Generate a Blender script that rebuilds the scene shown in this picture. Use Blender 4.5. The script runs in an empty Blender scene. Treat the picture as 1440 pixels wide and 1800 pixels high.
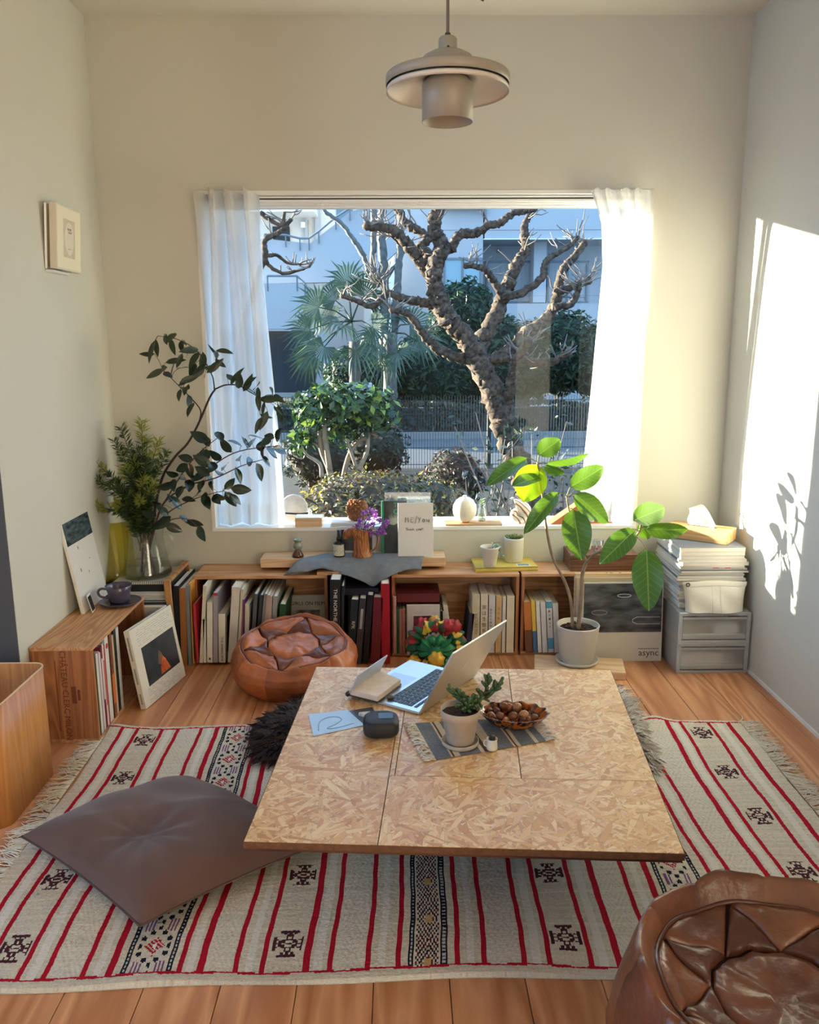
import bpy, math, random
import numpy as np
from mathutils import Vector, Matrix, Euler

scene = bpy.context.scene
col = scene.collection
pi = math.pi

# ------------------------------------------------------------------ camera
FPX = 1453.0                      # focal length in pixels of the 1440 x 1800 frame
CAM_H = 1.2
TILT, YAW, ROLL = 0.19907, -0.01054, -0.00491
_ct, _st, _cy, _sy, _cr, _sr = math.cos(TILT), math.sin(TILT), math.cos(YAW), math.sin(YAW), math.cos(ROLL), math.sin(ROLL)
CAMR = (Matrix(((_cr, -_sr, 0), (_sr, _cr, 0), (0, 0, 1))) @ Matrix(((1, 0, 0), (0, _ct, -_st), (0, _st, _ct)))
        @ Matrix(((1, 0, 0), (0, 0, -1), (0, 1, 0))) @ Matrix(((_cy, _sy, 0), (-_sy, _cy, 0), (0, 0, 1))))
cam_data = bpy.data.cameras.new('camera')
cam = bpy.data.objects.new('camera', cam_data)
col.objects.link(cam)
cam_data.sensor_fit = 'HORIZONTAL'
cam_data.sensor_width = 36.0
cam_data.lens = 36.0 * FPX / 1440.0
cam_data.clip_start = 0.02
cam_data.clip_end = 200
cam.matrix_world = Matrix.Translation((0, 0, CAM_H)) @ Matrix((CAMR[0], -CAMR[1], -CAMR[2])).transposed().to_4x4()
scene.camera = cam

# ------------------------------------------------------------------ sky, sun, windows behind the viewer, exposure
world = bpy.data.worlds.new('sky')
scene.world = world
world.use_nodes = True
bgn = world.node_tree.nodes['Background']
bgn.inputs['Color'].default_value = (0.37, 0.63, 1.0, 1)
bgn.inputs['Strength'].default_value = 2.9
sun_data = bpy.data.lights.new('sun', 'SUN')
sun_data.energy = 42.0
sun_data.color = (1.0, 0.90, 0.70)
sun_data.angle = math.radians(0.6)
sun = bpy.data.objects.new('sun', sun_data)
col.objects.link(sun)
SUN_DIR = Vector((2.3, -1.0, -0.265)).normalized()
sun.rotation_euler = SUN_DIR.to_track_quat('-Z', 'Y').to_euler()

def window_light(name, loc, rot, sx, sz, power, color):
    ld = bpy.data.lights.new(name, 'AREA')
    ld.shape = 'RECTANGLE'
    ld.size, ld.size_y = sx, sz
    ld.energy, ld.color = power, color
    lo = bpy.data.objects.new(name, ld)
    lo.location, lo.rotation_euler = loc, rot
    col.objects.link(lo)
# daylight entering by the tall window of the room behind and to the left of the viewer
window_light('daylight_side', (-3.46, 0.2, 1.22), (0, -pi / 2, 0), 1.95, 3.2, 7, (0.60, 0.79, 1.0))

scene.view_settings.view_transform = 'Standard'
scene.view_settings.look = 'None'
scene.view_settings.gamma = 1.0
scene.view_settings.use_curve_mapping = False
scene.view_settings.exposure = 0.17
scene.cycles.use_denoising = True
scene.cycles.max_bounces = 8
scene.cycles.diffuse_bounces = 4
scene.cycles.use_adaptive_sampling = True
scene.cycles.adaptive_threshold = 0.03
scene.cycles.transparent_max_bounces = 16
scene.cycles.sample_clamp_indirect = 6.0
scene.cycles.caustics_reflective = False
scene.cycles.caustics_refractive = False

# ------------------------------------------------------------------ pixel rays of the photograph, to find where things stand
def ray(u, v):
    return CAMR.transposed() @ Vector(((u - 720) / FPX, (v - 900) / FPX, 1))
def FZ(u, v, z=0.0):
    d = ray(u, v); return Vector((0, 0, CAM_H)) + d * ((z - CAM_H) / d.z)
def FY(u, v, y):
    d = ray(u, v); return Vector((0, 0, CAM_H)) + d * (y / d.y)
def FX(u, v, x):
    d = ray(u, v); return Vector((0, 0, CAM_H)) + d * (x / d.x)

# ------------------------------------------------------------------ things, parts, meshes
def props(o, label=None, cat=None, group=None, kind=None):
    for k, v in (('label', label), ('category', cat), ('group', group), ('kind', kind)):
        if v: o[k] = v
    return o

def thing(name, label, cat, loc=(0, 0, 0), rot=(0, 0, 0), group=None):
    o = bpy.data.objects.new(name, None)
    o.empty_display_size = 0.05
    col.objects.link(o)
    o.location = loc
    o.rotation_euler = rot if isinstance(rot, (tuple, list, Euler)) else (0, 0, rot)
    return props(o, label, cat, group)

class MB:
    """collects faces; build() links them as one mesh object"""
    def __init__(s): s.v, s.f, s.m, s.mi, s.sm, s.smooth = [], [], [], 0, [], False
    def add(s, V, F):
        b = len(s.v)
        s.v.extend([tuple(p) for p in V])
        for f in F:
            s.f.append(tuple(b + i for i in f)); s.m.append(s.mi); s.sm.append(s.smooth)
        return s
    def box(s, c, d, R=None, b=0.0):
        c = Vector(c); h = [x / 2 for x in d]
        b = min(b, min(h) * 0.9)
        V, F = [], []
        if b <= 0:
            for i in (-1, 1):
                for j in (-1, 1):
                    for k in (-1, 1): V.append(Vector((i * h[0], j * h[1], k * h[2])))
            F = [(0, 1, 3, 2), (4, 6, 7, 5), (0, 4, 5, 1), (2, 3, 7, 6), (0, 2, 6, 4), (1, 5, 7, 3)]
        else:
            idx = {}
            for i in (-1, 1):
                for j in (-1, 1):
                    for k in (-1, 1):
                        sg = (i, j, k)
                        for a in range(3):
                            idx[sg, a] = len(V)
                            V.append(Vector([sg[n] * (h[n] if n == a else h[n] - b) for n in range(3)]))
            def quad(q, n):
                a, bb, cc = (V[q[0]], V[q[1]], V[q[2]])
                if (bb - a).cross(cc - a).dot(n) < 0: q = q[::-1]
                F.append(tuple(q))
            for a in range(3):
                o1, o2 = [n for n in range(3) if n != a]
                for sg in (-1, 1):
                    q = []
                    for p1, p2 in ((-1, -1), (1, -1), (1, 1), (-1, 1)):
                        t = [0, 0, 0]; t[a] = sg; t[o1] = p1; t[o2] = p2
                        q.append(idx[tuple(t), a])
                    n = Vector((0, 0, 0)); n[a] = sg; quad(q, n)
                for p1 in (-1, 1):
                    for p2 in (-1, 1):
                        t1 = [0, 0, 0]; t1[a] = -1; t1[o1] = p1; t1[o2] = p2
                        t2 = list(t1); t2[a] = 1
                        n = Vector((0, 0, 0)); n[o1] = p1; n[o2] = p2
                        quad([idx[tuple(t1), o1], idx[tuple(t2), o1], idx[tuple(t2), o2], idx[tuple(t1), o2]], n)
            for i in (-1, 1):
                for j in (-1, 1):
                    for k in (-1, 1):
                        quad([idx[(i, j, k), 0], idx[(i, j, k), 1], idx[(i, j, k), 2]], Vector((i, j, k)))
        if R is not None: V = [R @ p for p in V]
        return s.add([p + c for p in V], F)
    def bx(s, x0, x1, y0, y1, z0, z1, b=0.0):
        return s.box(((x0 + x1) / 2, (y0 + y1) / 2, (z0 + z1) / 2), (abs(x1 - x0), abs(y1 - y0), abs(z1 - z0)), None, b)
    def grid(s, fn, nu, nv, closeu=False, closev=False):
        V = [fn(i / nu, j / nv) for j in range(nv + (0 if closev else 1)) for i in range(nu + (0 if closeu else 1))]
        w = nu + (0 if closeu else 1); hh = nv + (0 if closev else 1)
        F = []
        for j in range(nv):
            for i in range(nu):
                i1, j1 = (i + 1) % w if closeu else i + 1, (j + 1) % hh if closev else j + 1
                F.append((j * w + i, j * w + i1, j1 * w + i1, j1 * w + i))
        return s.add(V, F)
    def lathe(s, prof, c=(0, 0, 0), n=32, R=None, sx=1, sy=1):
        c = Vector(c)
        def P(r, z, a):
            p = Vector((r * math.cos(a) * sx, r * math.sin(a) * sy, z))
            return c + (R @ p if R is not None else p)
        V, F = [], []
        rings = []
        for r, z in prof:
            if r < 1e-6:
                rings.append([len(V)]); V.append(P(0, z, 0))
            else:
                rings.append(list(range(len(V), len(V) + n)))
                V.extend(P(r, z, 2 * pi * k / n) for k in range(n))
        for a, b in zip(rings, rings[1:]):
            for k in range(n):
                k1 = (k + 1) % n
                if len(a) == 1 and len(b) == 1: break
                if len(a) == 1: F.append((a[0], b[k1], b[k]))
                elif len(b) == 1: F.append((a[k], a[k1], b[0]))
                else: F.append((a[k], a[k1], b[k1], b[k]))
        return s.add(V, F)
    def tube(s, pts, r, n=8, cap=True):
        pts = [Vector(p) for p in pts]
        if not isinstance(r, (list, tuple)): r = [r] * len(pts)
        V, F = [], []
        up = None
        for i, p in enumerate(pts):
            t = (pts[min(i + 1, len(pts) - 1)] - pts[max(i - 1, 0)])
            if t.length < 1e-9: t = Vector((0, 0, 1))
            t.normalize()
            if up is None:
                up = Vector((0, 0, 1)) if abs(t.z) < 0.9 else Vector((1, 0, 0))
            up = (up - t * up.dot(t))
            if up.length < 1e-6: up = t.orthogonal()
            up.normalize()
            sd = t.cross(up)
            for k in range(n):
                a = 2 * pi * k / n
                V.append(p + (up * math.cos(a) + sd * math.sin(a)) * r[i])
        for i in range(len(pts) - 1):
            for k in range(n):
                k1 = (k + 1) % n
                F.append((i * n + k, (i + 1) * n + k, (i + 1) * n + k1, i * n + k1))
        if cap:
            F.append(tuple(range(n))); F.append(tuple(reversed(range((len(pts) - 1) * n, len(pts) * n))))
        return s.add(V, F)
    def prism(s, poly, z0, z1, T=None):
        """flat polygon given in x,y extruded from z0 to z1, then moved by matrix T"""
        n = len(poly)
        V = [Vector((x, y, z0)) for x, y in poly] + [Vector((x, y, z1)) for x, y in poly]
        F = [tuple(reversed(range(n))), tuple(range(n, 2 * n))] + [(k, (k + 1) % n, n + (k + 1) % n, n + k) for k in range(n)]
        if T is not None: V = [T @ p for p in V]
        return s.add(V, F)
    def ball(s, c, r, n=12, m=8, jit=0, rng=None):
        c = Vector(c); r = r if isinstance(r, (tuple, list)) else (r, r, r)
        prof = [(math.sin(pi * k / m), -math.cos(pi * k / m)) for k in range(m + 1)]
        prof[0] = (0, -1); prof[-1] = (0, 1)
        b = len(s.v)
        s.lathe(prof, (0, 0, 0), n)
        for i in range(b, len(s.v)):
            x, y, z = s.v[i]
            k = 1 + (rng.uniform(-jit, jit) if jit and rng else 0)
            s.v[i] = (c.x + x * r[0] * k, c.y + y * r[1] * k, c.z + z * r[2] * k)
        return s
    def build(s, name, mat, parent=None, loc=None, rot=None, kind=None, label=None):
        me = bpy.data.meshes.new(name)
        me.from_pydata(s.v, [], s.f)
        for mm in (mat if isinstance(mat, (list, tuple)) else [mat]): me.materials.append(mm)
        if any(s.m): me.polygons.foreach_set('material_index', s.m)
        if any(s.sm): me.polygons.foreach_set('use_smooth', s.sm)
        me.update()
        o = bpy.data.objects.new(name, me)
        col.objects.link(o)
        if parent is not None: o.parent = parent
        if loc is not None: o.location = loc
        if rot is not None: o.rotation_euler = rot
        if kind: o['kind'] = kind
        if label: o['label'] = label
        return o

def link_copy(o, parent=None, **kw):
    c = o.copy(); col.objects.link(c)
    c.parent = parent
    for k, v in kw.items(): setattr(c, k, v)
    return c

def copy_thing(o, loc, rot=None, label=None):
    c = link_copy(o, None); c.location = loc
    if rot is not None: c.rotation_euler = rot
    if label: c['label'] = label
    for ch in [x for x in bpy.data.objects if x.parent == o]:
        d = link_copy(ch, c)
        for g in [x for x in bpy.data.objects if x.parent == ch]: link_copy(g, d)
    return c

def smooth_path(pts, k=6):
    """Catmull-Rom through the points"""
    P = [Vector(p) for p in pts]
    if len(P) < 3: return P
    P = [P[0] * 2 - P[1]] + P + [P[-1] * 2 - P[-2]]
    out = []
    for i in range(1, len(P) - 2):
        for j in range(k):
            t = j / k
            a, b, c, d = P[i - 1], P[i], P[i + 1], P[i + 2]
            out.append(0.5 * ((2 * b) + (c - a) * t + (2 * a - 5 * b + 4 * c - d) * t * t + (3 * b - a - 3 * c + d) * t ** 3))
    out.append(P[-2])
    return out

def lerp(a, b, t): return a + (b - a) * t
def frame(o, x, y):
    """matrix with origin o and local x, y directions"""
    x = Vector(x).normalized(); y = Vector(y); y = (y - x * y.dot(x)).normalized(); z = x.cross(y)
    M = Matrix((x, y, z)).transposed().to_4x4(); M.translation = Vector(o); return M

def text(body, size, mat, parent, T, name='lettering', align='CENTER', depth=0.0002, font_x=1.0, shear=0.0):
    cu = bpy.data.curves.new('txt', 'FONT')
    cu.body = body; cu.size = size; cu.align_x = align; cu.align_y = 'CENTER'
    cu.extrude = depth; cu.shear = shear; cu.resolution_u = 2
    ob = bpy.data.objects.new('txt', cu)
    col.objects.link(ob)
    bpy.context.view_layer.update()
    me = bpy.data.meshes.new_from_object(ob.evaluated_get(bpy.context.evaluated_depsgraph_get()))
    bpy.data.objects.remove(ob); bpy.data.curves.remove(cu)
    me.name = name
    me.transform(T @ Matrix.Diagonal((font_x, 1, 1, 1)))
    me.materials.clear(); me.materials.append(mat)
    o = bpy.data.objects.new(name, me)
    col.objects.link(o)
    if parent is not None: o.parent = parent
    return o
# ------------------------------------------------------------------ materials
def nodes_of(m):
    m.use_nodes = True
    nt = m.node_tree
    return nt, nt.nodes, nt.links, nt.nodes['Principled BSDF']

def srgb(r, g, b):
    f = lambda c: c / 12.92 if c <= 0.04045 else ((c + 0.055) / 1.055) ** 2.4
    return (f(r / 255), f(g / 255), f(b / 255))

_cache = {}
def mat(name, c, rough=0.55, metal=0.0, var=0.0, scale=20.0, bump=0.0, bscale=None, spec=0.5, trans=0.0, sss=0.0, sheen=0.0, coat=0.0, ior=1.5, stretch=(1, 1, 1), back=0.0):
    """plain surface with a little noise in its colour and relief"""
    if name in _cache: return _cache[name]
    m = bpy.data.materials.new(name); _cache[name] = m
    nt, N, L, B = nodes_of(m)
    B.inputs['Base Color'].default_value = (*c, 1)
    B.inputs['Roughness'].default_value = rough
    B.inputs['Metallic'].default_value = metal
    B.inputs['Specular IOR Level'].default_value = spec
    B.inputs['IOR'].default_value = ior
    B.inputs['Transmission Weight'].default_value = trans
    B.inputs['Subsurface Weight'].default_value = sss
    B.inputs['Subsurface Radius'].default_value = (0.01, 0.008, 0.006)
    B.inputs['Sheen Weight'].default_value = sheen
    B.inputs['Coat Weight'].default_value = coat
    if var or bump:
        tc = N.new('ShaderNodeTexCoord'); mp = N.new('ShaderNodeMapping')
        L.new(tc.outputs['Object'], mp.inputs[0]); mp.inputs['Scale'].default_value = stretch
        oi = N.new('ShaderNodeObjectInfo'); L.new(oi.outputs['Random'], mp.inputs['Location'])
        nz = N.new('ShaderNodeTexNoise'); nz.inputs['Scale'].default_value = scale; nz.inputs['Detail'].default_value = 5
        L.new(mp.outputs[0], nz.inputs['Vector'])
        if var:
            mx = N.new('ShaderNodeMix'); mx.data_type = 'RGBA'
            mx.inputs[6].default_value = (*[x * (1 - var) for x in c], 1)
            mx.inputs[7].default_value = (*[min(1, x * (1 + var)) for x in c], 1)
            rr = N.new('ShaderNodeMapRange'); rr.inputs[1].default_value = 0.3; rr.inputs[2].default_value = 0.7
            L.new(nz.outputs[0], rr.inputs[0]); L.new(rr.outputs[0], mx.inputs[0]); L.new(mx.outputs[2], B.inputs['Base Color'])
        if bump:
            b2 = nz
            if bscale:
                b2 = N.new('ShaderNodeTexNoise'); b2.inputs['Scale'].default_value = bscale; b2.inputs['Detail'].default_value = 4
                L.new(mp.outputs[0], b2.inputs['Vector'])
            bp = N.new('ShaderNodeBump'); bp.inputs['Strength'].default_value = bump; bp.inputs['Distance'].default_value = 0.004
            L.new(b2.outputs[0], bp.inputs['Height']); L.new(bp.outputs[0], B.inputs['Normal'])
    if back:
        out = N['Material Output']
        tr = N.new('ShaderNodeBsdfTranslucent'); ms = N.new('ShaderNodeMixShader')
        tr.inputs[0].default_value = (*c, 1); ms.inputs[0].default_value = back
        L.new(B.outputs[0], ms.inputs[1]); L.new(tr.outputs[0], ms.inputs[2]); L.new(ms.outputs[0], out.inputs[0])
    return m

def wood(name, c1, c2, rough=0.45, axis=1, fine=60.0, ring=7.0, knots=0.0, warp=0.6, c3=None, vary=0.0):
    """long grain along one axis, in metres"""
    if name in _cache: return _cache[name]
    m = bpy.data.materials.new(name); _cache[name] = m
    nt, N, L, B = nodes_of(m)
    B.inputs['Roughness'].default_value = rough
    tc = N.new('ShaderNodeTexCoord'); oi = N.new('ShaderNodeObjectInfo')
    sc = N.new('ShaderNodeVectorMath'); sc.operation = 'SCALE'
    cb = N.new('ShaderNodeCombineXYZ'); cb.inputs[0].default_value = 7.3; cb.inputs[1].default_value = 13.1; cb.inputs[2].default_value = 5.7
    L.new(cb.outputs[0], sc.inputs[0]); L.new(oi.outputs['Random'], sc.inputs['Scale'])
    ad = N.new('ShaderNodeVectorMath'); ad.operation = 'ADD'
    L.new(tc.outputs['Object'], ad.inputs[0]); L.new(sc.outputs[0], ad.inputs[1])
    mp = N.new('ShaderNodeMapping'); L.new(ad.outputs[0], mp.inputs[0])
    s = [1.0, 1.0, 1.0]; s[axis] = 0.09
    mp.inputs['Scale'].default_value = s
    # rings: warped distance field
    n1 = N.new('ShaderNodeTexNoise'); n1.inputs['Scale'].default_value = ring; n1.inputs['Detail'].default_value = 2; n1.inputs['Distortion'].default_value = warp
    L.new(mp.outputs[0], n1.inputs['Vector'])
    ml = N.new('ShaderNodeMath'); ml.operation = 'MULTIPLY'; ml.inputs[1].default_value = 11.0
    L.new(n1.outputs[0], ml.inputs[0])
    fr = N.new('ShaderNodeMath'); fr.operation = 'PINGPONG'; fr.inputs[1].default_value = 0.5
    L.new(ml.outputs[0], fr.inputs[0])
    n2 = N.new('ShaderNodeTexNoise'); n2.inputs['Scale'].default_value = fine; n2.inputs['Detail'].default_value = 6
    L.new(mp.outputs[0], n2.inputs['Vector'])
    mr = N.new('ShaderNodeMapRange'); mr.inputs[2].default_value = 0.5; mr.inputs[3].default_value = 0.0; mr.inputs[4].default_value = 0.7
    L.new(fr.outputs[0], mr.inputs[0])
    a2 = N.new('ShaderNodeMath'); a2.operation = 'MULTIPLY_ADD'; a2.inputs[1].default_value = 0.7; L.new(n2.outputs[0], a2.inputs[0]); L.new(mr.outputs[0], a2.inputs[2])
    rp = N.new('ShaderNodeValToRGB')
    rp.color_ramp.elements[0].position = 0.25; rp.color_ramp.elements[0].color = (*c1, 1)
    rp.color_ramp.elements[1].position = 1.05 if c3 is None else 0.95; rp.color_ramp.elements[1].color = (*c2, 1)
    L.new(a2.outputs[0], rp.inputs[0])
    colout = rp.outputs[0]
    if knots:
        vo = N.new('ShaderNodeTexVoronoi'); vo.inputs['Scale'].default_value = 2.2
        mp2 = N.new('ShaderNodeMapping'); L.new(ad.outputs[0], mp2.inputs[0])
        s2 = [1.6, 1.6, 1.6]; s2[axis] = 0.8; s2[2] = 0.0 if axis != 2 else s2[2]; mp2.inputs['Scale'].default_value = s2
        L.new(mp2.outputs[0], vo.inputs['Vector'])
        kr = N.new('ShaderNodeMapRange'); kr.inputs[1].default_value = 0.025; kr.inputs[2].default_value = 0.075; kr.inputs[3].default_value = knots; kr.inputs[4].default_value = 0.0
        L.new(vo.outputs['Distance'], kr.inputs[0])
        mk = N.new('ShaderNodeMix'); mk.data_type = 'RGBA'; L.new(kr.outputs[0], mk.inputs[0]); L.new(colout, mk.inputs[6]); mk.inputs[7].default_value = (*[x * 0.22 for x in c2], 1)
        colout = mk.outputs[2]
    if vary:
        hv = N.new('ShaderNodeHueSaturation'); vr = N.new('ShaderNodeMapRange'); vr.inputs[3].default_value = 1 - vary; vr.inputs[4].default_value = 1 + vary
        L.new(oi.outputs['Random'], vr.inputs[0]); L.new(vr.outputs[0], hv.inputs['Value']); L.new(colout, hv.inputs['Color']); colout = hv.outputs[0]
    L.new(colout, B.inputs['Base Color'])
    bp = N.new('ShaderNodeBump'); bp.inputs['Strength'].default_value = 0.12; bp.inputs['Distance'].default_value = 0.002
    L.new(a2.outputs[0], bp.inputs['Height']); L.new(bp.outputs[0], B.inputs['Normal'])
    return m

def clear_mat(name, tint=(1, 1, 1), rough=0.0, gloss=1.0, ior=1.45, haze=0.0, haze_col=(0.8, 0.85, 0.85)):
    """thin clear sheet: lets light straight through, mirrors by angle"""
    if name in _cache: return _cache[name]
    m = bpy.data.materials.new(name); _cache[name] = m
    nt, N, L, B = nodes_of(m)
    N.remove(B); out = N['Material Output']
    tr = N.new('ShaderNodeBsdfTransparent'); tr.inputs[0].default_value = (*tint, 1)
    gl = N.new('ShaderNodeBsdfGlossy'); gl.inputs['Roughness'].default_value = rough
    lw = N.new('ShaderNodeLayerWeight'); lw.inputs[0].default_value = 0.5
    pw5 = N.new('ShaderNodeMath'); pw5.operation = 'POWER'; pw5.inputs[1].default_value = 5.0; L.new(lw.outputs['Facing'], pw5.inputs[0])
    k = N.new('ShaderNodeMath'); k.operation = 'MULTIPLY_ADD'; k.inputs[1].default_value = 0.9 * gloss; k.inputs[2].default_value = 0.045 * gloss; L.new(pw5.outputs[0], k.inputs[0])
    ms = N.new('ShaderNodeMixShader'); L.new(k.outputs[0], ms.inputs[0]); L.new(tr.outputs[0], ms.inputs[1]); L.new(gl.outputs[0], ms.inputs[2])
    last = ms
    if haze:
        df = N.new('ShaderNodeBsdfDiffuse'); df.inputs[0].default_value = (*haze_col, 1)
        tl = N.new('ShaderNodeBsdfTranslucent'); tl.inputs[0].default_value = (*haze_col, 1)
        m0 = N.new('ShaderNodeMixShader'); m0.inputs[0].default_value = 0.5; L.new(df.outputs[0], m0.inputs[1]); L.new(tl.outputs[0], m0.inputs[2])
        m2 = N.new('ShaderNodeMixShader'); m2.inputs[0].default_value = haze; L.new(ms.outputs[0], m2.inputs[1]); L.new(m0.outputs[0], m2.inputs[2]); last = m2
    L.new(last.outputs[0], out.inputs[0])
    return m

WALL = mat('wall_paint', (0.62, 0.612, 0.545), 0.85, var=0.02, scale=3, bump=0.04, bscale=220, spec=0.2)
WALLD = mat('shade_wall_paint', (0.085, 0.09, 0.10), 0.85, spec=0.2)  # shade of the rear room put into the wall colour, which also cuts bounce
CEIL = mat('ceiling_paint', (0.66, 0.645, 0.58), 0.9, spec=0.2)
WHITE = mat('white_paint', (0.86, 0.86, 0.84), 0.45)
BLACK = mat('black_plastic', (0.015, 0.015, 0.017), 0.45)
INK = mat('black_ink', (0.02, 0.02, 0.022), 0.7)
PAPER = mat('white_paper', (0.82, 0.80, 0.76), 0.8)
PAGES = mat('page_edges', (0.78, 0.72, 0.60), 0.9, var=0.08, scale=300, stretch=(1, 1, 1))
FLOORW = wood('floor_cedar', srgb(222, 164, 120), srgb(182, 120, 80), 0.36, axis=1, fine=70, ring=4.5, knots=0.85, vary=0.10)
CRATEW = wood('crate_pine', srgb(216, 170, 126), srgb(184, 130, 88), 0.6, axis=0, fine=90, ring=12, vary=0.06)
CRATEWY = wood('crate_pine_long', srgb(216, 174, 132), srgb(170, 118, 78), 0.6, axis=1, fine=40, ring=6)
CRATEWZ = wood('crate_pine_dark', srgb(182, 122, 80), srgb(146, 90, 56), 0.6, axis=2, fine=90, ring=14)
PALEW = wood('pale_timber', srgb(232, 202, 166), srgb(212, 174, 134), 0.55, axis=0, fine=90, ring=9)
WALNUT = wood('walnut_box', srgb(134, 88, 62), srgb(92, 56, 38), 0.5, axis=0, fine=50, ring=10)
BINW = wood('teak_veneer', srgb(206, 146, 86), srgb(184, 122, 66), 0.4, axis=2, fine=110, ring=14)
OLIVEW = wood('carved_root_wood', srgb(196, 124, 62), srgb(112, 58, 24), 0.4, axis=2, fine=50, ring=22)
# ------------------------------------------------------------------ the room
XL, XR, YB, ZC = -1.128, 1.292, 3.275, 2.366
YL = 2.32                         # where the left wall turns away into the wider room
WX0, WX1, WZ0, WZ1 = -0.762, 0.955, 0.477, 1.768
YG = 3.43                         # glass plane
FARX, REARY = -3.5, -2.45

def struct(mb, name, m, parent=None):
    o = mb.build(name, m, parent)
    if parent is None: o['kind'] = 'structure'
    return o

b = MB()
b.bx(-1.4, WX0, YB, YB + 0.18, -0.4, ZC + 0.3); b.bx(WX1, 1.6, YB, YB + 0.18, -0.4, ZC + 0.3)
b.bx(WX0, WX1, YB, YB + 0.18, WZ1, ZC + 0.3); b.bx(WX0, WX1, YB, YB + 0.18, -0.4, WZ0)
struct(b, 'wall_back', WALL)
struct(MB().bx(XR, XR + 0.15, REARY - 0.2, YB + 0.18, -0.2, ZC + 0.1), 'wall_right', WALL)
struct(MB().bx(XL - 0.2, XL, YL, YB, -0.2, ZC + 0.1), 'wall_left', WALL)
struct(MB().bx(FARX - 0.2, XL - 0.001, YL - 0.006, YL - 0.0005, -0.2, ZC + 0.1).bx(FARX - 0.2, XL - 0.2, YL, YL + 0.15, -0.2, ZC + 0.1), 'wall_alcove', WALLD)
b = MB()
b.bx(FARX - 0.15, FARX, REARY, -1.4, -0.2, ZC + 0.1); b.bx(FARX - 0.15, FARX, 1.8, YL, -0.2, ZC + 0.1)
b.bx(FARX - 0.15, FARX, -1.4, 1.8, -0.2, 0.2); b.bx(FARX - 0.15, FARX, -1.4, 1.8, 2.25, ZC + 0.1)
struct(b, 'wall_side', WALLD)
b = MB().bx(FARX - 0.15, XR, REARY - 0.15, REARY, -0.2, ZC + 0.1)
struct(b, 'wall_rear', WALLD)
struct(MB().bx(FARX - 0.2, XR + 0.15, REARY - 0.2, YB, ZC, ZC + 0.12), 'ceiling', CEIL)

# floor: boards laid along the room, each its own piece
fl = struct(MB().bx(FARX - 0.2, XR + 0.15, REARY - 0.2, YB + 0.1, -0.2, -0.022), 'floor', mat('subfloor', (0.05, 0.03, 0.02), 0.9))
pw = 0.1463
xs = FZ(655, 1770).x
k0 = int(math.floor((FARX - xs) / pw)); k1 = int(math.ceil((XR - xs) / pw))
plank_mesh = {}
for k in range(k0, k1):
    a, c = max(FARX, xs + k * pw), min(XR, xs + (k + 1) * pw)
    y1 = YB if c > XL else YL
    if c - a < 0.02: continue
    key = (round(c - a, 3), y1)
    if key not in plank_mesh:
        w = c - a - 0.0016
        o = MB().bx(-w / 2, w / 2, REARY, y1 - 0.002, -0.02, 0, 0.0012).build('plank', FLOORW, fl, loc=((a + c) / 2, 0, 0))
        plank_mesh[key] = o
    else:
        link_copy(plank_mesh[key], fl, location=((a + c) / 2, 0, 0))

# thin white strip where wall meets floor on the right, reveal and sill of the window
struct(MB().bx(XR - 0.006, XR, REARY, YB, 0, 0.012), 'baseboard_right', WHITE)
b = MB()
b.bx(WX0 - 0.001, WX1 + 0.001, YB - 0.004, YB + 0.178, WZ0 - 0.012, WZ0 + 0.001)
struct(b, 'trim_1', mat('sill_white', (0.88, 0.88, 0.86), 0.35))
b = MB()
b.bx(WX0 - 0.001, WX0 + 0.012, YB - 0.002, YB + 0.178, WZ0, WZ1); b.bx(WX1 - 0.012, WX1 + 0.001, YB - 0.002, YB + 0.178, WZ0, WZ1)
b.bx(WX0, WX1, YB - 0.002, YB + 0.178, WZ1 - 0.012, WZ1 + 0.001)
struct(b, 'trim_2', WHITE)

win = MB().bx(WX0 + 0.012, WX1 - 0.012, YG - 0.003, YG + 0.003, WZ0, WZ1 - 0.03)
wo = win.build('window_1', clear_mat('window_glass', (0.96, 0.985, 0.99), 0.0, 0.16)); wo['kind'] = 'structure'
b = MB()
b.bx(WX0 + 0.012, WX1 - 0.012, YG - 0.025, YG + 0.02, WZ1 - 0.04, WZ1 - 0.012, 0.003)
b.bx(WX0 + 0.012, WX0 + 0.03, YG - 0.02, YG + 0.02, WZ0, WZ1 - 0.03, 0.003); b.bx(WX1 - 0.03, WX1 - 0.012, YG - 0.02, YG + 0.02, WZ0, WZ1 - 0.03, 0.003)
b.bx(WX0 + 0.012, WX1 - 0.012, YG - 0.018, YG + 0.02, WZ0, WZ0 + 0.006)
b.build('window_frame', mat('window_frame_white', (0.85, 0.86, 0.87), 0.4), wo)
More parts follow.
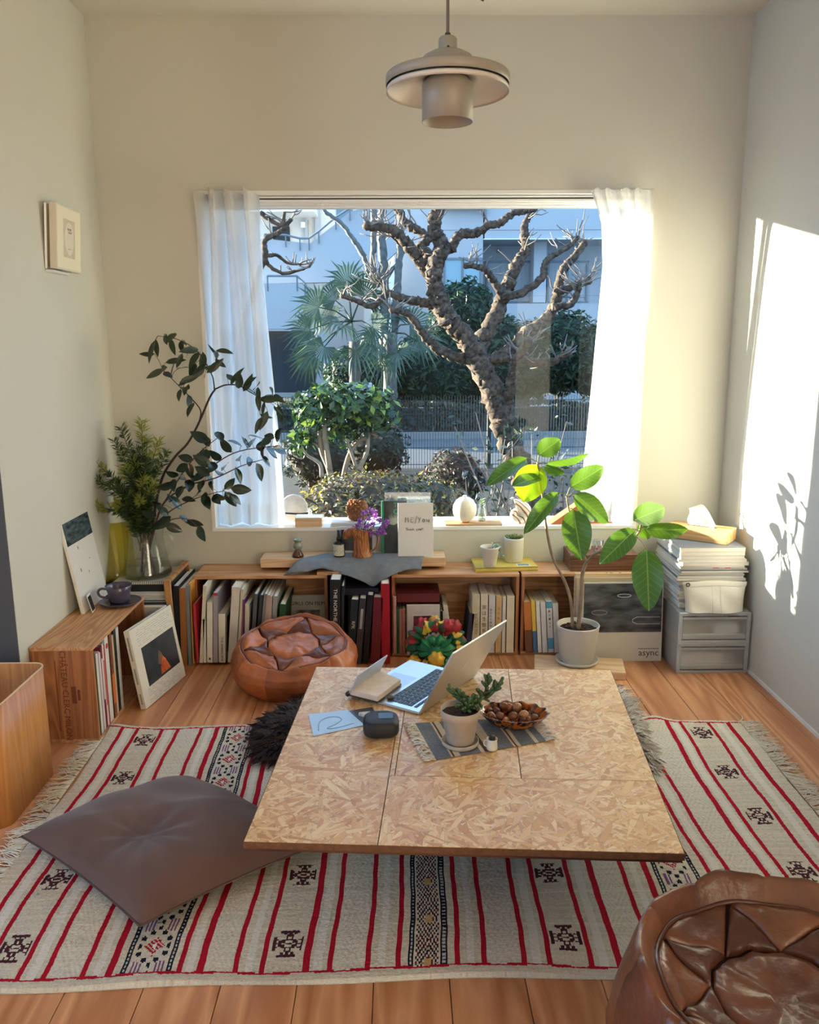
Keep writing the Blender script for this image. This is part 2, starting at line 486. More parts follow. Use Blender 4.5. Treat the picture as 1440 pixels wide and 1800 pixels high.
# double curtain track under the head of the opening
ct = MB()
for yy in (YB + 0.035, YB + 0.085):
    ct.bx(WX0 + 0.01, WX1 - 0.01, yy - 0.012, yy + 0.012, WZ1 - 0.036, WZ1 - 0.014, 0.002)
cto = ct.build('curtain_track', WHITE); props(cto, 'white double curtain track fixed along the top of the big window', 'curtain track')
b = MB()
for yy in (YB + 0.035, YB + 0.085): b.bx(WX0 + 0.012, WX1 - 0.012, yy - 0.013, yy - 0.0115, WZ1 - 0.027, WZ1 - 0.022)
b.build('track_slot', BLACK, cto)
rng = random.Random(3)
gl = None
for u in [556, 561, 567, 573, 579, 597, 609, 654, 684, 689, 694, 699, 704, 716, 722, 728, 734, 740, 747, 753]:
    p = FY(u, 350, YB + 0.035)
    if gl is None:
        g = MB(); g.smooth = True
        pts = [(0.006 * math.cos(a), 0, -0.008 + 0.008 * math.sin(a)) for a in [2 * pi * k / 10 for k in range(11)]]
        g.tube(pts, 0.0013, 5)
        gl = g.build('glider_ring', WHITE, cto, loc=(p.x, YB + 0.035, WZ1 - 0.036))
    else: link_copy(gl, cto, location=(p.x, YB + 0.035, WZ1 - 0.036))
# ------------------------------------------------------------------ outside the window
GZ = -0.4
SOIL = mat('garden_soil', (0.030, 0.026, 0.020), 0.95, var=0.5, scale=6)
ASPH = mat('lane_asphalt', (0.085, 0.09, 0.095), 0.85, var=0.12, scale=3)
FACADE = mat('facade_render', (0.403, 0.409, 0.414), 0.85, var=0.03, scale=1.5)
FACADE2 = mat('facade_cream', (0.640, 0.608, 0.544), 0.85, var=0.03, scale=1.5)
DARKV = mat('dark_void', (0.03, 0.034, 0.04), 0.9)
GREYM = mat('grey_metal', (0.16, 0.18, 0.20), 0.5, metal=0.3)
GLASSF = mat('far_window_glass', (0.10, 0.16, 0.20), 0.08, spec=0.8)
NETC = mat('far_window_curtain', (0.384, 0.397, 0.397), 0.9, var=0.15, scale=14, stretch=(4, 1, 0.1))
BARK = mat('pruned_tree_bark', (0.060, 0.040, 0.027), 0.95, var=0.9, scale=30, bump=1.0, bscale=45)
BARK2 = mat('grey_bark', (0.118, 0.112, 0.102), 0.9, var=0.3, scale=12)
BARK3 = mat('pale_stem', (0.20, 0.165, 0.125), 0.85, var=0.25, scale=30)
TWIGM = mat('pale_twig', (0.17, 0.135, 0.11), 0.8)
def leafm(n, c, back=0.25, rough=0.45): return mat(n, c, rough, var=0.25, scale=4, back=back, spec=0.4)
LG1 = leafm('shrub_leaf_dark', (0.014, 0.034, 0.014)); LG2 = leafm('shrub_leaf_mid', (0.025, 0.059, 0.019)); LG3 = leafm('shrub_leaf_bright', (0.17, 0.25, 0.035))
LO1 = leafm('bush_leaf_olive', (0.068, 0.065, 0.022)); LO2 = leafm('bush_leaf_yellow', (0.36, 0.28, 0.06)); LO3 = leafm('bush_leaf_brown', (0.081, 0.046, 0.025)); LO4 = leafm('bush_leaf_dull', (0.046, 0.046, 0.022))
LR1 = leafm('round_bush_russet', (0.068, 0.031, 0.024)); LR2 = leafm('round_bush_brown', (0.032, 0.022, 0.013))
LP1 = leafm('palm_leaf', (0.022, 0.048, 0.024), 0.15, 0.4); LP2 = leafm('palm_leaf_pale', (0.052, 0.083, 0.043), 0.15, 0.4)
LB = leafm('blue_grey_leaf', (0.062, 0.081, 0.081)); LC1 = leafm('camellia_dark', (0.019, 0.046, 0.022), 0.2, 0.25); LC2 = leafm('camellia_mid', (0.043, 0.093, 0.025), 0.35, 0.25)

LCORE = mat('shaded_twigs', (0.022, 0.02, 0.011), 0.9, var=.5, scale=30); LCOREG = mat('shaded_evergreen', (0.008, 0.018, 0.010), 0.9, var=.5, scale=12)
def gstruct(mb, name, m):
    o = mb.build(name, m); o['kind'] = 'structure'; return o
gstruct(MB().bx(-14, 14, YB + 0.18, 10.9, GZ - 0.1, GZ), 'garden_ground', SOIL)
gstruct(MB().bx(-14, 14, 10.9, 14.5, GZ - 0.12, GZ - 0.01), 'lane', ASPH)
gstruct(MB().bx(-14, 14, 14.5, 30, GZ - 0.1, GZ + 0.02), 'far_ground', SOIL)
gstruct(MB().bx(-14, 14, 14.42, 14.56, GZ - 0.05, GZ + 0.1), 'lane_kerb', mat('kerb_concrete', (0.217, 0.217, 0.211), 0.9))

def leaves(mb, c, r, n, size, rng, mats=(0, 1), w=None, shell=0.35, flat=0.0, half=False, asp=0.5, dens=None):
    """leaf blades scattered in the outer layer of an ellipsoid"""
    for _ in range(n):
        while True:
            d = Vector((rng.gauss(0, 1), rng.gauss(0, 1), rng.gauss(0, 1)))
            if d.length > 1e-3: break
        d.normalize()
        if half and d.z < -0.15: d.z = -d.z
        k = 1 - shell * rng.random() ** 1.5
        k *= 1 + 0.10 * math.sin(d.x * 9 + c[0] * 5) * math.sin(d.z * 8 + c[2] * 3) + rng.gauss(0, 0.03)
        p = Vector((c[0] + d.x * r[0] * k, c[1] + d.y * r[1] * k, c[2] + d.z * r[2] * k))
        nrm = (d + Vector((rng.gauss(0, .6), rng.gauss(0, .6), rng.gauss(0, .6) + flat))).normalized()
        t = nrm.orthogonal().normalized(); t = Matrix.Rotation(rng.uniform(0, 2 * pi), 3, nrm) @ t
        s = nrm.cross(t); L = size * rng.uniform(0.6, 1.3)
        mb.mi = rng.choices(mats, w)[0]
        mb.add([p - t * L * 0.5, p + s * L * asp * 0.5 + nrm * L * .06, p + t * L * 0.5, p - s * L * asp * 0.5 + nrm * L * .06], [(0, 1, 2, 3)])

def shrub(name, label, blobs, ms, size, group=None, w=None, seed=1, stem=None, asp=0.5, flat=0.3, cat='shrub', shell=.35, core=None):
    rng = random.Random(seed)
    c0 = blobs[0][0]
    t = thing(name, label, cat, (c0[0], c0[1], GZ), group=group)
    b = MB()
    for c, r, n in blobs:
        leaves(b, (c[0] - c0[0], c[1] - c0[1], c[2] - GZ), r, n, size, rng, tuple(range(len(ms))), w, asp=asp, flat=flat, shell=shell)
    b.build('foliage', ms, t, kind='stuff')
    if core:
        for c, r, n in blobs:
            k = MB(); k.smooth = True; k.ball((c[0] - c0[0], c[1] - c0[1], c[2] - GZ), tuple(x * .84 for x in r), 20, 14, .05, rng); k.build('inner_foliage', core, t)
    sb = MB(); sb.smooth = True
    if stem: stem(sb, c0)
    else:
        for k in range(4):
            a = rng.uniform(0, 6.28)
            sb.tube([(0.04 * math.cos(a), 0.04 * math.sin(a), 0), (0.12 * math.cos(a), 0.12 * math.sin(a), (c0[2] - GZ) * 0.8)], [0.025, 0.012], 6)
    sb.build('stem', BARK3, t)
    return t

def blob(u, v, y, ru, rv, ry, n):
    """foliage blob centred on a sight line at distance y; ru, rv in pixels, ry in metres"""
    p = FY(u, v, y); k = y / FPX
    return ((p.x, p.y, p.z), (ru * k, ry, rv * k), n)

# low clipped bush right outside, yellow leaves mixed in all over
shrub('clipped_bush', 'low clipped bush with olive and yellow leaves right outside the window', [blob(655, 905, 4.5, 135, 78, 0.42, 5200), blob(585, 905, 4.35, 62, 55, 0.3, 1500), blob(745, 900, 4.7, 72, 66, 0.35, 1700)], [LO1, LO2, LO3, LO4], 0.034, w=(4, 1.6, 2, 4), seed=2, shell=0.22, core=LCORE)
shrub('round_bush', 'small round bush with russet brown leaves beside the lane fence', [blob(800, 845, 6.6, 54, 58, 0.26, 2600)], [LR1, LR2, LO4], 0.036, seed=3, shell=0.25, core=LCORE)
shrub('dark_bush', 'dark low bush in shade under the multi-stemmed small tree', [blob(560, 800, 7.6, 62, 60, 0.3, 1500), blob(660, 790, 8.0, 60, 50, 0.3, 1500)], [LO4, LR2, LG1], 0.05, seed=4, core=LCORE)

# multi-stemmed evergreen shrub in the middle of the garden
def cam_stem(sb, c0):
    def P(u, v, y): p = FY(u, v, y); return (p.x - c0[0], p.y - c0[1], p.z - GZ)
    for pts, r in (([(588, 900, 6.2), (580, 830, 6.2), (565, 790, 6.2), (560, 740, 6.2), (545, 720, 6.1)], .030), ([(580, 830, 6.2), (572, 770, 6.15), (570, 730, 6.1), (580, 700, 6.1)], .024),
                   ([(596, 880, 6.2), (612, 805, 6.25), (632, 775, 6.3), (648, 768, 6.3), (655, 740, 6.3)], .024), ([(628, 830, 6.2), (645, 795, 6.2), (650, 762, 6.2), (672, 772, 6.2)], .022),
                   ([(566, 838, 6.1), (562, 815, 6.1), (540, 800, 6.1), (530, 785, 6.1)], .018), ([(628, 825, 6.2), (612, 780, 6.2), (610, 765, 6.2)], .016), ([(575, 800, 6.2), (553, 780, 6.2), (550, 780, 6.2)], .012), ([(560, 750, 6.2), (540, 740, 6.2), (538, 755, 6.2)], .010)):
        q = smooth_path([P(*x) for x in pts], 4)
        sb.tube(q, [r * (1 - 0.6 * i / len(q)) for i in range(len(q))], 7)
shrub('small_camellia_tree', 'rounded evergreen garden shrub on several bare pale stems', [blob(598, 708, 6.2, 86, 36, 0.34, 900), blob(556, 722, 6.2, 42, 34, 0.25, 360), blob(655, 720, 6.25, 48, 46, 0.28, 480), blob(600, 755, 6.3, 38, 30, 0.2, 160), blob(530, 775, 6.2, 24, 22, 0.14, 110)], [LC1, LC2, LG3], 0.075, w=(4, 3, 1.3), seed=5, stem=cam_stem, asp=0.55, shell=0.7)

# tall evergreen shrubs beyond the lane
for i, (u, v, y, ru, rv, n, lab) in enumerate(((640, 665, 16.3, 70, 60, 3000, 'dark evergreen shrub behind the palm trunks'), (770, 660, 16.6, 95, 78, 5200, 'dark evergreen shrub behind the pruned tree, widest of the row'),
        (815, 560, 17.0, 62, 66, 3400, 'tall evergreen rising above the row behind the pruned tree fork'), (900, 640, 16.4, 80, 80, 4200, 'dark evergreen shrub to the right of the pruned tree trunk'), (985, 620, 16.8, 70, 74, 3600, 'dark evergreen shrub beside the right curtain, beyond the lane'), (1060, 640, 16.5, 65, 70, 1800, 'dark evergreen shrub half hidden behind the right curtain'))):
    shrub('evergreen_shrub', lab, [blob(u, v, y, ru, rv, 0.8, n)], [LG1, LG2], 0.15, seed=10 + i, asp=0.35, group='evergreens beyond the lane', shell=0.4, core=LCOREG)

# clipped hedge along the far side of the lane
hd = MB(); rng = random.Random(7)
hp = FY(720, 765, 14.7)
for k in range(4600):
    x = rng.uniform(-3.4, 4.2); z = rng.random(); y = 14.62 + rng.uniform(0, 0.05)
    top = 0.56 + 0.03 * math.sin(x * 3)
    if rng.random() < 0.3: y = 14.62 + rng.uniform(0, 0.5); z = 1.0
    p = Vector((x, y, GZ + top * z + rng.uniform(-.02, .02)))
    nrm = Vector((rng.gauss(0, .5), -1, rng.gauss(0.2, .5))).normalized(); t = Matrix.Rotation(rng.uniform(0, 6.28), 3, nrm) @ nrm.orthogonal().normalized(); s = nrm.cross(t); L = rng.uniform(.05, .10)
    hd.mi = rng.choice((0, 1, 2)); hd.add([p - t * L * .5, p + s * L * .3, p + t * L * .5, p - s * L * .3], [(0, 1, 2, 3)])
ht = thing('clipped_hedge', 'long low clipped hedge along the far side of the lane', 'hedge', (0, 0, 0))
hd.build('foliage', [LR2, LO4, LG1], ht, kind='stuff')
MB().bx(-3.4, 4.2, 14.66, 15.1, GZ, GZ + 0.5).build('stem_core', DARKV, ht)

# wire mesh fence on the near side of the lane
YF = 10.8
zf1 = FY(720, 696, YF).z
FENM = mat('fence_green', (0.012, 0.018, 0.018), 0.6)
ft = thing('mesh_fence', 'dark green wire mesh fence between garden and lane', 'fence', (0.5, YF, GZ))
b = MB()
x = -2.6
while x < 3.4:
    b.box((x - 0.5, 0, (zf1 - GZ) / 2), (0.0055, 0.006, zf1 - GZ)); x += 0.036
b.build('upright_wire', FENM, ft, kind='stuff')
for zz in (0.06, 0.28, 0.5, 0.72, zf1 - GZ - 0.06):
    MB().box((-0.1, -0.005, zz), (6.0, 0.006, 0.008)).build('cross_wire', FENM, ft)
pst = None
for u in (560, 861, 1160):
    p = FY(u, 700, YF)
    if pst is None: pst = MB().box((0, 0, (zf1 - GZ) / 2), (0.055, 0.05, zf1 - GZ + 0.04), None, 0.006).build('post', FENM, ft, loc=(p.x - .5, 0.03, 0))
    else: link_copy(pst, ft, location=(p.x - .5, 0.03, 0))

# the pruned bare tree
YT = 8.0
def branchy(name, label, cat, polys, bark, yd, twig_n, seed, up=0.5, twl=0.28):
    rng = random.Random(seed)
    base = FY(polys[0][0][0][0], polys[0][0][0][1], yd)
    t = thing(name, label, cat, (base.x, base.y, GZ))
    tw = MB(); tw.smooth = True
    off = Vector((base.x, base.y, GZ))
    for k, (pts, r0, r1, dy) in enumerate(polys):
        n = len(pts)
        P = [FY(u, v, yd + dy * (i / max(1, n - 1))) - off for i, (u, v) in enumerate(pts)]
        P = smooth_path(P, 9 if r0 > .03 else 5)
        m = len(P)
        R = [lerp(r0, r1, i / (m - 1)) * (1 + 0.04 * math.sin(i * 1.9 + k) + rng.uniform(-.05, .05)) for i in range(m)]
        P = [p + Vector((rng.gauss(0, .12), rng.gauss(0, .12), rng.gauss(0, .12))) * R[i] for i, p in enumerate(P)]
        bm_ = MB(); bm_.smooth = True
        bm_.tube(P, R, 14)
        for i_, q_v in enumerate(bm_.v):
            d_v = Vector(q_v) - P[min(i_ // 14, m - 1)]; bm_.v[i_] = tuple(Vector(q_v) + d_v * (rng.uniform(-.16, .14) + .08 * math.sin(i_ * 2.7)))
        # knuckle where the limb was cut back
        if k and r1 > 0.012: bm_.ball(P[-1], r1 * 1.25, 8, 6, 0.15, rng)
        bm_.build('trunk' if k == 0 else 'limb', bark, t)
        if not twig_n: continue
        for _ in range(twig_n if k else 3):
            i = rng.randrange(m // 2 if k else m * 2 // 3, m)
            p = P[i]
            if rng.random() < 0.3: p = P[-1]
            d = Vector((rng.gauss(0, .8), rng.gauss(0, .6), abs(rng.gauss(up, .5)))).normalized()
            L = rng.uniform(.4, 1.1) * twl
            q = [p]
            for s in range(3):
                d = (d + Vector((rng.gauss(0, .35), rng.gauss(0, .3), rng.gauss(.1, .25)))).normalized(); q.append(q[-1] + d * L / 3)
            tw.tube(q, [.0075, .0065, .005, .004], 5)
            if rng.random() < .6:
                d2 = (d + Vector((rng.gauss(0, .9), rng.gauss(0, .5), rng.gauss(.2, .4)))).normalized()
                tw.tube([q[1], q[1] + d2 * L * .35, q[1] + d2 * L * .6 + Vector((0, 0, L * .12))], [.0055, .0045, .0035], 4)
    if twig_n: tw.build('twig', TWIGM, t, kind='stuff')
    return t
branchy('pruned_tree', 'gnarled bare pruned tree leaning left across the window view', 'tree', [
    ([(948, 905), (915, 830), (886, 755), (872, 705), (852, 662), (835, 620), (815, 590), (795, 568), (777, 540), (766, 508), (762, 480), (774, 447), (777, 430), (764, 402), (769, 372), (777, 345), (779, 310)], .118, .046, -.3),
    ([(760, 488), (735, 455), (717, 430), (695, 407), (672, 400), (645, 398)], .06, .034, -.25),
    ([(752, 475), (757, 460), (750, 443), (738, 434), (752, 420), (735, 405), (712, 390), (702, 370), (685, 355), (676, 330)], .05, .032, .25),
    ([(780, 440), (794, 435), (810, 412), (835, 410), (857, 397), (880, 392), (900, 375), (922, 371), (940, 367)], .048, .026, -.2),
    ([(838, 618), (846, 602), (870, 560), (885, 517), (895, 495), (912, 460), (925, 440), (922, 415), (924, 392), (932, 378)], .085, .026, .35),
    ([(884, 520), (875, 505), (860, 482), (845, 470), (820, 467)], .042, .022, -.2),
    ([(886, 520), (915, 515), (952, 490), (960, 460), (980, 445), (1002, 432), (1016, 418)], .04, .018, .2),
    ([(862, 640), (900, 615), (927, 585), (960, 562), (975, 535), (982, 510), (990, 475), (1007, 455), (1028, 428)], .07, .03, .3),
    ([(972, 540), (1002, 535), (1015, 517), (1018, 500)], .035, .022, -.1),
    ([(980, 514), (1010, 502), (1036, 494)], .04, .03, .1),
    ([(772, 545), (762, 537), (735, 530), (710, 525), (680, 517), (655, 538), (625, 528), (602, 520)], .048, .020, -.3),
    ([(830, 628), (810, 629), (782, 620), (757, 602), (742, 585), (718, 552), (690, 545)], .055, .026, -.35),
    ([(848, 628), (862, 632), (912, 632), (950, 637), (975, 635), (998, 620)], .045, .028, -.3),
    ([(905, 760), (893, 712), (899, 680), (904, 645), (910, 627), (930, 600)], .052, .040, -.4),
    ([(716, 432), (702, 428), (690, 415)], .022, .014, -.1),
    ([(680, 517), (672, 500), (668, 492)], .022, .014, -.1)], BARK, YT, 11, 21)
branchy('bare_branch', 'bare knobbly branch reaching in beside the left curtain', 'branch', [
    ([(410, 1030), (412, 800), (422, 600), (448, 500), (465, 450), (465, 422), (485, 412), (500, 400), (512, 385)], .035, .016, 0), ([(466, 452), (472, 466), (497, 480), (525, 475), (545, 468)], .018, .010, .1), ([(465, 450), (488, 449), (505, 462), (530, 465)], .016, .009, .1),
    ([(458, 374), (478, 388), (495, 395), (500, 372)], .022, .012, 0)], BARK, 7.0, 6, 22, twl=0.14)
branchy('grey_tree', 'pale grey bare tree trunks standing behind the palm', 'tree', [
    ([(672, 640), (676, 500), (670, 420), (672, 372), (668, 320)], .085, .06, 0), ([(660, 560), (655, 470), (657, 420), (657, 352), (655, 320)], .055, .05, .3), ([(690, 600), (696, 545), (702, 457), (705, 395), (700, 360)], .075, .05, -.3),
    ([(648, 480), (642, 457), (625, 427), (602, 395), (575, 375), (566, 362)], .05, .03, 0), ([(678, 490), (700, 460), (712, 440)], .04, .02, 0)], BARK2, 15.2, 2, 23)

# fan palm
rng = random.Random(31)
pt = FY(684, 690, 14.9)
palm = thing('fan_palm', 'green fan palm with drooping fronds beyond the lane', 'palm', (pt.x, pt.y, GZ))
o0 = Vector((pt.x, pt.y, GZ))
for u0, v0, v1, dx, w in ((686, 690, 585, 0, .115), (624, 690, 600, 0, .10)):
    b = MB(); b.smooth = True
    P = [FY(u0, v1 + (740 - v1) * (1 - k / 8), 14.9) - o0 for k in range(9)]
    P[0].z = 0
    b.tube(P, [w * (1 + .08 * (k % 2)) for k in range(9)], 10); b.build('trunk', BARK2, palm)
def fan(cu, cv, hu, hv, R, dy):
    """frond: stalk from the crown (cu, cv) to the hand (hu, hv), then narrow segments"""
    c = FY(cu, cv, 14.9) - o0; h = FY(hu, hv, 14.9 + dy) - o0
    b = MB()
    b.tube([c, (c + h) / 2 + Vector((0, 0, .06)), h], [.018, .013, .01], 5)
    ax = (h - c).normalized()
    side = ax.cross(Vector((rng.uniform(-.4, .4), -1, rng.uniform(0, .6)))).normalized()
    nrm = side.cross(ax)
    for k in range(22):
        a = lerp(-2.0, 2.0, k / 21)
        d = (ax * math.cos(a) + side * math.sin(a)).normalized(); sd = nrm.cross(d)
        L = R * (0.75 + .25 * math.cos(a)) * rng.uniform(.85, 1.05); w = .022
        m = h + d * L * .55 + nrm * .04; e = h + d * L + Vector((0, 0, -L * rng.uniform(.1, .35))) + nrm * .02
        b.mi = 0 if rng.random() < .7 else 1
        b.add([h, m + sd * w, e, m - sd * w], [(0, 1, 2, 3)])
    b.build('frond', [LP1, LP2], palm)
for (hu, hv, R, dy) in ((590, 528, .6, .2), (560, 540, .6, -.2), (545, 580, .6, .1), (570, 610, .6, -.3), (612, 500, .6, .1), (640, 520, .62, -.2), (600, 570, .6, -.4), (625, 615, .62, -.5), (655, 575, .6, -.3), (545, 625, .5, 0), (585, 560, .55, .3)): fan(618, 565, hu, hv, R, dy)
for (hu, hv, R, dy) in ((720, 570, .62, .1), (735, 600, .55, -.2), (660, 600, .6, -.4), (700, 620, .6, -.5), (672, 625, .62, -.3), (690, 560, .6, .2)): fan(688, 585, hu, hv, R, dy)

# leggy shrubs with thin twigs in front of the pruned tree
def twiggy(name, label, cu, cv, y, spread, n, seed):
    rng = random.Random(seed); c = FY(cu, cv, y); t = thing(name, label, 'shrub', (c.x, c.y, GZ)); b = MB(); lf = MB()
    for _ in range(n):
        d = Vector((rng.gauss(0, .5), rng.gauss(0, .4), 1)).normalized(); L = rng.uniform(.5, 1.0) * (c.z - GZ + .5)
        q = [Vector((rng.gauss(0, .05), rng.gauss(0, .05), 0))]
        for s in range(4):
            d = (d + Vector((rng.gauss(0, .25), rng.gauss(0, .2), .05))).normalized(); q.append(q[-1] + d * L / 4)
        b.tube(q, [.011, .009, .007, .005, .003], 5)
        for s in range(14):
            p = q[rng.choice((2, 3, 4, 4))] + Vector((rng.gauss(0, .06), rng.gauss(0, .06), rng.gauss(0, .05)))
            leaves(lf, p, (.01, .01, .01), 1, .06, rng, (0, 1), asp=.4)
    b.build('stem', TWIGM, t); lf.build('foliage', [LB, LG1], t, kind='stuff')
twiggy('leggy_shrub', 'leggy twiggy shrub with blue-grey leaves at the foot of the pruned tree', 898, 800, 6.0, .3, 11, 41)
twiggy('leggy_shrub', 'leggy twiggy shrub with sparse leaves beside the right curtain', 985, 820, 6.2, .3, 9, 42)
twiggy('leggy_shrub', 'low leggy shrub behind the spiral shell on the sill', 850, 860, 5.6, .3, 7, 43)

# ---- the apartment house beyond
YA = 21.0
def R2(u0, u1, v0, v1, y):      # rectangle on a plane of constant y from picture bounds
    a, c = FY(u0, v1, y), FY(u1, v0, y); return a.x, c.x, a.z, c.z
apt = thing('apartment_building', 'pale apartment house with recessed balcony windows behind the trees', 'building', (0, YA, GZ))
def apart(name, m, u0, u1, v0, v1, y, d, parent=apt, bev=0):
    x0, x1, z0, z1 = R2(u0, u1, v0, v1, y)
    return MB().bx(x0, x1, y - YA, y - YA + d, z0 - GZ, z1 - GZ, bev).build(name, m, parent)
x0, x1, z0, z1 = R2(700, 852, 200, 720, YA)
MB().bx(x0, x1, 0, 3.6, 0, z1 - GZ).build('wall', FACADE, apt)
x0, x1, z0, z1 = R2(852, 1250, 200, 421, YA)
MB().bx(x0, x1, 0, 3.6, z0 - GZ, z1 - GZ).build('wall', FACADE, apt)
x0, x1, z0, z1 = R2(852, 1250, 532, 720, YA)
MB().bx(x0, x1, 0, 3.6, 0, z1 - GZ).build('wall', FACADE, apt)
apart('recess_wall', FACADE, 845, 1250, 400, 560, YA + 1.4, .5)
apart('pier', FACADE, 937, 962, 421, 532, YA + .5, .6)
apart('groove', GREYM, 700, 1250, 403, 404.5, YA - .01, .02)
apart('lintel_trim', WHITE, 850, 1250, 418, 421, YA - .04, .1)
def awin(u0, u1, v0, v1, y, nleaf, glass=GLASSF, curtain=False):
    x0, x1, z0, z1 = R2(u0, u1, v0, v1, y)
    f = MB(); t = .05; yy = y - YA
    f.bx(x0 - t, x1 + t, yy - .06, yy, z1 - GZ, z1 - GZ + t); f.bx(x0 - t, x1 + t, yy - .06, yy, z0 - GZ - t, z0 - GZ)
    for k in range(nleaf + 1):
        xx = lerp(x0, x1, k / nleaf); f.bx(xx - t / 2, xx + t / 2, yy - .06, yy, z0 - GZ, z1 - GZ)
    fo = f.build('window', GREYM, apt)
    for k in range(nleaf):
        MB().bx(lerp(x0, x1, k / nleaf), lerp(x0, x1, (k + 1) / nleaf), yy - .03, yy - .01, z0 - GZ, z1 - GZ).build('pane', NETC if curtain else glass, fo)
awin(781, 845, 457, 508, YA - .02, 2, mat('sky_lit_glass', (0.186, 0.310, 0.360), 0.1, spec=1.0))
awin(856, 934, 462, 530, YA + 1.36, 2, curtain=True)
awin(962, 1032, 462, 530, YA + 1.36, 2, curtain=True)
awin(785, 846, 300, 358, YA - .02, 2, mat('sky_lit_glass', (0.186, 0.310, 0.360), 0.1, spec=1.0))
apart('balcony_rail', GREYM, 845, 1250, 518.5, 520.5, YA - .1, .05)
apart('window_ledge', FACADE, 780, 852, 361, 366, YA - .25, .3)
apart('drain_pipe', WHITE, 685, 692, 330, 640, YA - 1.9, .08)
apart('drain_pipe', GREYM, 852, 856, 330, 380, YA - .1, .08)
v_ = FY(877, 441, YA + 1.36); MB().lathe([(0, 0), (.05, 0), (.05, .05), (0, .05)], (v_.x, v_.y - YA, v_.z - GZ), 10, Matrix.Rotation(pi / 2, 3, 'X')).build('vent', GREYM, apt)

# stair tower and balconies on the left, nearer than the house
YS = 18.6
st = thing('stair_tower', 'pale stair tower with stepped balcony walls at the left of the view', 'building', (-2, YS, GZ))
def spoly(name, pts, y, d, m, bev=0):
    P = [FY(u, v, y) for u, v in pts]
    poly = [(p.x + 2, p.z - GZ) for p in P]
    T = Matrix.Translation((0, y - YS + d, 0)) @ Matrix.Rotation(pi / 2, 4, 'X')
    return MB().prism(poly, 0, d, T).build(name, m, st)
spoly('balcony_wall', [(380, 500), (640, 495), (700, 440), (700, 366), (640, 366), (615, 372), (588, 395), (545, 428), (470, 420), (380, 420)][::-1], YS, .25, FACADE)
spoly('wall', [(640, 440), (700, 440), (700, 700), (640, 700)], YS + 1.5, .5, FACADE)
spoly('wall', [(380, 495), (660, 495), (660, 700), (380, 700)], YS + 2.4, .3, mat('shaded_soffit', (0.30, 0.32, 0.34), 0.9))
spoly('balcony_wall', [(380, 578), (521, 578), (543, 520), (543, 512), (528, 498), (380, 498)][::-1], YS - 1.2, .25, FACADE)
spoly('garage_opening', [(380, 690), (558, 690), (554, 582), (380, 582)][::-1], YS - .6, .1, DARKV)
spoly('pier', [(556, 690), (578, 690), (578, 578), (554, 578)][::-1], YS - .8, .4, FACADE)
def rail(pts, y, parent, o, n=1, drop=.55):
    P = [FY(u, v, y) - o for u, v in pts]
    b = MB(); b.tube(P, .022, 6); b.build('handrail', GREYM, parent)
    for k in range(len(P)):
        MB().tube([P[k], P[k] - Vector((0, 0, drop))], .016, 5).build('rail_post', GREYM, parent)
so = Vector((-2, YS, GZ))
rail([(465, 412), (502, 413), (527, 419), (543, 419), (560, 407), (590, 382), (615, 366), (650, 363), (700, 362)], YS - .05, st, so, drop=.25)
rail([(470, 485), (522, 485), (536, 498), (541, 508)], YS - 1.2, st, so, drop=.3)
# white sunlit block far behind
YW = 25.0
wb = thing('white_block', 'sunlit white house block at the upper left of the view', 'building', (-3, YW, GZ))
def wpart(name, m, u0, u1, v0, v1, y, d):
    x0, x1, z0, z1 = R2(u0, u1, v0, v1, y); return MB().bx(x0 + 3, x1 + 3, y - YW, y - YW + d, z0 - GZ, z1 - GZ).build(name, m, wb)
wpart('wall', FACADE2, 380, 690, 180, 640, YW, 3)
wpart('door', DARKV, 480, 509, 398, 425, YW - .06, .05)
wpart('balcony_slab', WHITE, 440, 552, 360, 372, YW - 1.2, 1.2)
wpart('downpipe', FACADE, 555, 560, 300, 430, YW - .15, .15)
wpart('downpipe', FACADE, 537, 541, 386, 430, YW - .15, .15)
wpart('window', GLASSF, 592, 620, 365, 400, YW - .05, .05)
wpart('vent_hood', WHITE, 529, 536, 390, 400, YW - .25, .25)
# white sign board behind the camellia
x0, x1, z0, z1 = R2(606, 654, 673, 690, 13.5)
props(MB().bx(x0, x1, 13.5, 13.55, GZ, z1, .01).build('low_white_wall', FACADE), 'low white garden wall end seen above the garden shrub', 'wall end')
# outer face of this house, so that the garden side is closed
# ------------------------------------------------------------------ wine crates used as shelves, and the books in them
def crate(name, label, w, d, h, loc, rotz=0, m=CRATEW, mside=CRATEWZ, t=0.012):
    """lying crate, open towards local -y; width along x"""
    c = thing(name, label, 'wine crate', loc, rotz, group='wine crates along the walls')
    MB().bx(-w / 2, w / 2, 0, d, h - t, h, .001).build('top_board', m, c)
    MB().bx(-w / 2, w / 2, 0, d, 0, t, .001).build('bottom_board', m, c)
    for s in (-1, 1):
        xa = s * (w / 2 - t / 2)
        MB().bx(xa - t / 2, xa + t / 2, 0.001, d - .001, t, h - t, .001).build('side_board', mside, c)
    MB().bx(-w / 2 + t, w / 2 - t, d - .007, d - .001, t, h - t).build('back_board', m, c)
    return c
YC, ZT = 3.085, 0.33
def X3(u, y=YC): return FY(u, 1080, y).x
CR = {}
for key, u0, u1, lab in (('a', 344, 577, 'wine crate shelf full of art books behind the back leather pouf'), ('b', 689, 912, 'middle wine crate shelf with a crumpled scarf in front of it'), ('c', 916, 1148, 'wine crate shelf half hidden by the rubber plant and a record cover')):
    xa, xb = X3(u0), X3(u1)
    CR[key] = (xa, xb)
    c = crate('wine_crate', lab, xb - xa, 0.185, ZT, ((xa + xb) / 2, YC, 0))
lc = crate('wine_crate', 'wine crate with burnt-in lettering on its end, against the left wall', 0.515, 0.192, 0.312, (-0.935, 2.633, 0), pi / 2, CRATEW)
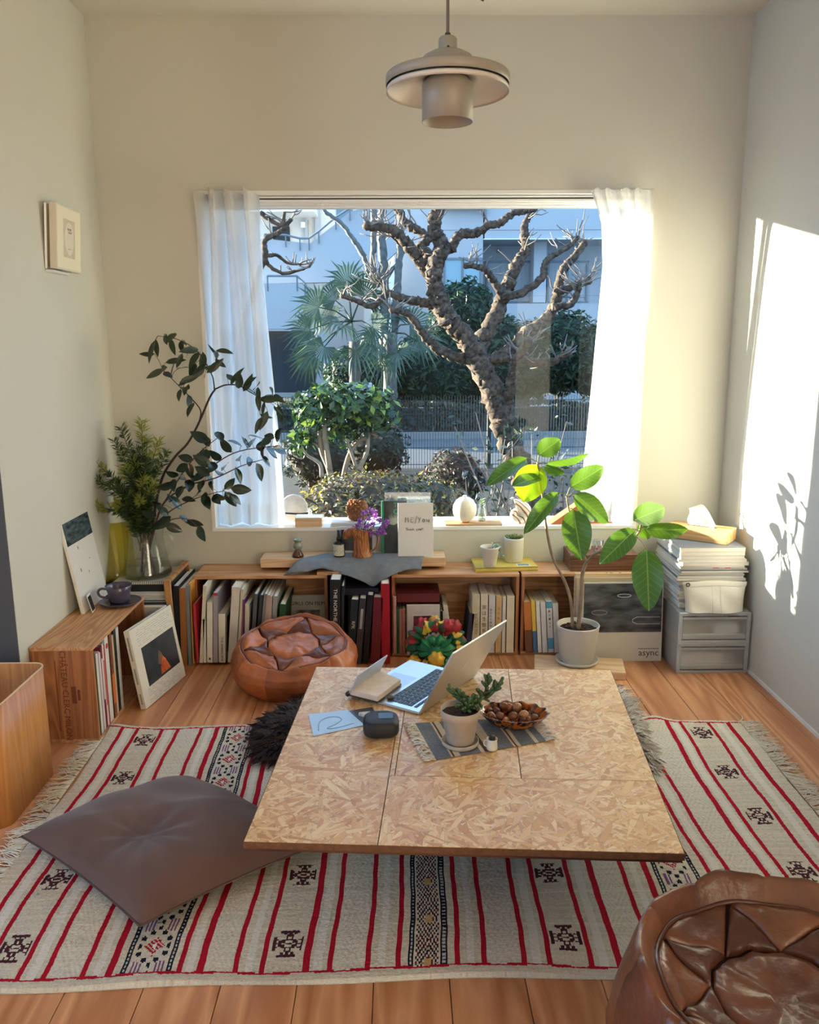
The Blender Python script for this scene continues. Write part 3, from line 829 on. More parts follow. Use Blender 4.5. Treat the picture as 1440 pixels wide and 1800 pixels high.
# burnt lettering and emblem on the end board of the left crate (faces the viewer)
BURN = mat('burnt_brand', srgb(112, 58, 34), 0.8)
T = frame((-0.2575 - .0008, 0.093, 0.155), (0, 0, -1), (0, -1, 0))
text('CHÂTEAU CLERC MILON', 0.026, BURN, lc, T, 'burnt_lettering', font_x=1.0)
eb = MB(); 
eb.bx(-.2583, -.2575, .060, .074, .13, .185); eb.bx(-.2583, -.2575, .048, .056, .14, .175); eb.bx(-.2583, -.2575, .116, .1185, .04, .27)
eb.build('burnt_emblem', BURN, lc)

def book(label, th, h, d, colr, loc, rotz=0, lean=0, tip=0, name='book', group=None, pages=PAGES, rough=0.5, spine=None, page_in=0.004, cover_t=0.0022, face=None):
    """stands on its tail: thickness x, spine at -y, height z. lean tilts sideways about y"""
    b = thing(name, label, 'book', loc, group=group)
    b.rotation_euler = (Matrix.Rotation(rotz, 3, 'Z') @ Matrix.Rotation(lean, 3, 'Y') @ Matrix.Rotation(tip, 3, 'X')).to_euler()
    key = 'cover_%d_%d_%d' % tuple(int(255 * x) for x in colr)
    cm = mat(key, colr, rough, var=0.06, scale=30)
    c = MB(); ct_ = min(cover_t, th * .2)
    c.bx(-th / 2, -th / 2 + ct_, 0, d, 0, h); c.bx(th / 2 - ct_, th / 2, 0, d, 0, h)
    if spine:
        c.mi = 1
    c.bx(-th / 2, th / 2, -0.001, ct_, 0, h, .0006)
    c.build('cover', [cm, mat('cover_%d_%d_%d' % tuple(int(255 * x) for x in spine), spine, rough)] if spine else cm, b)
    MB().bx(-th / 2 + ct_, th / 2 - ct_, ct_, d - page_in, page_in * .7, h - page_in * .7).build('pages', pages, b)
    return b
def spine_title(b, s, size, h, m, z=None, down=True, fx=1.0):
    T = frame((0, -0.0014, h / 2 if z is None else z), (0, 0, -1) if down else (0, 0, 1), (1, 0, 0) if down else (-1, 0, 0))
    return text(s, size, m, b, T, 'spine_title', font_x=fx)
def spine_band(b, th, z0, z1, m, name='spine_band'):
    MB().bx(-th / 2 * .98, th / 2 * .98, -0.0016, -0.0008, z0, z1).build(name, m, b)
def C(r, g, b): return srgb(r, g, b)

def bookpx(label, u0, u1, vtop, y, d, colr, z0=0.0, lean=0, vb=1165, group=None, **kw):
    p0, p1 = FY(u0, vb, y), FY(u1, vb, y)
    th = p1.x - p0.x; zt = FY((u0 + u1) / 2, vtop, y).z
    b = book(label, th * .96, (zt - z0) / max(.5, math.cos(lean)), d, colr, ((p0.x + p1.x) / 2, y, z0), lean=lean, group=group, **kw)
    return b, th * .96, zt - z0
WHT, CREAM = C(226, 222, 212), C(214, 204, 182)
g0 = 'books on the floor at the left end of the back shelf'
bookpx('tall black book with bent corner, leftmost on the floor by the back crate', 306, 317, 1030, 3.0, .25, C(30, 31, 34), lean=.04, group=g0)
b, th, h = bookpx('brown and black hardback second from left outside the back crate', 318.5, 330, 1034, 3.0, .24, C(52, 44, 42), spine=C(164, 106, 58), group=g0, lean=.03)
bookpx('thin blue book in third place outside the back crate', 331, 337, 1030, 3.0, .25, C(120, 128, 134), group=g0, lean=.02)
bookpx('book with orange cover squeezed against the back crate side', 337.3, 342, 1026, 3.02, .24, C(222, 156, 66), group=g0, lean=.01)
ga = 'books in the back crate behind the pouf'
zc = 0.012
YA_ = 2.998
for lab, u0, u1, vt, colr, lean, kw in (
    ('thin bright red book, first in the left back crate', 345, 350, 1062, C(190, 44, 62), .0, {}),
    ('tall cream book leaning over its neighbours in the left back crate', 350.5, 357, 1030, C(216, 208, 190), .10, {}),
    ('thin white booklet wedged third in the left back crate', 358, 363, 1088, C(224, 220, 212), .03, {}),
    ('white paperback with a tiny emblem at its foot in the left back crate', 364, 374, 1058, C(228, 224, 214), .05, {}),
    ('lavender grey book with a red head in the left back crate', 375, 383, 1042, C(160, 154, 166), .05, {}),
    ('white book with the spine title in black capitals, dark cover picture', 384.5, 397, 1079, C(206, 200, 180), .04, {'spine': C(224, 220, 206)}),
    ('thick off-white art book in the middle of the left back crate', 400, 415, 1032, C(212, 208, 200), .10, {}),
    ('cream book to the right of the thick art book', 416, 421, 1036, C(206, 198, 178), .10, {}),
    ('thin purple book in the left back crate', 422, 426, 1054, C(130, 66, 110), .08, {}),
    ('cream paperback lettered in grey in the left back crate', 429, 437, 1062, C(208, 202, 186), .06, {}),
    ('first of the dark grey books right of the cream paperback', 439, 446, 1044, C(86, 88, 94), .10, {}),
    ('charcoal book leaning in the dark part of the left back crate', 447, 453, 1046, C(52, 54, 60), .12, {}),
    ('silver grey book leaning in the left back crate', 454, 460, 1044, C(128, 128, 130), .12, {}),
    ('pinkish beige book leaning near the pouf top', 461, 468, 1046, C(186, 160, 150), .10, {}),
    ('pale pink thin book beside the beige leaning book', 469, 474, 1048, C(198, 172, 168), .08, {}),
    ('pale grey book leaning above the pouf edge', 475, 483, 1048, C(150, 152, 152), .08, {}),
    ('dark green book, last of the leaning row in the left back crate', 485, 496, 1062, C(42, 84, 52), .10, {})):
    b, th, h = bookpx(lab, u0, u1, vt, YA_, .24, colr, zc, lean, group=ga, **kw)
    if 'capitals' in lab:
        spine_title(b, 'THE AMERICANS', .0105, h, INK, .055, fx=1.25)
        MB().bx(th / 2, th / 2 + .0006, .03, .2, .03, h - .02).build('cover_picture', mat('dark_photo', (.05, .05, .055), .4, var=.8, scale=14), b)
    if 'emblem' in lab: MB().bx(-.003, .003, -.0018, -.0009, .012, .02).build('emblem', INK, b)
    if 'red head' in lab: MB().bx(-th / 2, th / 2, -.0018, .003, h * .96, h).build('head_band', mat('red_band', C(170, 50, 60)), b)
# book shown face-on in the back of the crate
p = FY(540.5, 1047, 3.2); xa, xb = FY(511, 1060, 3.2).x, FY(570.5, 1060, 3.2).x
gb = book('grey-blue book facing out with a two-figure cover picture, back of the left crate', .012, p.z - zc, xb - xa, C(190, 192, 186), (xa, 3.20, zc), 0, group=ga)
gb.rotation_euler = (0, 0, -pi / 2); gb.location = (xa, 3.206, zc)
hh = p.z - zc; ww = xb - xa
T = frame((.0065, ww / 2, hh - .033), (0, 1, 0), (0, 0, 1))
text('GIRLS ON FILM', .021, INK, gb, T, 'cover_title', font_x=1.0)
MB().bx(.006, .0068, .02, ww - .02, .01, hh - .06).build('cover_picture', mat('grey_photo', (.22, .22, .21), .5, var=.9, scale=26), gb)

gg = 'dark books standing between the two crates'
YGp = 3.0
for lab, u0, u1, vt, colr, lean, kw in (
    ('tall black book with white capitals down its spine, between the crates', 579, 598, 1019, C(24, 25, 30), .03, {}),
    ('thin black book right of the tall lettered one', 599, 604, 1030, C(32, 34, 42), .03, {}),
    ('dark teal book with block letters on its spine', 609, 622, 1054, C(22, 40, 48), .09, {}),
    ('dark grey book with pale lettering beside the teal one', 623.5, 635, 1052, C(58, 60, 64), .09, {}),
    ('plain black book in front of the lying volume', 636.5, 647, 1046, C(20, 20, 25), .09, {}),
    ('maroon book with a long thin gold title', 651, 668, 1050, C(112, 28, 42), .06, {}),
    ('tall bright red book at the right end of the gap between crates', 671, 686, 1026, C(176, 14, 40), .0, {})):
    b, th, h = bookpx(lab, u0, u1, vt, YGp, .24, colr, 0, lean, group=gg, **kw)
    if 'tall black' in lab: spine_title(b, 'THE NORTHE', .019, h, PAPER, h - .10, fx=1.1)
    if 'block letters' in lab: spine_title(b, 'RPK', .018, h, PAPER, h - .10)
    if 'maroon' in lab: spine_title(b, '· · · · · · · · · · ·', .012, h, mat('gold_foil', (.5, .36, .16), .3, metal=.8), h / 2, fx=1.4)
    if 'pale lettering' in lab: spine_band(b, th * .4, h - .12, h - .04, mat('pale_spine_print', (.45, .45, .44)))
xa, xb = FY(600, 1035, 3.05).x, FY(665, 1035, 3.05).x
lb = thing('book', 'dark navy book lying flat on top of the standing dark books', 'book', ((xa + xb) / 2, 3.06, .262), group=gg)
MB().bx(-(xb - xa) / 2, (xb - xa) / 2, -.01, .18, 0, .003).build('cover', mat('navy_cover', C(34, 34, 54)), lb); MB().bx(-(xb - xa) / 2, (xb - xa) / 2, -.01, .18, .022, .025).build('cover', mat('navy_cover', C(34, 34, 54)), lb)
MB().bx(-(xb - xa) / 2, (xb - xa) / 2, -.0105, -.008, 0, .025).build('spine', mat('navy_cover', C(34, 34, 54)), lb)
MB().bx(-(xb - xa) / 2 + .004, (xb - xa) / 2 - .004, -.006, .176, .003, .022).build('pages', PAGES, lb)

gm = 'books in the middle back crate'
YM = 3.075
for lab, u0, u1, vt, colr, lean, kw in (
    ('pale pink spotted thin book, first in the middle crate', 692, 697.5, 1048, C(206, 176, 170), 0, {}),
    ('thin green book under the lying maroon volume', 698, 702, 1070, C(42, 110, 72), 0, {}),
    ('beige pink paperback left of the white framed-picture book', 702.5, 707, 1071, C(196, 158, 146), 0, {}),
    ('second beige pink paperback left of the white framed-picture book', 707.5, 713, 1071, C(186, 146, 134), 0, {}),
    ('green book right of the white framed-picture book', 775, 780, 1074, C(46, 104, 78), -.02, {}),
    ('white paperback leaning right in the middle crate', 782, 789, 1074, C(220, 214, 204), -.10, {}),
    ('cream paperback leaning beside the white one', 790, 798, 1064, C(214, 206, 190), -.13, {}),
    ('dark blue slim book leaning against the row of pale paperbacks', 817, 827, 1078, C(38, 46, 70), .10, {}),
    ('cream paperback with a long title in grey capitals', 829, 843, 1045, C(206, 196, 168), .0, {}),
    ('white book with black Japanese title, second of the pale row', 844, 857, 1044, C(220, 212, 192), 0, {}),
    ('pale grey book with small Japanese print, third of the pale row', 858, 869.5, 1046, C(206, 204, 204), 0, {}),
    ('tan paperback in the pale row of the middle crate', 870.5, 881, 1048, C(206, 172, 120), 0, {}),
    ('slim white paperback between tan and cream ones', 882, 888, 1049, C(216, 208, 196), 0, {}),
    ('plain cream book at the right end of the middle crate', 889.5, 903, 1048, C(220, 208, 180), 0, {})):
    b, th, h = bookpx(lab, u0, u1, vt, YM, .16, colr, zc, lean, vb=1145, group=gm, **kw)
    if 'grey capitals' in lab: spine_title(b, 'NATURE FIX', .0155, h, mat('grey_print', (.18, .16, .13)), h - .12, fx=1.0)
    if 'Japanese title' in lab:
        for k, ch in enumerate('家は生態系'): text(ch, .0185, INK, b, frame((0, -.0014, h - .055 - .024 * k), (1, 0, 0), (0, 0, 1)), 'spine_title')
    if 'small Japanese' in lab:
        for k, ch in enumerate('あなたの体は'): text(ch, .010, INK, b, frame((-.004, -.0014, h - .06 - .013 * k), (1, 0, 0), (0, 0, 1)), 'spine_title')
    if 'tan paperback' in lab:
        for k, ch in enumerate('土と生'): text(ch, .0105, INK, b, frame((0, -.0014, h - .05 - .02 * k), (1, 0, 0), (0, 0, 1)), 'spine_title')
# maroon volume lying on the thin ones, white picture book facing out
xa, xb = FY(698, 1055, 3.08).x, FY(773, 1055, 3.08).x
z1 = FY(730, 1044, 3.08).z
mv = thing('book', 'maroon volume lying on top of the thin books in the middle crate', 'book', ((xa + xb) / 2, 3.085, z1 - .034), group=gm)
hw = (xb - xa) / 2; MAR = mat('maroon_cover', C(104, 34, 40))
for za, zb_ in ((0, .003), (.031, .034)): MB().bx(-hw, hw, 0, .14, za, zb_).build('cover', MAR, mv)
MB().bx(-hw, hw, -.001, .002, 0, .034).build('spine', MAR, mv); MB().bx(-hw + .003, hw - .003, .002, .136, .003, .031).build('pages', PAGES, mv)
xa, xb = FY(715, 1062, 3.068).x, FY(773, 1062, 3.068).x
z1 = FY(740, 1063, 3.068).z; ww, hh = xb - xa, z1 - zc
wb_ = book('white book facing out with a framed interior picture, middle crate', .014, hh, ww, C(214, 206, 198), (xa, 3.0665, zc), group=gm); wb_.rotation_euler = (0, 0, -pi / 2)
MB().bx(.0068, .0076, .026, ww - .028, hh - .11, hh - .042).build('cover_picture', mat('brown_interior_photo', (.14, .06, .045), .4, var=.8, scale=30), wb_)
MB().bx(.0066, .0072, .023, ww - .025, hh - .113, hh - .039).build('picture_border', PAPER, wb_)

gc = 'paperbacks in the right back crate'
for lab, u0, u1, vt, colr, lean, kw in (
    ('orange and brown paperback, leftmost in the right crate', 924, 937, 1058, C(196, 116, 54), -.06, {}),
    ('yellow paperback with a blue lower half in the right crate', 938, 945, 1056, C(226, 190, 70), -.07, {}),
    ('white paperback next to the yellow and blue one', 946, 953, 1057, C(226, 222, 216), -.07, {}),
    ('second white paperback in the right crate', 954, 963, 1058, C(220, 216, 212), -.07, {}),
    ('white paperback with pale blue head and foot in the right crate', 964, 974, 1056, C(228, 226, 222), -.07, {}),
    ('white paperback at the end of the row by the plant', 975, 985, 1060, C(220, 216, 208), -.07, {})):
    b, th, h = bookpx(lab, u0, u1, vt, YM, .16, colr, zc, lean, vb=1142, group=gc)
    if 'blue lower half' in lab: spine_band(b, th, .0, h * .42, mat('blue_print', C(66, 110, 150)))
    if 'pale blue head' in lab:
        spine_band(b, th, h * .86, h * .99, mat('sky_print', C(92, 164, 200))); spine_band(b, th, .015, .06, mat('sky_print', C(92, 164, 200)))
        for k, ch in enumerate('森と暮らす'): text(ch, .010, INK, b, frame((0, -.0019, h * .8 - .016 * k), (1, 0, 0), (0, 0, 1)), 'spine_title')
    if 'orange' in lab: spine_band(b, th, 0, h * .45, mat('brown_print', C(112, 70, 46)))

# plank bridging the two crates
xa, xb = X3(559), X3(700)
props(MB().bx(xa, xb, YC + .002, YC + .185, ZT, ZT + .013, .001).build('bridge_plank', CRATEW), 'thin brown plank bridging the left and middle back crates', 'plank')

# books in the left crate: spines look into the room (+x)
gl_ = 'books and magazines in the left wall crate'
def bookL(label, y0, th, h, colr, d=.17, out=0.0, lean=0.0, z0=zc, **kw):
    return book(label, th, h, d, colr, (-0.937 + out, y0 + th / 2, z0), rotz=pi / 2, lean=lean, group=gl_, **kw)
yy = 2.392
lst = [('dark green large book nearest the viewer in the left crate', .016, .265, C(30, 54, 46), {}),
       ('thin cream magazine beside the green book, left crate', .007, .262, C(214, 208, 190), {}),
       ('white magazine with worn spine in the left crate', .008, .262, C(224, 222, 214), {}),
       ('grey magazine in the left crate, among the white ones', .007, .258, C(150, 150, 152), {}),
       ('white and pink magazine in the left crate', .007, .262, C(222, 190, 196), {}),
       ('slim pale magazine before the red lettered books', .007, .256, C(210, 212, 208), {}),
       ('dark red book with white letters in the left crate', .016, .272, C(116, 28, 40), {}),
       ('white book with red lettering on its spine, left crate', .013, .274, C(222, 206, 200), {}),
       ('brick red thin book in the left crate', .010, .266, C(170, 62, 44), {}),
       ('white book with a round red mark near the top of its spine', .030, .285, C(220, 216, 212), {}),
       ('brown and orange book beside the white marked one', .022, .292, C(122, 72, 48), {}),
       ('beige book mostly hidden behind the leaning picture book', .026, .270, C(196, 172, 140), {}),
       ('black book behind the leaning white picture book', .024, .285, C(34, 34, 38), {}),
       ('white book at the far end of the left crate', .025, .28, C(212, 212, 210), {})]
for lab, th, h, colr, kw in lst:
    b = bookL(lab, yy, th * .97, h, colr, out=.0 if 'marked' in lab else -.004, **kw)
    if 'round red' in lab:
        MB().lathe([(0, 0), (.009, 0), (.009, .001), (0, .001)], (0, -.0012, h - .03), 14, Matrix.Rotation(pi / 2, 3, 'X')).build('round_mark', mat('red_mark', C(190, 44, 48)), b)
    if 'white letters' in lab: spine_band(b, th * .4, h * .35, h * .85, PAPER)
    if 'red lettering' in lab: spine_band(b, th * .45, h * .25, h * .8, mat('red_mark', C(190, 44, 48)))
    if 'brown and orange' in lab: spine_band(b, th, .05, .15, mat('orange_print', C(206, 108, 48)))
    yy += th + .0008
# taller books standing on the floor just beyond the crate, and flat ones on them
gl2 = 'books standing in the corner beyond the left crate'
for i, (lab, y0, th, h, colr) in enumerate((('white slipcase standing in the corner beyond the left crate', 2.905, .03, .265, C(206, 206, 210)), ('navy boxed book standing in the corner beyond the left crate', 2.937, .022, .275, C(44, 50, 70)), ('pale grey book standing in the corner beyond the left crate', 2.961, .03, .285, C(186, 188, 192)), ('white folio standing in the corner, farthest of the four', 2.993, .022, .292, C(218, 218, 220)))):
    book(lab, th, h, .17, colr, (-0.872, y0 + th / 2, 0), rotz=pi / 2, group=gl2)
# big white picture book leaning against the left crate
pb0, pb1 = FZ(248, 1247), FZ(318, 1188)
dirv = (pb1 - pb0).normalized()
wl = (pb1 - pb0).length
ztop = FY(242, 1112, pb0.y).z
pk = thing('picture_book', 'large white picture book with a night photograph leaning on the left crate', 'book', pb0)
tiltb = math.radians(9)
Mx = frame((0, 0, 0), dirv, Vector((0, 0, 1)) + Vector((-dirv.y, dirv.x, 0)) * math.tan(tiltb))
pk.rotation_euler = Mx.to_euler()
PW, PH, PT = wl, ztop / math.cos(tiltb), .02
WCOV = mat('white_cover', C(224, 218, 204), .5)
# local: x along the width, y up, z towards the room
MB().bx(0, PW, 0, PH, PT - .003, PT).build('front_cover', WCOV, pk); MB().bx(0, PW, 0, PH, 0, .003).build('back_cover', WCOV, pk)
MB().bx(-.001, .003, 0, PH, 0, PT).build('spine', WCOV, pk); MB().bx(.003, PW - .004, .004, PH - .004, .003, PT - .003).build('pages', PAPER, pk)
NIGHT = mat('night_photo', (.035, .04, .05), .35, var=.7, scale=16)
MB().bx(PW * .16, PW * .93, PH * .22, PH * .72, PT, PT + .0008).build('cover_picture', NIGHT, pk)
FIRE = mat('fire_glow_print', C(206, 96, 50), .4, var=.5, scale=40)
T = Matrix.Identity(4)
MB().prism([(PW * .46, PH * .25), (PW * .70, PH * .25), (PW * .62, PH * .40), (PW * .57, PH * .46), (PW * .50, PH * .37)], PT + .0008, PT + .0014, T).build('printed_fire', FIRE, pk)
MB().prism([(PW * .44, PH * .40), (PW * .50, PH * .37), (PW * .57, PH * .46), (PW * .545, PH * .52), (PW * .50, PH * .56)], PT + .0008, PT + .0013, T).build('printed_tent', mat('tent_print', C(120, 96, 76), .5, var=.4, scale=30), pk)
rng = random.Random(12)
sc_ = MB()
for (ya, yb, n) in ((.76, .95, 8), (.03, .19, 7)):
    for k in range(n):
        yv = PH * lerp(ya, yb, k / (n - 1)); x = PW * .12
        while x < PW * .9:
            w = rng.uniform(.004, .014)
            if rng.random() < .75: sc_.bx(x, x + w, yv, yv + .0012, PT, PT + .0005)
            x += w + rng.uniform(.002, .006)
sc_.build('scribbled_lines', mat('grey_handwriting', (.35, .34, .32)), pk, kind='stuff')
for (a, c) in ((.06, .2), (.32, .52), (.62, .92)): MB().bx(-.0018, -.0008, PH * a, PH * c, PT * .35, PT * .65).build('spine_print', mat('grey_handwriting', (.35, .34, .32)), pk)
# ------------------------------------------------------------------ woven rug
RX0, RX1, RY0, RY1 = -0.935, 1.088, 1.372, 2.478
cell = 0.0036
nx, ny = int((RX1 - RX0) / cell), int((RY1 - RY0) / cell)
gx = np.linspace(RX0, RX1, nx + 1); gy = np.linspace(RY0, RY1, ny + 1)
cx, cy_ = np.meshgrid((gx[:-1] + gx[1:]) / 2, (gy[:-1] + gy[1:]) / 2)
def rug_wobble(x, y):
    return 0.005 * np.sin(y * 6 + x * 2) + 0.0018 * np.sin(y * 19 + x * 5) + 0.0005 * np.sin(y * 80 + x * 40)
PX = cx
np.random.seed(4)
base = np.ones((ny, nx, 3)) * np.array(srgb(206, 198, 182))
base *= (1 + np.random.normal(0, .05, (ny, nx, 1))) * (1 + .05 * np.random.normal(0, 1, (ny, 1, 1)))
pinkish = np.random.random((ny, nx)) < .03
base[pinkish] = srgb(204, 172, 162)
REDC, BLK, PUR, MARO, WH = map(np.array, (srgb(172, 24, 46), srgb(30, 32, 44), srgb(120, 84, 124), srgb(92, 36, 44), srgb(226, 224, 220)))
inner = (cy_ > RY0 + .030) & (cy_ < RY1 - .022)
def band(x, w): return (np.abs(PX - x) < w / 2) & inner
# paler woven bands between the red lines, faint lozenges
for xa in (-.868, -.738, -.61, -.426, -.307, -.168, -.04, .14, .272, .405, .537, .733, .866, 1.01):
    m_ = band(xa, .016); base[m_] = base[m_] * .4 + WH * .6
for x0, x1 in ((-.713, -.638), (-.408, -.334), (-.143, -.068), (.166, .247), (.435, .509), (.757, .843)):
    q = (PX - (x0 + x1) / 2) / (x1 - x0); p_ = ((cy_ / .12) % 1) - .5
    d_ = np.abs(q) + np.abs(p_) * .8
    m_ = (np.abs(q) < .38) & inner & ((d_ * 14).astype(int) % 2 == 0)
    base[m_] = base[m_] * .6 + WH * .4
for x_ in (-.89, -.843, -.763, -.713, -.638, -.585, -.447, -.405, -.334, -.281, -.192, -.143, -.068, -.006, .112, .166, .247, .297, .379, .435, .509, .565, .71, .757, .843, .889, .979, 1.041):
    base[band(x_, .0115)] = REDC
for x_ in (-.558, -.468, .018, .086, .588, .678):
    base[band(x_, .0125)] = BLK
    lad = band(x_, .005) & (((cy_ / .011) % 1) < .5); base[lad] = srgb(186, 182, 176)
def gem_band(x0, x1, dark):
    q = (PX - (x0 + x1) / 2) / (x1 - x0) * 1.0; p_ = (((cy_ - 1.41) / .128) % 1) - .5
    ins = (np.abs(q) < .42) & inner
    d_ = np.abs(q) * 1.0 + np.abs(p_) * .92
    if dark:
        k = (d_ * 17).astype(int)
        base[ins & (k % 2 == 0)] = MARO
        base[ins & (k % 4 == 0)] = BLK * .9
        base[ins & (np.abs(p_) > .40) & (np.abs(q) < .12)] = srgb(190, 160, 110)
    else:
        iw = np.clip(((q + .5) * 21).astype(int), 0, 20); jh = (((cy_ - 1.41) / .0036).astype(int)) % 36
        G = np.zeros((36, 21), int)
        for j_ in range(36):
            for i_ in range(21):
                a_, b2 = abs(i_ - 10), abs(j_ - 18)
                dd = a_ + b2 * .75
                if dd < 6.2: G[j_, i_] = 1 if (i_ + j_) % 3 else 0
                if dd < 1.8: G[j_, i_] = 4
                for ox, oy in ((0, 15), (4, 11), (8, 6), (9, 0)):
                    if abs(b2 - oy) + max(0, abs(a_ - ox) * 1.2) < 2.4 and not (b2 - oy < -1): G[j_, i_] = 2
                if b2 > 12 and 4 < a_ < 10 and (a_ + b2) > 18: G[j_, i_] = 3 if (a_ % 2) else 0
        code = G[jh, iw]
        for kk, cc_ in ((1, REDC), (2, BLK), (3, PUR), (4, WH)): base[ins & (code == kk)] = cc_
gem_band(-.55, -.476, False); gem_band(.024, .08, True); gem_band(.596, .67, False)
BIT = ["..#######..", "...#.#.#...", "....###....", "#...#.#...#", "##.#####.##", "#.##...##.#", "###.###.###", "#.##...##.#", "##.#####.##", "#...#.#...#", "....###....", "...#.#.#...", "..#######.."]
for xm in (-.803, -.236, .338, .934):
    for ym in (1.482, 1.70, 1.925, 2.15, 2.385):
        u_ = ((PX - xm) / .0056 + 5.5); v_ = ((cy_ - ym) / .0056 + 6.5)
        ok = (u_ >= 0) & (u_ < 11) & (v_ >= 0) & (v_ < 13)
        ui, vi = np.clip(u_.astype(int), 0, 10), np.clip(v_.astype(int), 0, 12)
        bm2 = np.array([[c == '#' for c in r] for r in BIT])
        base[ok & bm2[vi, ui]] = srgb(74, 40, 48)
for yl in (RY0 + .029, RY1 - .021):
    base[(np.abs(cy_ - yl + .002 * np.sin(cx * 40)) < .0032)] = REDC
GX, GY = np.meshgrid(gx, gy)
sY = .975 + .025 * (GY - 1.4) / 1.05
GZr = .006 + .0022 * np.sin(GX * 9 + GY * 5) + .0015 * np.sin(GX * 17 - GY * 11) + .0006 * np.random.normal(0, 1, GX.shape)
GZr += .012 * np.exp(-((GX + .93) ** 2 + (GY - 2.48) ** 2) / .004) + .022 * np.exp(-((GX - .80) ** 2 / .003 + (GY - 2.48) ** 2 / .004))
GXr = (GX - rug_wobble(GX, GY)) * sY; GYr = GY + .010 * np.sin(GX * 2.6 + 1.0) * np.clip((1.9 - GY) / .5, 0, 1) + .004 * np.sin(GX * 11) * np.clip((1.6 - GY) / .2, 0, 1)
edge = (GY < RY0 + .004) | (GY > RY1 - .004) | (GX < RX0 + .003) | (GX > RX1 - .003)
GZr[edge] = .001
me = bpy.data.meshes.new('rug')
nv = GX.size
me.vertices.add(nv); me.vertices.foreach_set('co', np.stack([GXr, GYr, np.maximum(GZr, .001)], -1).astype(np.float32).ravel())
ii = np.arange(nv).reshape(GX.shape)
quads = np.stack([ii[:-1, :-1], ii[:-1, 1:], ii[1:, 1:], ii[1:, :-1]], -1).reshape(-1, 4)
nf = len(quads)
me.loops.add(nf * 4); me.loops.foreach_set('vertex_index', quads.ravel().astype(np.int32))
me.polygons.add(nf); me.polygons.foreach_set('loop_start', np.arange(0, nf * 4, 4, dtype=np.int32))
me.update(calc_edges=True)
ca = me.color_attributes.new('weave', 'FLOAT_COLOR', 'CORNER')
cc = np.concatenate([np.clip(base, 0, 1).reshape(-1, 3), np.ones((nf, 1))], 1)
ca.data.foreach_set('color', np.repeat(cc, 4, 0).astype(np.float32).ravel())
rm = bpy.data.materials.new('woven_wool'); nt, N, L, B = nodes_of(rm)
at = N.new('ShaderNodeAttribute'); at.attribute_name = 'weave'; L.new(at.outputs['Color'], B.inputs['Base Color'])
B.inputs['Roughness'].default_value = .95; B.inputs['Specular IOR Level'].default_value = .1
tc = N.new('ShaderNodeTexCoord'); wv = N.new('ShaderNodeTexNoise'); wv.inputs['Scale'].default_value = 320; mpg = N.new('ShaderNodeMapping'); mpg.inputs['Scale'].default_value = (.35, 1.6, 1)
L.new(tc.outputs['Object'], mpg.inputs[0]); L.new(mpg.outputs[0], wv.inputs[0]); bpn = N.new('ShaderNodeBump'); bpn.inputs['Strength'].default_value = .5; bpn.inputs['Distance'].default_value = .003
L.new(wv.outputs[0], bpn.inputs['Height']); L.new(bpn.outputs[0], B.inputs['Normal'])
me.materials.append(rm)
rug = thing('flat_woven_rug', 'cream flat-woven rug with red stripes and small dark motifs', 'rug', (0, 0, 0))
ro = bpy.data.objects.new('weave', me); col.objects.link(ro); ro.parent = rug
FRM = mat('fringe_wool', srgb(226, 220, 206), .95)
rng = random.Random(8)
for side in (-1, 1):
    f = MB(); f.smooth = True
    ys = RY0 + .01
    tass = 0
    while ys < RY1 - .005:
        xs_ = (RX0 + .002 if side < 0 else RX1 - .002) * (.975 + .025 * (ys - 1.4) / 1.05)
        clump = math.sin(ys * 29) + .5 * math.sin(ys * 61 + 1)
        for k in range(2):
            p = Vector((xs_, ys + rng.uniform(-.002, .002), .006)); d = Vector((side, clump * .35 + rng.gauss(0, .18), rng.uniform(-.05, .25)))
            q = [p]; Lr = rng.uniform(.05, .085)
            curl = rng.gauss(0, .35)
            for s in range(5):
                d = (d + Vector((0, curl * .4 + rng.gauss(0, .12), -.12))).normalized()
                q.append(q[-1] + d * Lr / 5); q[-1].z = max(q[-1].z, .003 + rng.uniform(0, .004))
            f.tube(q, [.0017, .0016, .0015, .0014, .0012, .0008], 4)
        ys += .0062
    f.build('fringe', FRM, rug, kind='stuff')

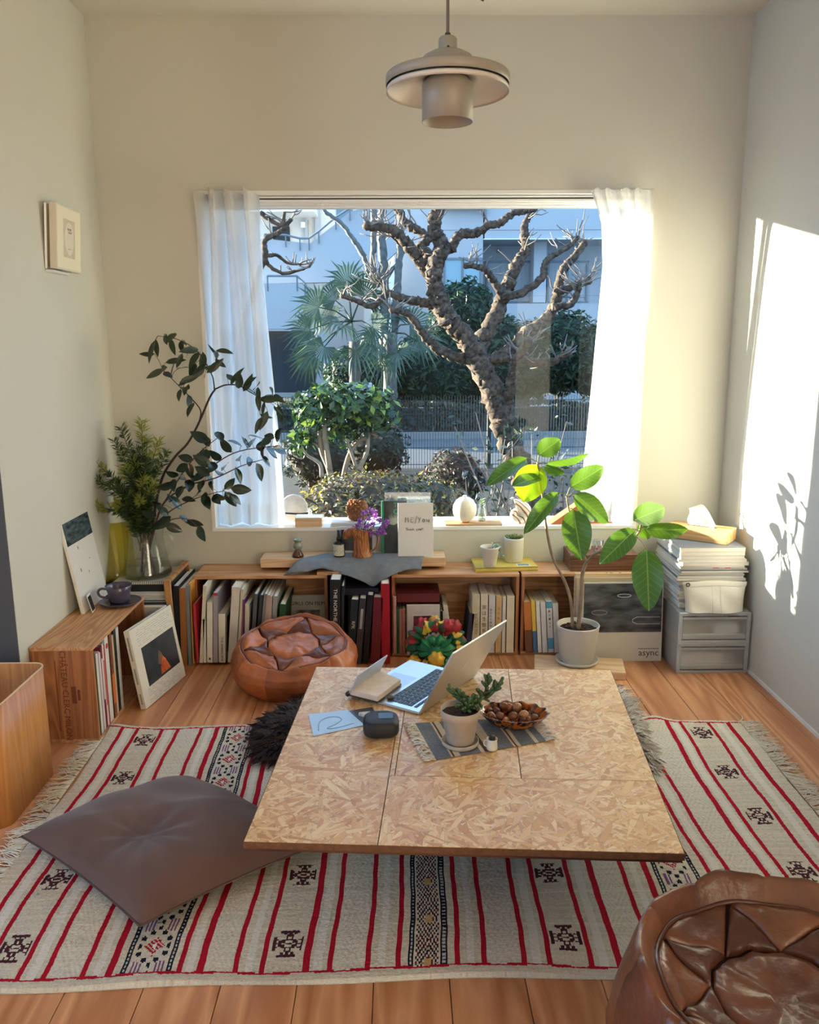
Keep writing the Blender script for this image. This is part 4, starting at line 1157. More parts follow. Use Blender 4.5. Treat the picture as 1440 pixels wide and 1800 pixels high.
# ------------------------------------------------------------------ brown floor cushion
CUSH = mat('brown_cotton', srgb(98, 76, 72), .9, var=.10, scale=9, bump=.25, bscale=700, spec=.15, sheen=.3)
cL, cB, cT = FZ(48, 1462, .05), FZ(255, 1630, .03), FZ(326, 1352, .07)
cen = cL + (cB - cL) / 2 + (cT - cL) / 2; cen.z = 0
cu = thing('floor_cushion', 'square dark brown cotton cushion lying on the rug half under the table', 'cushion', (cen.x, cen.y, .008))
ax, ay = (cB - cL) / 2 * 1.02, (cT - cL) / 2 * 1.06
ax.z = ay.z = 0
def cush(sign):
    def fn(u, v):
        a, b_ = u * 2 - 1, v * 2 - 1
        prof = ((1 - abs(a) ** 2.6) * (1 - abs(b_) ** 2.6)) ** .48
        pin = 1 - .055 * (1 - a * a) * abs(b_) ** 3 - .0
        pin2 = 1 - .055 * (1 - b_ * b_) * abs(a) ** 3
        z = .034 + sign * (.096 if sign > 0 else .032) * prof
        if sign > 0:
            z -= .030 * math.exp(-((a - .15) ** 2 + (b_ + .35) ** 2) / .12) + .012 * math.exp(-((a + .3) ** 2 + (b_ - .3) ** 2) / .2)
            z += .004 * math.sin(a * 6 + b_ * 2.5) * prof + .003 * math.sin(b_ * 9 - a * 4) * prof + .004 * math.sin(math.atan2(b_ + .35, a - .15) * 9) * prof * math.exp(-((a - .15) ** 2 + (b_ + .35) ** 2) / .4)
            z += .006 * math.exp(-((a + .1 - b_ * .5) ** 2) / .01) * prof * .6
        p = ax * a * pin2 + ay * b_ * pin
        return (p.x, p.y, max(.002, z * (.95)))
    return fn
b = MB(); b.smooth = True
b.grid(cush(1), 44, 44)
b.grid(lambda u, v: cush(-1)(1 - u, v), 44, 44); b.build('cushion_cover', CUSH, cu)
b = MB(); b.smooth = True
edge_pts = []
for k in range(161):
    t = k / 160 * 4; s = int(t) % 4; fr_ = t - int(t)
    u, v = ((fr_, 0), (1, fr_), (1 - fr_, 1), (0, 1 - fr_))[s]
    edge_pts.append(cush(1)(u, v))
b.tube(edge_pts, .0025, 6, cap=False); b.build('piping', mat('brown_piping', srgb(84, 64, 60), .9), cu)

# ------------------------------------------------------------------ leather poufs
def leather(name, c, rough=.42, var=.3):
    m = mat(name, c, rough, var=var, scale=11, bump=.7, bscale=46, coat=.12)
    return m
LTH1, LTH1d, LTH1l = leather('tan_leather', srgb(166, 92, 50)), leather('dark_tan_leather', srgb(108, 54, 36)), leather('light_tan_leather', srgb(182, 104, 58))
LTH2, LTH2d, LTH2l = leather('brown_leather', srgb(112, 66, 42), .36), leather('deep_brown_leather', srgb(88, 50, 34), .36), leather('worn_brown_leather', srgb(122, 76, 48), .32)
SEAM = mat('leather_seam', srgb(54, 26, 16), .7)
def pouf(name, label, c, rx, ry, H, mats_, n_star, rot, seed, sag, side_panels=11, lean=0.0, RT=.88):
    rng = random.Random(seed)
    base_m, dark_m, light_m = mats_
    t = thing(name, label, 'pouf', c)
    ph = [rng.uniform(0, 6.28) for _ in range(8)]
    def wr(a, h):       # wrinkles of the side wall
        return .018 * math.sin(3 * a + ph[0]) * h + .010 * math.sin(7 * a + ph[1] + 3 * h) + .008 * math.sin(13 * a + ph[2] - 6 * h) + .010 * math.sin(5 * a + 14 * h + ph[3]) * (1 - h)
    def topz(r, a):
        # r 0..1; rim bulges up, centre sinks
        z = H * (1 - .06) - sag * (1 - min(1, r / .85) ** 2) + .5 * sag * math.exp(-((r - .93) ** 2) / .006)
        z -= max(0, r - .93) * H * 1.4
        if r > RT + .01: z += (.0028 * math.sin(9 * a + ph[2]) + .0018 * math.sin(17 * a + ph[0])) * math.sin(pi * min(1, (r - RT) / (1 - RT)))
        z -= .006 * math.exp(-((r - RT) / .035) ** 2)
        z += lean * ry * r * math.sin(a)
        z += .006 * math.sin(3 * a + ph[4]) * r + .0035 * math.sin(9 * a + ph[5]) * r + .004 * math.sin(6 * r * 3 + 2 * a + ph[6])
        return z
    def P(r, a): return Vector((rx * r * math.cos(a), ry * r * math.sin(a), topz(r, a)))
    prof = [(1.0, topz(1.0, 0) / H - .02), (1.06, .72), (1.085, .55), (1.06, .38), (.99, .2), (.88, .06), (.80, 0.0)]
    N_ = 96
    # side wall: separate panels with seams between
    for k in range(side_panels):
        a0, a1 = 2 * pi * k / side_panels + rot, 2 * pi * (k + 1) / side_panels + rot
        g = MB(); g.smooth = True
        def fn(u, v):
            a = lerp(a0, a1, u)
            e = 1 - .010 * (math.exp(-(u / .05) ** 2) + math.exp(-((1 - u) / .05) ** 2))
            x = v * (len(prof) + 1)
            if x < 2:
                r = lerp(RT, 1.0, x / 2); p = P(r, a); w_ = 1 + .3 * wr(a, 1) * (x / 2)
                return (p.x * w_ * e, p.y * w_ * e, p.z - (1 - e) * .3)
            x -= 2; i = min(int(x), len(prof) - 2); f_ = x - i
            r = lerp(prof[i][0], prof[i + 1][0], f_); hz = lerp(prof[i][1], prof[i + 1][1], f_)
            hl = H + lean * ry * math.sin(a)
            z = hz * hl
            if i == 0: z = lerp(topz(1.0, a), prof[1][1] * hl, f_)
            w_ = 1 + wr(a, hz) * (1 if hz > .04 else .2)
            return (rx * r * math.cos(a) * w_ * e, ry * r * math.sin(a) * w_ * e, max(0.0, z))
        g.grid(fn, 12, 32)
        g.build('side_panel', base_m if k % 3 else light_m, t)
    # top: star of patches around a round centre, each patch its own piece
    r1, r2 = .46, RT
    def patch(nm, poly, m):
        """fan-filled patch in polar (r, a), subdivided, slightly domed, edges tucked"""
        pts = []
        n = len(poly)
        for i in range(n):
            (ra, aa), (rb, ab) = poly[i], poly[(i + 1) % n]
            for s in range(7):
                x_ = lerp(ra * math.cos(aa), rb * math.cos(ab), s / 7); y_ = lerp(ra * math.sin(aa), rb * math.sin(ab), s / 7)
                if ra > r2 * .99 and rb > r2 * .99: a_ = lerp(aa, ab, s / 7); x_, y_ = ra * math.cos(a_), ra * math.sin(a_)
                pts.append((math.hypot(x_, y_), math.atan2(y_, x_)))
        cxr = sum(r * math.cos(a) for r, a in pts) / len(pts); cyr = sum(r * math.sin(a) for r, a in pts) / len(pts)
        g = MB(); g.smooth = True
        V, F = [], []
        m_ = len(pts); lv = (1.0, .96, .8, .5, .2)
        for li, f_ in enumerate(lv):
            for r, a in pts:
                x, y = r * math.cos(a), r * math.sin(a); x, y = cxr + (x - cxr) * f_ * .985, cyr + (y - cyr) * f_ * .985
                rr, aa = math.hypot(x, y), math.atan2(y, x)
                q = P(rr, aa); q.z += (-.006, .0015, .004, .005, .005)[li] + .0012 * math.sin(40 * x + 31 * y + ph[7])
                V.append(q)
        for li in range(len(lv) - 1):
            for k in range(m_): F.append((li * m_ + k, li * m_ + (k + 1) % m_, (li + 1) * m_ + (k + 1) % m_, (li + 1) * m_ + k))
        F.append(tuple((len(lv) - 1) * m_ + k for k in range(m_)))
        g.add(V, F)
        g.build(nm, m, t)
    st_ = 2 * pi / n_star
    patch('centre_patch', [(r1 * .98, rot + k * st_ / 2) for k in range(n_star * 2)], light_m if sag < .03 else base_m)
    for k in range(n_star):
        a = rot + k * st_
        patch('star_patch', [(r1, a - st_ / 2), (r1, a), (r1, a + st_ / 2), (r2 * .98, a)], dark_m)
        patch('rim_patch', [(r1, a + st_ / 2), (r2, a + st_), (r2, a + st_ * .5), (r2, a + st_ * .02)], base_m if k % 2 else light_m)
    # dark bed below the patches shows as seams
    g = MB(); g.smooth = True
    g.grid(lambda u, v: (lambda p: (p.x, p.y, p.z - .012))(P(max(.001, v) * (RT + .02), u * 2 * pi)), 48, 10, closeu=True)
    g.build('seam_bed', SEAM, t)
    g = MB(); g.smooth = True
    g.tube([P(RT, 2 * pi * k / 72) + Vector((0, 0, .001)) for k in range(73)], .0042, 6, cap=False); g.build('piping', dark_m, t)
    return t
pc = FZ(519, 1232)
pouf('leather_pouf', 'round tan leather pouf with a star-patched top in front of the book crates', (FZ(519, 1200).x + .004, 2.792, 0), .208, .170, .178, (LTH1, LTH1d, LTH1l), 6, .35, 3, .010, lean=.27)
pouf('leather_pouf', 'brown leather pouf with a sunken patched top in the near right corner', (.565, 1.052, 0), .232, .232, .30, (LTH2, LTH2d, LTH2l), 7, .75, 5, .045, RT=.80)

# ------------------------------------------------------------------ sheepskins under the table
def fur(name, label, c, rx, ry, n, L, cols, seed, zb=.012):
    rng = random.Random(seed)
    t = thing(name, label, 'sheepskin', c)
    b = MB(); b.smooth = True
    def out(a): return 1 + .12 * math.sin(3 * a + seed) + .08 * math.sin(5 * a + 2 * seed)
    b.grid(lambda u, v: (rx * v * out(2 * pi * u) * math.cos(2 * pi * u), ry * v * out(2 * pi * u) * math.sin(2 * pi * u), zb * (1 - v ** 4) + .001), 40, 6, closeu=True)
    b.build('hide', cols[0], t)
    h = MB()
    for _ in range(n):
        a = rng.uniform(0, 2 * pi); r = rng.random() ** .5
        x, y = rx * r * out(a) * math.cos(a), ry * r * out(a) * math.sin(a)
        d = Vector((math.cos(a) * (.5 + r), math.sin(a) * (.5 + r), rng.uniform(.3, .9))) + Vector((rng.gauss(0, .35), rng.gauss(0, .35), 0))
        d.normalize(); l_ = L * rng.uniform(.6, 1.2)
        p = Vector((x, y, zb * (1 - r ** 4) + .001)); m_ = p + d * l_ * .55; e = m_ + (d + Vector((rng.gauss(0, .4), rng.gauss(0, .4), -.7))).normalized() * l_ * .5
        e.z = max(e.z, .002); w = .0016
        s = d.cross(Vector((0, 0, 1))).normalized() * w
        h.mi = rng.randrange(len(cols)); h.add([p - s, p + s, m_ + s * .7, e, m_ - s * .7], [(0, 1, 2, 3, 4)])
    h.build('fur', cols, t, kind='stuff')
DF1, DF2 = mat('dark_fur', srgb(44, 30, 26), .7), mat('dark_fur_tip', srgb(84, 62, 52), .7)
PF1, PF2, PF3 = mat('pale_fur', srgb(208, 196, 178), .8), mat('pale_fur_white', srgb(236, 230, 220), .8), mat('pale_fur_grey', srgb(120, 112, 104), .8)
fur('sheepskin', 'shaggy dark brown sheepskin sticking out from under the table at the left', (-.30, 2.40, .008), .135, .19, 7000, .065, [DF1, DF1, DF2], 3, .03)
fur('sheepskin', 'shaggy white and grey sheepskin sticking out from under the table at the right', (.63, 2.46, .008), .125, .36, 8000, .055, [PF1, PF2, PF2, PF1, PF3], 6, .02)

# ------------------------------------------------------------------ wooden waste bin, cut by the left edge of the view
bn = thing('waste_bin', 'tall rounded teak veneer waste bin at the left edge', 'waste bin', (-1.135, 2.06, 0))
bh = FY(80, 1187, 2.12).z
def rrect(w, d, r, n=6):
    pts = []
    for cxs, cys, a0 in ((1, 1, 0), (-1, 1, 90), (-1, -1, 180), (1, -1, 270)):
        for k in range(n + 1):
            a = math.radians(a0 + 90 * k / n); pts.append((cxs * (w / 2 - r) + r * math.cos(a), cys * (d / 2 - r) + r * math.sin(a)))
    return pts
def rr_wall(mb, w, d, r, z0, z1, t, taper=0):
    o_, i_ = rrect(w, d, r), rrect(w - 2 * t, d - 2 * t, r - t)
    n = len(o_)
    V = [(x * (1 - taper), y * (1 - taper), z0) for x, y in o_] + [(x, y, z1) for x, y in o_] + [(x, y, z1) for x, y in i_] + [(x * (1 - taper), y * (1 - taper), z0 + .01) for x, y in i_]
    F = []
    for k in range(n):
        k1 = (k + 1) % n
        F += [(k, k1, n + k1, n + k), (n + k, n + k1, 2 * n + k1, 2 * n + k), (2 * n + k, 2 * n + k1, 3 * n + k1, 3 * n + k)]
    F += [tuple(reversed(range(n))), tuple(range(3 * n, 4 * n))]
    mb.add(V, F)
b = MB(); b.smooth = True; rr_wall(b, .27, .30, .035, 0, bh, .005); b.build('bin_body', BINW, bn)
b = MB(); b.smooth = True
o_ = rrect(.268, .298, .034); b.tube([(x, y, bh) for x, y in o_ + [o_[0]]], .0028, 6, cap=False); b.build('rim', mat('pale_edge', srgb(222, 188, 150), .5), bn)
# ------------------------------------------------------------------ low table of strand board
def osb_material():
    m = bpy.data.materials.new('strand_board'); nt, N, L, B = nodes_of(m)
    tc = N.new('ShaderNodeTexCoord')
    oi = N.new('ShaderNodeObjectInfo')
    ofs = N.new('ShaderNodeVectorMath'); ofs.operation = 'SCALE'; ofs.inputs[0].default_value = (3.1, 2.3, 0); L.new(oi.outputs['Random'], ofs.inputs['Scale'])
    wp = N.new('ShaderNodeTexNoise'); wp.inputs['Scale'].default_value = 14; L.new(tc.outputs['Object'], wp.inputs['Vector'])
    wsc = N.new('ShaderNodeVectorMath'); wsc.operation = 'SCALE'; wsc.inputs['Scale'].default_value = .004; L.new(wp.outputs['Color'], wsc.inputs[0])
    add = N.new('ShaderNodeVectorMath'); L.new(tc.outputs['Object'], add.inputs[0]); L.new(wsc.outputs[0], add.inputs[1])
    ad2 = N.new('ShaderNodeVectorMath'); L.new(add.outputs[0], ad2.inputs[0]); L.new(ofs.outputs[0], ad2.inputs[1])
    cur_h = cur_c = cur_e = None
    for i, (ang, sx, sy) in enumerate(((8, 15, 85), (62, 18, 100), (118, 14, 78), (158, 20, 110), (35, 26, 140), (92, 22, 115), (138, 30, 150))):
        mp = N.new('ShaderNodeMapping'); mp.vector_type = 'POINT'
        rot = N.new('ShaderNodeVectorRotate'); rot.rotation_type = 'Z_AXIS'; rot.inputs['Angle'].default_value = math.radians(ang)
        L.new(ad2.outputs[0], rot.inputs['Vector'])
        mp.inputs['Scale'].default_value = (sx, sy, 0.001); mp.inputs['Location'].default_value = (i * 3.7, i * 1.9, 0)
        L.new(rot.outputs[0], mp.inputs[0])
        vo = N.new('ShaderNodeTexVoronoi'); vo.voronoi_dimensions = '2D'; vo.inputs['Scale'].default_value = 1.0; vo.inputs['Randomness'].default_value = .95
        L.new(mp.outputs[0], vo.inputs['Vector'])
        ve = N.new('ShaderNodeTexVoronoi'); ve.voronoi_dimensions = '2D'; ve.feature = 'DISTANCE_TO_EDGE'; ve.inputs['Randomness'].default_value = .95; ve.inputs['Scale'].default_value = 1.0
        L.new(mp.outputs[0], ve.inputs['Vector'])
        sp = N.new('ShaderNodeSeparateColor'); L.new(vo.outputs['Color'], sp.inputs[0])
        # fine grain along the strand
        g = N.new('ShaderNodeTexNoise'); g.inputs['Scale'].default_value = 1.0; g.inputs['Detail'].default_value = 3
        mg = N.new('ShaderNodeMapping'); mg.inputs['Scale'].default_value = (30, 700, 1); L.new(rot.outputs[0], mg.inputs[0]); L.new(mg.outputs[0], g.inputs['Vector'])
        rp = N.new('ShaderNodeValToRGB')
        cols = (srgb(198, 138, 84), srgb(220, 168, 108), srgb(232, 190, 132), srgb(242, 210, 158), srgb(210, 152, 106))
        rp.color_ramp.elements[0].color = (*cols[0], 1); rp.color_ramp.elements[1].color = (*cols[3], 1); rp.color_ramp.elements[1].position = .75
        for pos, c_ in ((.22, cols[1]), (.5, cols[2]), (.95, cols[4])):
            e = rp.color_ramp.elements.new(pos); e.color = (*c_, 1)
        L.new(sp.outputs[1], rp.inputs[0])
        mu = N.new('ShaderNodeMix'); mu.data_type = 'RGBA'; mu.blend_type = 'MULTIPLY'; mu.inputs[0].default_value = .35
        gr = N.new('ShaderNodeMapRange'); gr.inputs[1].default_value = .3; gr.inputs[2].default_value = .7; gr.inputs[3].default_value = .72; gr.inputs[4].default_value = 1.15
        L.new(g.outputs[0], gr.inputs[0]); L.new(rp.outputs[0], mu.inputs[6]); L.new(gr.outputs[0], mu.inputs[7])
        ed = N.new('ShaderNodeMapRange'); ed.inputs[1].default_value = 0; ed.inputs[2].default_value = .05; ed.inputs[3].default_value = .35; ed.inputs[4].default_value = 1.0
        L.new(ve.outputs['Distance'], ed.inputs[0])
        if cur_h is None: cur_h, cur_c, cur_e = sp.outputs[0], mu.outputs[2], ed.outputs[0]
        else:
            gt = N.new('ShaderNodeMath'); gt.operation = 'GREATER_THAN'; L.new(sp.outputs[0], gt.inputs[0]); L.new(cur_h, gt.inputs[1])
            mx = N.new('ShaderNodeMath'); mx.operation = 'MAXIMUM'; L.new(sp.outputs[0], mx.inputs[0]); L.new(cur_h, mx.inputs[1])
            mc = N.new('ShaderNodeMix'); mc.data_type = 'RGBA'; L.new(gt.outputs[0], mc.inputs[0]); L.new(cur_c, mc.inputs[6]); L.new(mu.outputs[2], mc.inputs[7])
            m_e = N.new('ShaderNodeMix'); L.new(gt.outputs[0], m_e.inputs[0]); L.new(cur_e, m_e.inputs[2]); L.new(ed.outputs[0], m_e.inputs[3])
            cur_h, cur_c, cur_e = mx.outputs[0], mc.outputs[2], m_e.outputs[0]
    fin = N.new('ShaderNodeMix'); fin.data_type = 'RGBA'; fin.blend_type = 'MULTIPLY'; fin.inputs[0].default_value = .75
    L.new(cur_c, fin.inputs[6]); L.new(cur_e, fin.inputs[7]); L.new(fin.outputs[2], B.inputs['Base Color'])
    B.inputs['Roughness'].default_value = .42
    bp = N.new('ShaderNodeBump'); bp.inputs['Strength'].default_value = .25; bp.inputs['Distance'].default_value = .002
    L.new(cur_h, bp.inputs['Height']); L.new(bp.outputs[0], B.inputs['Normal'])
    return m
OSB = osb_material()
ZTB = 0.25
q_ = [FZ(428, 1479, ZTB), FZ(1204.5, 1500.8, ZTB), FZ(1074, 1178, ZTB), FZ(556, 1172, ZTB)]
tcn = sum(q_, Vector()) / 4; tcn.z = 0
tb = thing('low_table', 'low square table of strand board panels standing on the rug', 'table', tcn)
def TUV(u, v, z):
    p = (q_[0] * (1 - u) + q_[1] * u) * (1 - v) + (q_[3] * (1 - u) + q_[2] * u) * v
    return Vector((p.x - tcn.x, p.y - tcn.y, z))
def panel(u0, u1, v0, v1, name='panel', th=.014):
    g = .0011
    pts = [(u0 + g, v0 + g), (u1 - g, v0 + g), (u1 - g, v1 - g), (u0 + g, v1 - g)]
    c_ = TUV((u0 + u1) / 2, (v0 + v1) / 2, 0)
    V = [TUV(u, v, ZTB - th) - c_ for u, v in pts] + [TUV(u, v, ZTB) - c_ for u, v in pts]
    MB().add(V, [(3, 2, 1, 0), (4, 5, 6, 7), (0, 1, 5, 4), (1, 2, 6, 5), (2, 3, 7, 6), (3, 0, 4, 7)]).build(name, OSB, tb, loc=c_)
panel(0, .31, 0, .5); panel(.31, 1, 0, .295); panel(.655, 1, .295, 1); panel(0, .325, .5, 1); panel(.325, .655, .62, 1)
panel(.31, .325, .295, .5, 'panel'); panel(.325, .655, .295, .62, 'lid')
DKW = wood('dark_frame_wood', srgb(92, 56, 36), srgb(60, 34, 22), .6, axis=0)
V = [TUV(u, v, ZTB - .022) for u, v in ((.004, .004), (.996, .004), (.996, .996), (.004, .996))] + [TUV(u, v, ZTB - .0145) for u, v in ((.004, .004), (.996, .004), (.996, .996), (.004, .996))]
MB().add(V, [(3, 2, 1, 0), (4, 5, 6, 7), (0, 1, 5, 4), (1, 2, 6, 5), (2, 3, 7, 6), (3, 0, 4, 7)]).build('under_board', DKW, tb)
EDG = mat('board_edge', srgb(104, 70, 46), .8, var=.3, scale=90)  # darker strand edge, with the shadow along it also put into the brown
for (ua, va), (ub, vb_) in (((0, 0), (1, 0)), ((1, 0), (1, 1)), ((0, 1), (0, 0))):
    A1, B1 = TUV(ua, va, 0), TUV(ub, vb_, 0); n1 = Vector((B1.y - A1.y, A1.x - B1.x, 0)).normalized() * .0006
    MB().add([A1 + Vector((0, 0, ZTB - .0145)), B1 + Vector((0, 0, ZTB - .0145)), B1 + Vector((0, 0, ZTB - .0006)), A1 + Vector((0, 0, ZTB - .0006))] + [A1 + n1 + Vector((0, 0, ZTB - .0145)), B1 + n1 + Vector((0, 0, ZTB - .0145)), B1 + n1 + Vector((0, 0, ZTB - .0006)), A1 + n1 + Vector((0, 0, ZTB - .0006))], [(3, 2, 1, 0), (4, 5, 6, 7), (0, 1, 5, 4), (1, 2, 6, 5), (2, 3, 7, 6), (3, 0, 4, 7)]).build('board_edge', EDG, tb)
for u, v in ((.3, .42), (.7, .42), (.3, .78), (.7, .78)):
    p = TUV(u, v, 0); MB().bx(p.x - .022, p.x + .022, p.y - .022, p.y + .022, .010, ZTB - .022, .002).build('leg', DKW, tb)
b = MB(); b.smooth = True
p = TUV(.5, .42, 0); b.lathe([(.12, ZTB - .023), (.12, ZTB - .05), (.1, ZTB - .07), (0, ZTB - .07)], p, 32); b.build('heater_housing', BLACK, tb)

# ------------------------------------------------------------------ laptop
ALU = mat('aluminium', srgb(206, 208, 212), .32, metal=.85)
zb = ZTB
H0, H1, N1 = FZ(736, 1253, zb + .008), FZ(833, 1186, zb + .008), FZ(723, 1158, zb + .008)
hx = (H1 - H0).normalized(); LW = (H1 - H0).length
hd_ = (N1 - H1); hd_ -= hx * hd_.dot(hx); LD = hd_.length; hd_.normalize()
lp = thing('laptop', 'open silver laptop turned away on the low table', 'laptop', (H0.x, H0.y, zb))
lp.rotation_euler = frame((0, 0, 0), hx, hd_).to_euler()    # local x along the hinge, y towards the palm rest, z up or down
flip = frame((0, 0, 0), hx, hd_).to_3x3().col[2].z
sg = 1 if flip > 0 else -1
def lz(a, b_): return (sg * a, sg * b_)
def lbx(mb, x0, x1, y0, y1, z0, z1, bv=0): return mb.bx(x0, x1, y0, y1, min(sg * z0, sg * z1), max(sg * z0, sg * z1), bv)
lbx(MB(), 0, LW, 0, LD, .001, .0085, .0025).build('base', ALU, lp)
lbx(MB(), LW * .36, LW * .64, LD * .56, LD * .93, .0084, .0088).build('trackpad', mat('trackpad_grey', srgb(184, 188, 194), .3, metal=.7), lp)
KEY = mat('black_key', (.018, .019, .022), .45)
kb = MB()
kw = LW * .86 / 14.5
for r in range(6):
    yk = LD * .09 + r * LD * .072
    if r == 5:
        x = LW * .07
        for w_ in (1, 1, 1, 1.25, 5, 1.25, 1, 1, 1, 1):
            lbx(kb, x + .0012, x + kw * w_ - .0012, yk, yk + LD * .062, .0086, .0098, .0003); x += kw * w_
    else:
        x = LW * .07 + (0, .0, .0, .006, .010)[r] * 0
        for k in range(14):
            lbx(kb, x + .0012, x + kw - .0012, yk, yk + LD * (.062 if r else .04), .0086, .0098, .0003); x += kw * (14.5 / 14)
kb.build('keyboard', KEY, lp, kind='stuff')
# lid, opened about 118 degrees
la = math.radians(62)
Lm = Matrix.Rotation(0, 4, 'X')
def lid_pt(x, t, n):    # t up along the lid, n outwards from the back of the lid
    ca, sa = math.cos(la), math.sin(la)
    return Vector((x, -(t * ca) - n * sa, sg * (.006 + t * sa - n * ca)))
def lid_slab(x0, x1, t0, t1, n0, n1):
    V = [lid_pt(x, t, n) for n in (n0, n1) for x, t in ((x0, t0), (x1, t0), (x1, t1), (x0, t1))]
    return MB().add(V, [(3, 2, 1, 0), (4, 5, 6, 7), (0, 1, 5, 4), (1, 2, 6, 5), (2, 3, 7, 6), (3, 0, 4, 7)])
lid_slab(0, LW, 0, .213, 0, .0045).build('lid', ALU, lp)
lid_slab(.006, LW - .006, .012, .207, -.0007, 0).build('screen', mat('screen_glass', (.012, .013, .016), .1), lp)
b = MB()
cxm, ctm, rr = LW / 2, .112, .016
pl = []
for k in range(40):
    a = 2 * pi * k / 40
    r = rr * (1 + .06 * math.cos(2 * a) - .14 * math.exp(-((a - pi / 2) / .35) ** 2) - .10 * math.exp(-((a - 3 * pi / 2) / .25) ** 2))
    x, y = r * math.cos(a) * .92, r * math.sin(a)
    dx, dy = x + rr * 1.12, y - rr * .12
    if math.hypot(dx, dy) < rr * .42: x = -rr * 1.12 + rr * .42 * dx / max(1e-6, math.hypot(dx, dy)); y = rr * .12 + rr * .42 * dy / max(1e-6, math.hypot(dx, dy))
    pl.append((x, y))
b.add([lid_pt(cxm + x, ctm + y, .0049) for x, y in pl], [tuple(range(40))])
b.add([lid_pt(cxm + rr * .0 + dx * rr, ctm + rr * 1.0 + dy * rr, .0049) for dx, dy in ((.0, .05), (.08, .3), (.3, .55), (.3, .3), (.15, .1))], [(0, 1, 2, 3, 4)])
b.build('lid_logo', mat('polished_white', srgb(232, 230, 226), .15), lp)

# ------------------------------------------------------------------ open notebook resting on the palm rest
nbz = zb + .0105
A_, B_, C_, D_ = FZ(612, 1223, nbz), FZ(664, 1236, nbz), FZ(706, 1204, nbz + .0), FZ(664, 1186, nbz)
nb = thing('notebook', 'small notebook with its dark leather cover propped open, on the laptop edge', 'notebook', A_)
def hexa(q, h, up=Vector((0, 0, 1))): 
    V = [Vector(p) for p in q] + [Vector(p) + up * h for p in q]
    return MB().add(V, [(3, 2, 1, 0), (4, 5, 6, 7), (0, 1, 5, 4), (1, 2, 6, 5), (2, 3, 7, 6), (3, 0, 4, 7)])
Q = [Vector((0, 0, 0)), B_ - A_, C_ - A_, D_ - A_]
LEA = mat('dark_cover_leather', srgb(62, 42, 36), .55)
hexa(Q, .003).build('back_cover', LEA, nb)
ce = sum(Q, Vector()) / 4
hexa([ce + (p - ce) * .96 + Vector((0, 0, .003)) for p in Q], .014).build('pages', mat('cream_pages', srgb(224, 204, 186), .8, var=.08, scale=40), nb)
upv = Vector((.028, -.012, .062))
e1, e2 = Q[0] + Vector((0, 0, .004)), Q[3] + Vector((0, 0, .004))
V = [e1, e2, e2 + upv, e1 + upv]
n_ = (V[1] - V[0]).cross(V[3] - V[0]).normalized() * .003
MB().add(V + [p + n_ for p in V], [(3, 2, 1, 0), (4, 5, 6, 7), (0, 1, 5, 4), (1, 2, 6, 5), (2, 3, 7, 6), (3, 0, 4, 7)]).build('front_cover', mat('cover_lining', srgb(176, 184, 206), .4), nb)
b = MB(); b.smooth = True
b.tube([e1 - Vector((.002, 0, 0)), e2 - Vector((.002, 0, 0))], .007, 8); b.build('spine', LEA, nb)
sc2 = MB(); rng = random.Random(4)
u1, v1 = (Q[1] - Q[0]), (Q[3] - Q[0])
# small round stone by the keyboard
p = FZ(686, 1229, zb + .0085)
b = MB(); b.smooth = True; b.ball((0, 0, .006), (.010, .008, .006), 12, 8, .04, rng)
props(b.build('pebble', mat('grey_pebble', srgb(96, 90, 84), .7), loc=(p.x, p.y, zb + .0085)), 'small dark grey pebble at the corner of the laptop keyboard', 'pebble')

# ------------------------------------------------------------------ cards
def card(name, label, px, z, m, th=.0006, cat='card'):
    P_ = [FZ(u, v, z) for u, v in px]; o = P_[0].copy()
    t = thing(name, label, cat, o)
    hexa([p - o for p in P_], th).build('sheet', m, t)
    return t, [p - o for p in P_]
t, P_ = card('photo_print', 'black and white photograph print half under the pale blue leaflet', [(600, 1252), (654.5, 1243), (664, 1260), (630, 1276)], zb, mat('bw_photo', (.03, .03, .03), .3, var=.9, scale=18), .0005, 'photograph')
lc_ = lerp(P_[0], P_[2], .62)
MB().add([lerp(P_[0], P_[2], f) + (P_[1] - P_[3]) * g + Vector((0, 0, .0008)) for f, g in ((.45, .1), (.7, .22), (.86, .05), (.75, -.12), (.5, -.08))], [(0, 1, 2, 3, 4)]).build('pale_patch', mat('photo_highlight', (.55, .55, .53), .3, var=.5, scale=60), t)
t, P_ = card('leaflet', 'pale blue leaflet with a looping line drawing lying on the table', [(542, 1256), (611, 1248), (641, 1275), (551, 1294)], zb + .0012, mat('pale_blue_paper', srgb(176, 204, 232), .35, var=.06, scale=12), .0005, 'leaflet')
b = MB(); b.smooth = True
def UVp(u, v): return (P_[0] * (1 - u) + P_[1] * u) * (1 - v) + (P_[3] * (1 - u) + P_[2] * u) * v + Vector((0, 0, .0008))
b.tube(smooth_path([UVp(u, v) for u, v in ((.12, .82), (.2, .45), (.4, .3), (.62, .32), (.68, .5), (.5, .68), (.3, .8), (.5, .86), (.85, .8))], 6), .0011, 4); b.build('drawn_line', mat('blue_line', srgb(120, 158, 196), .5), t)

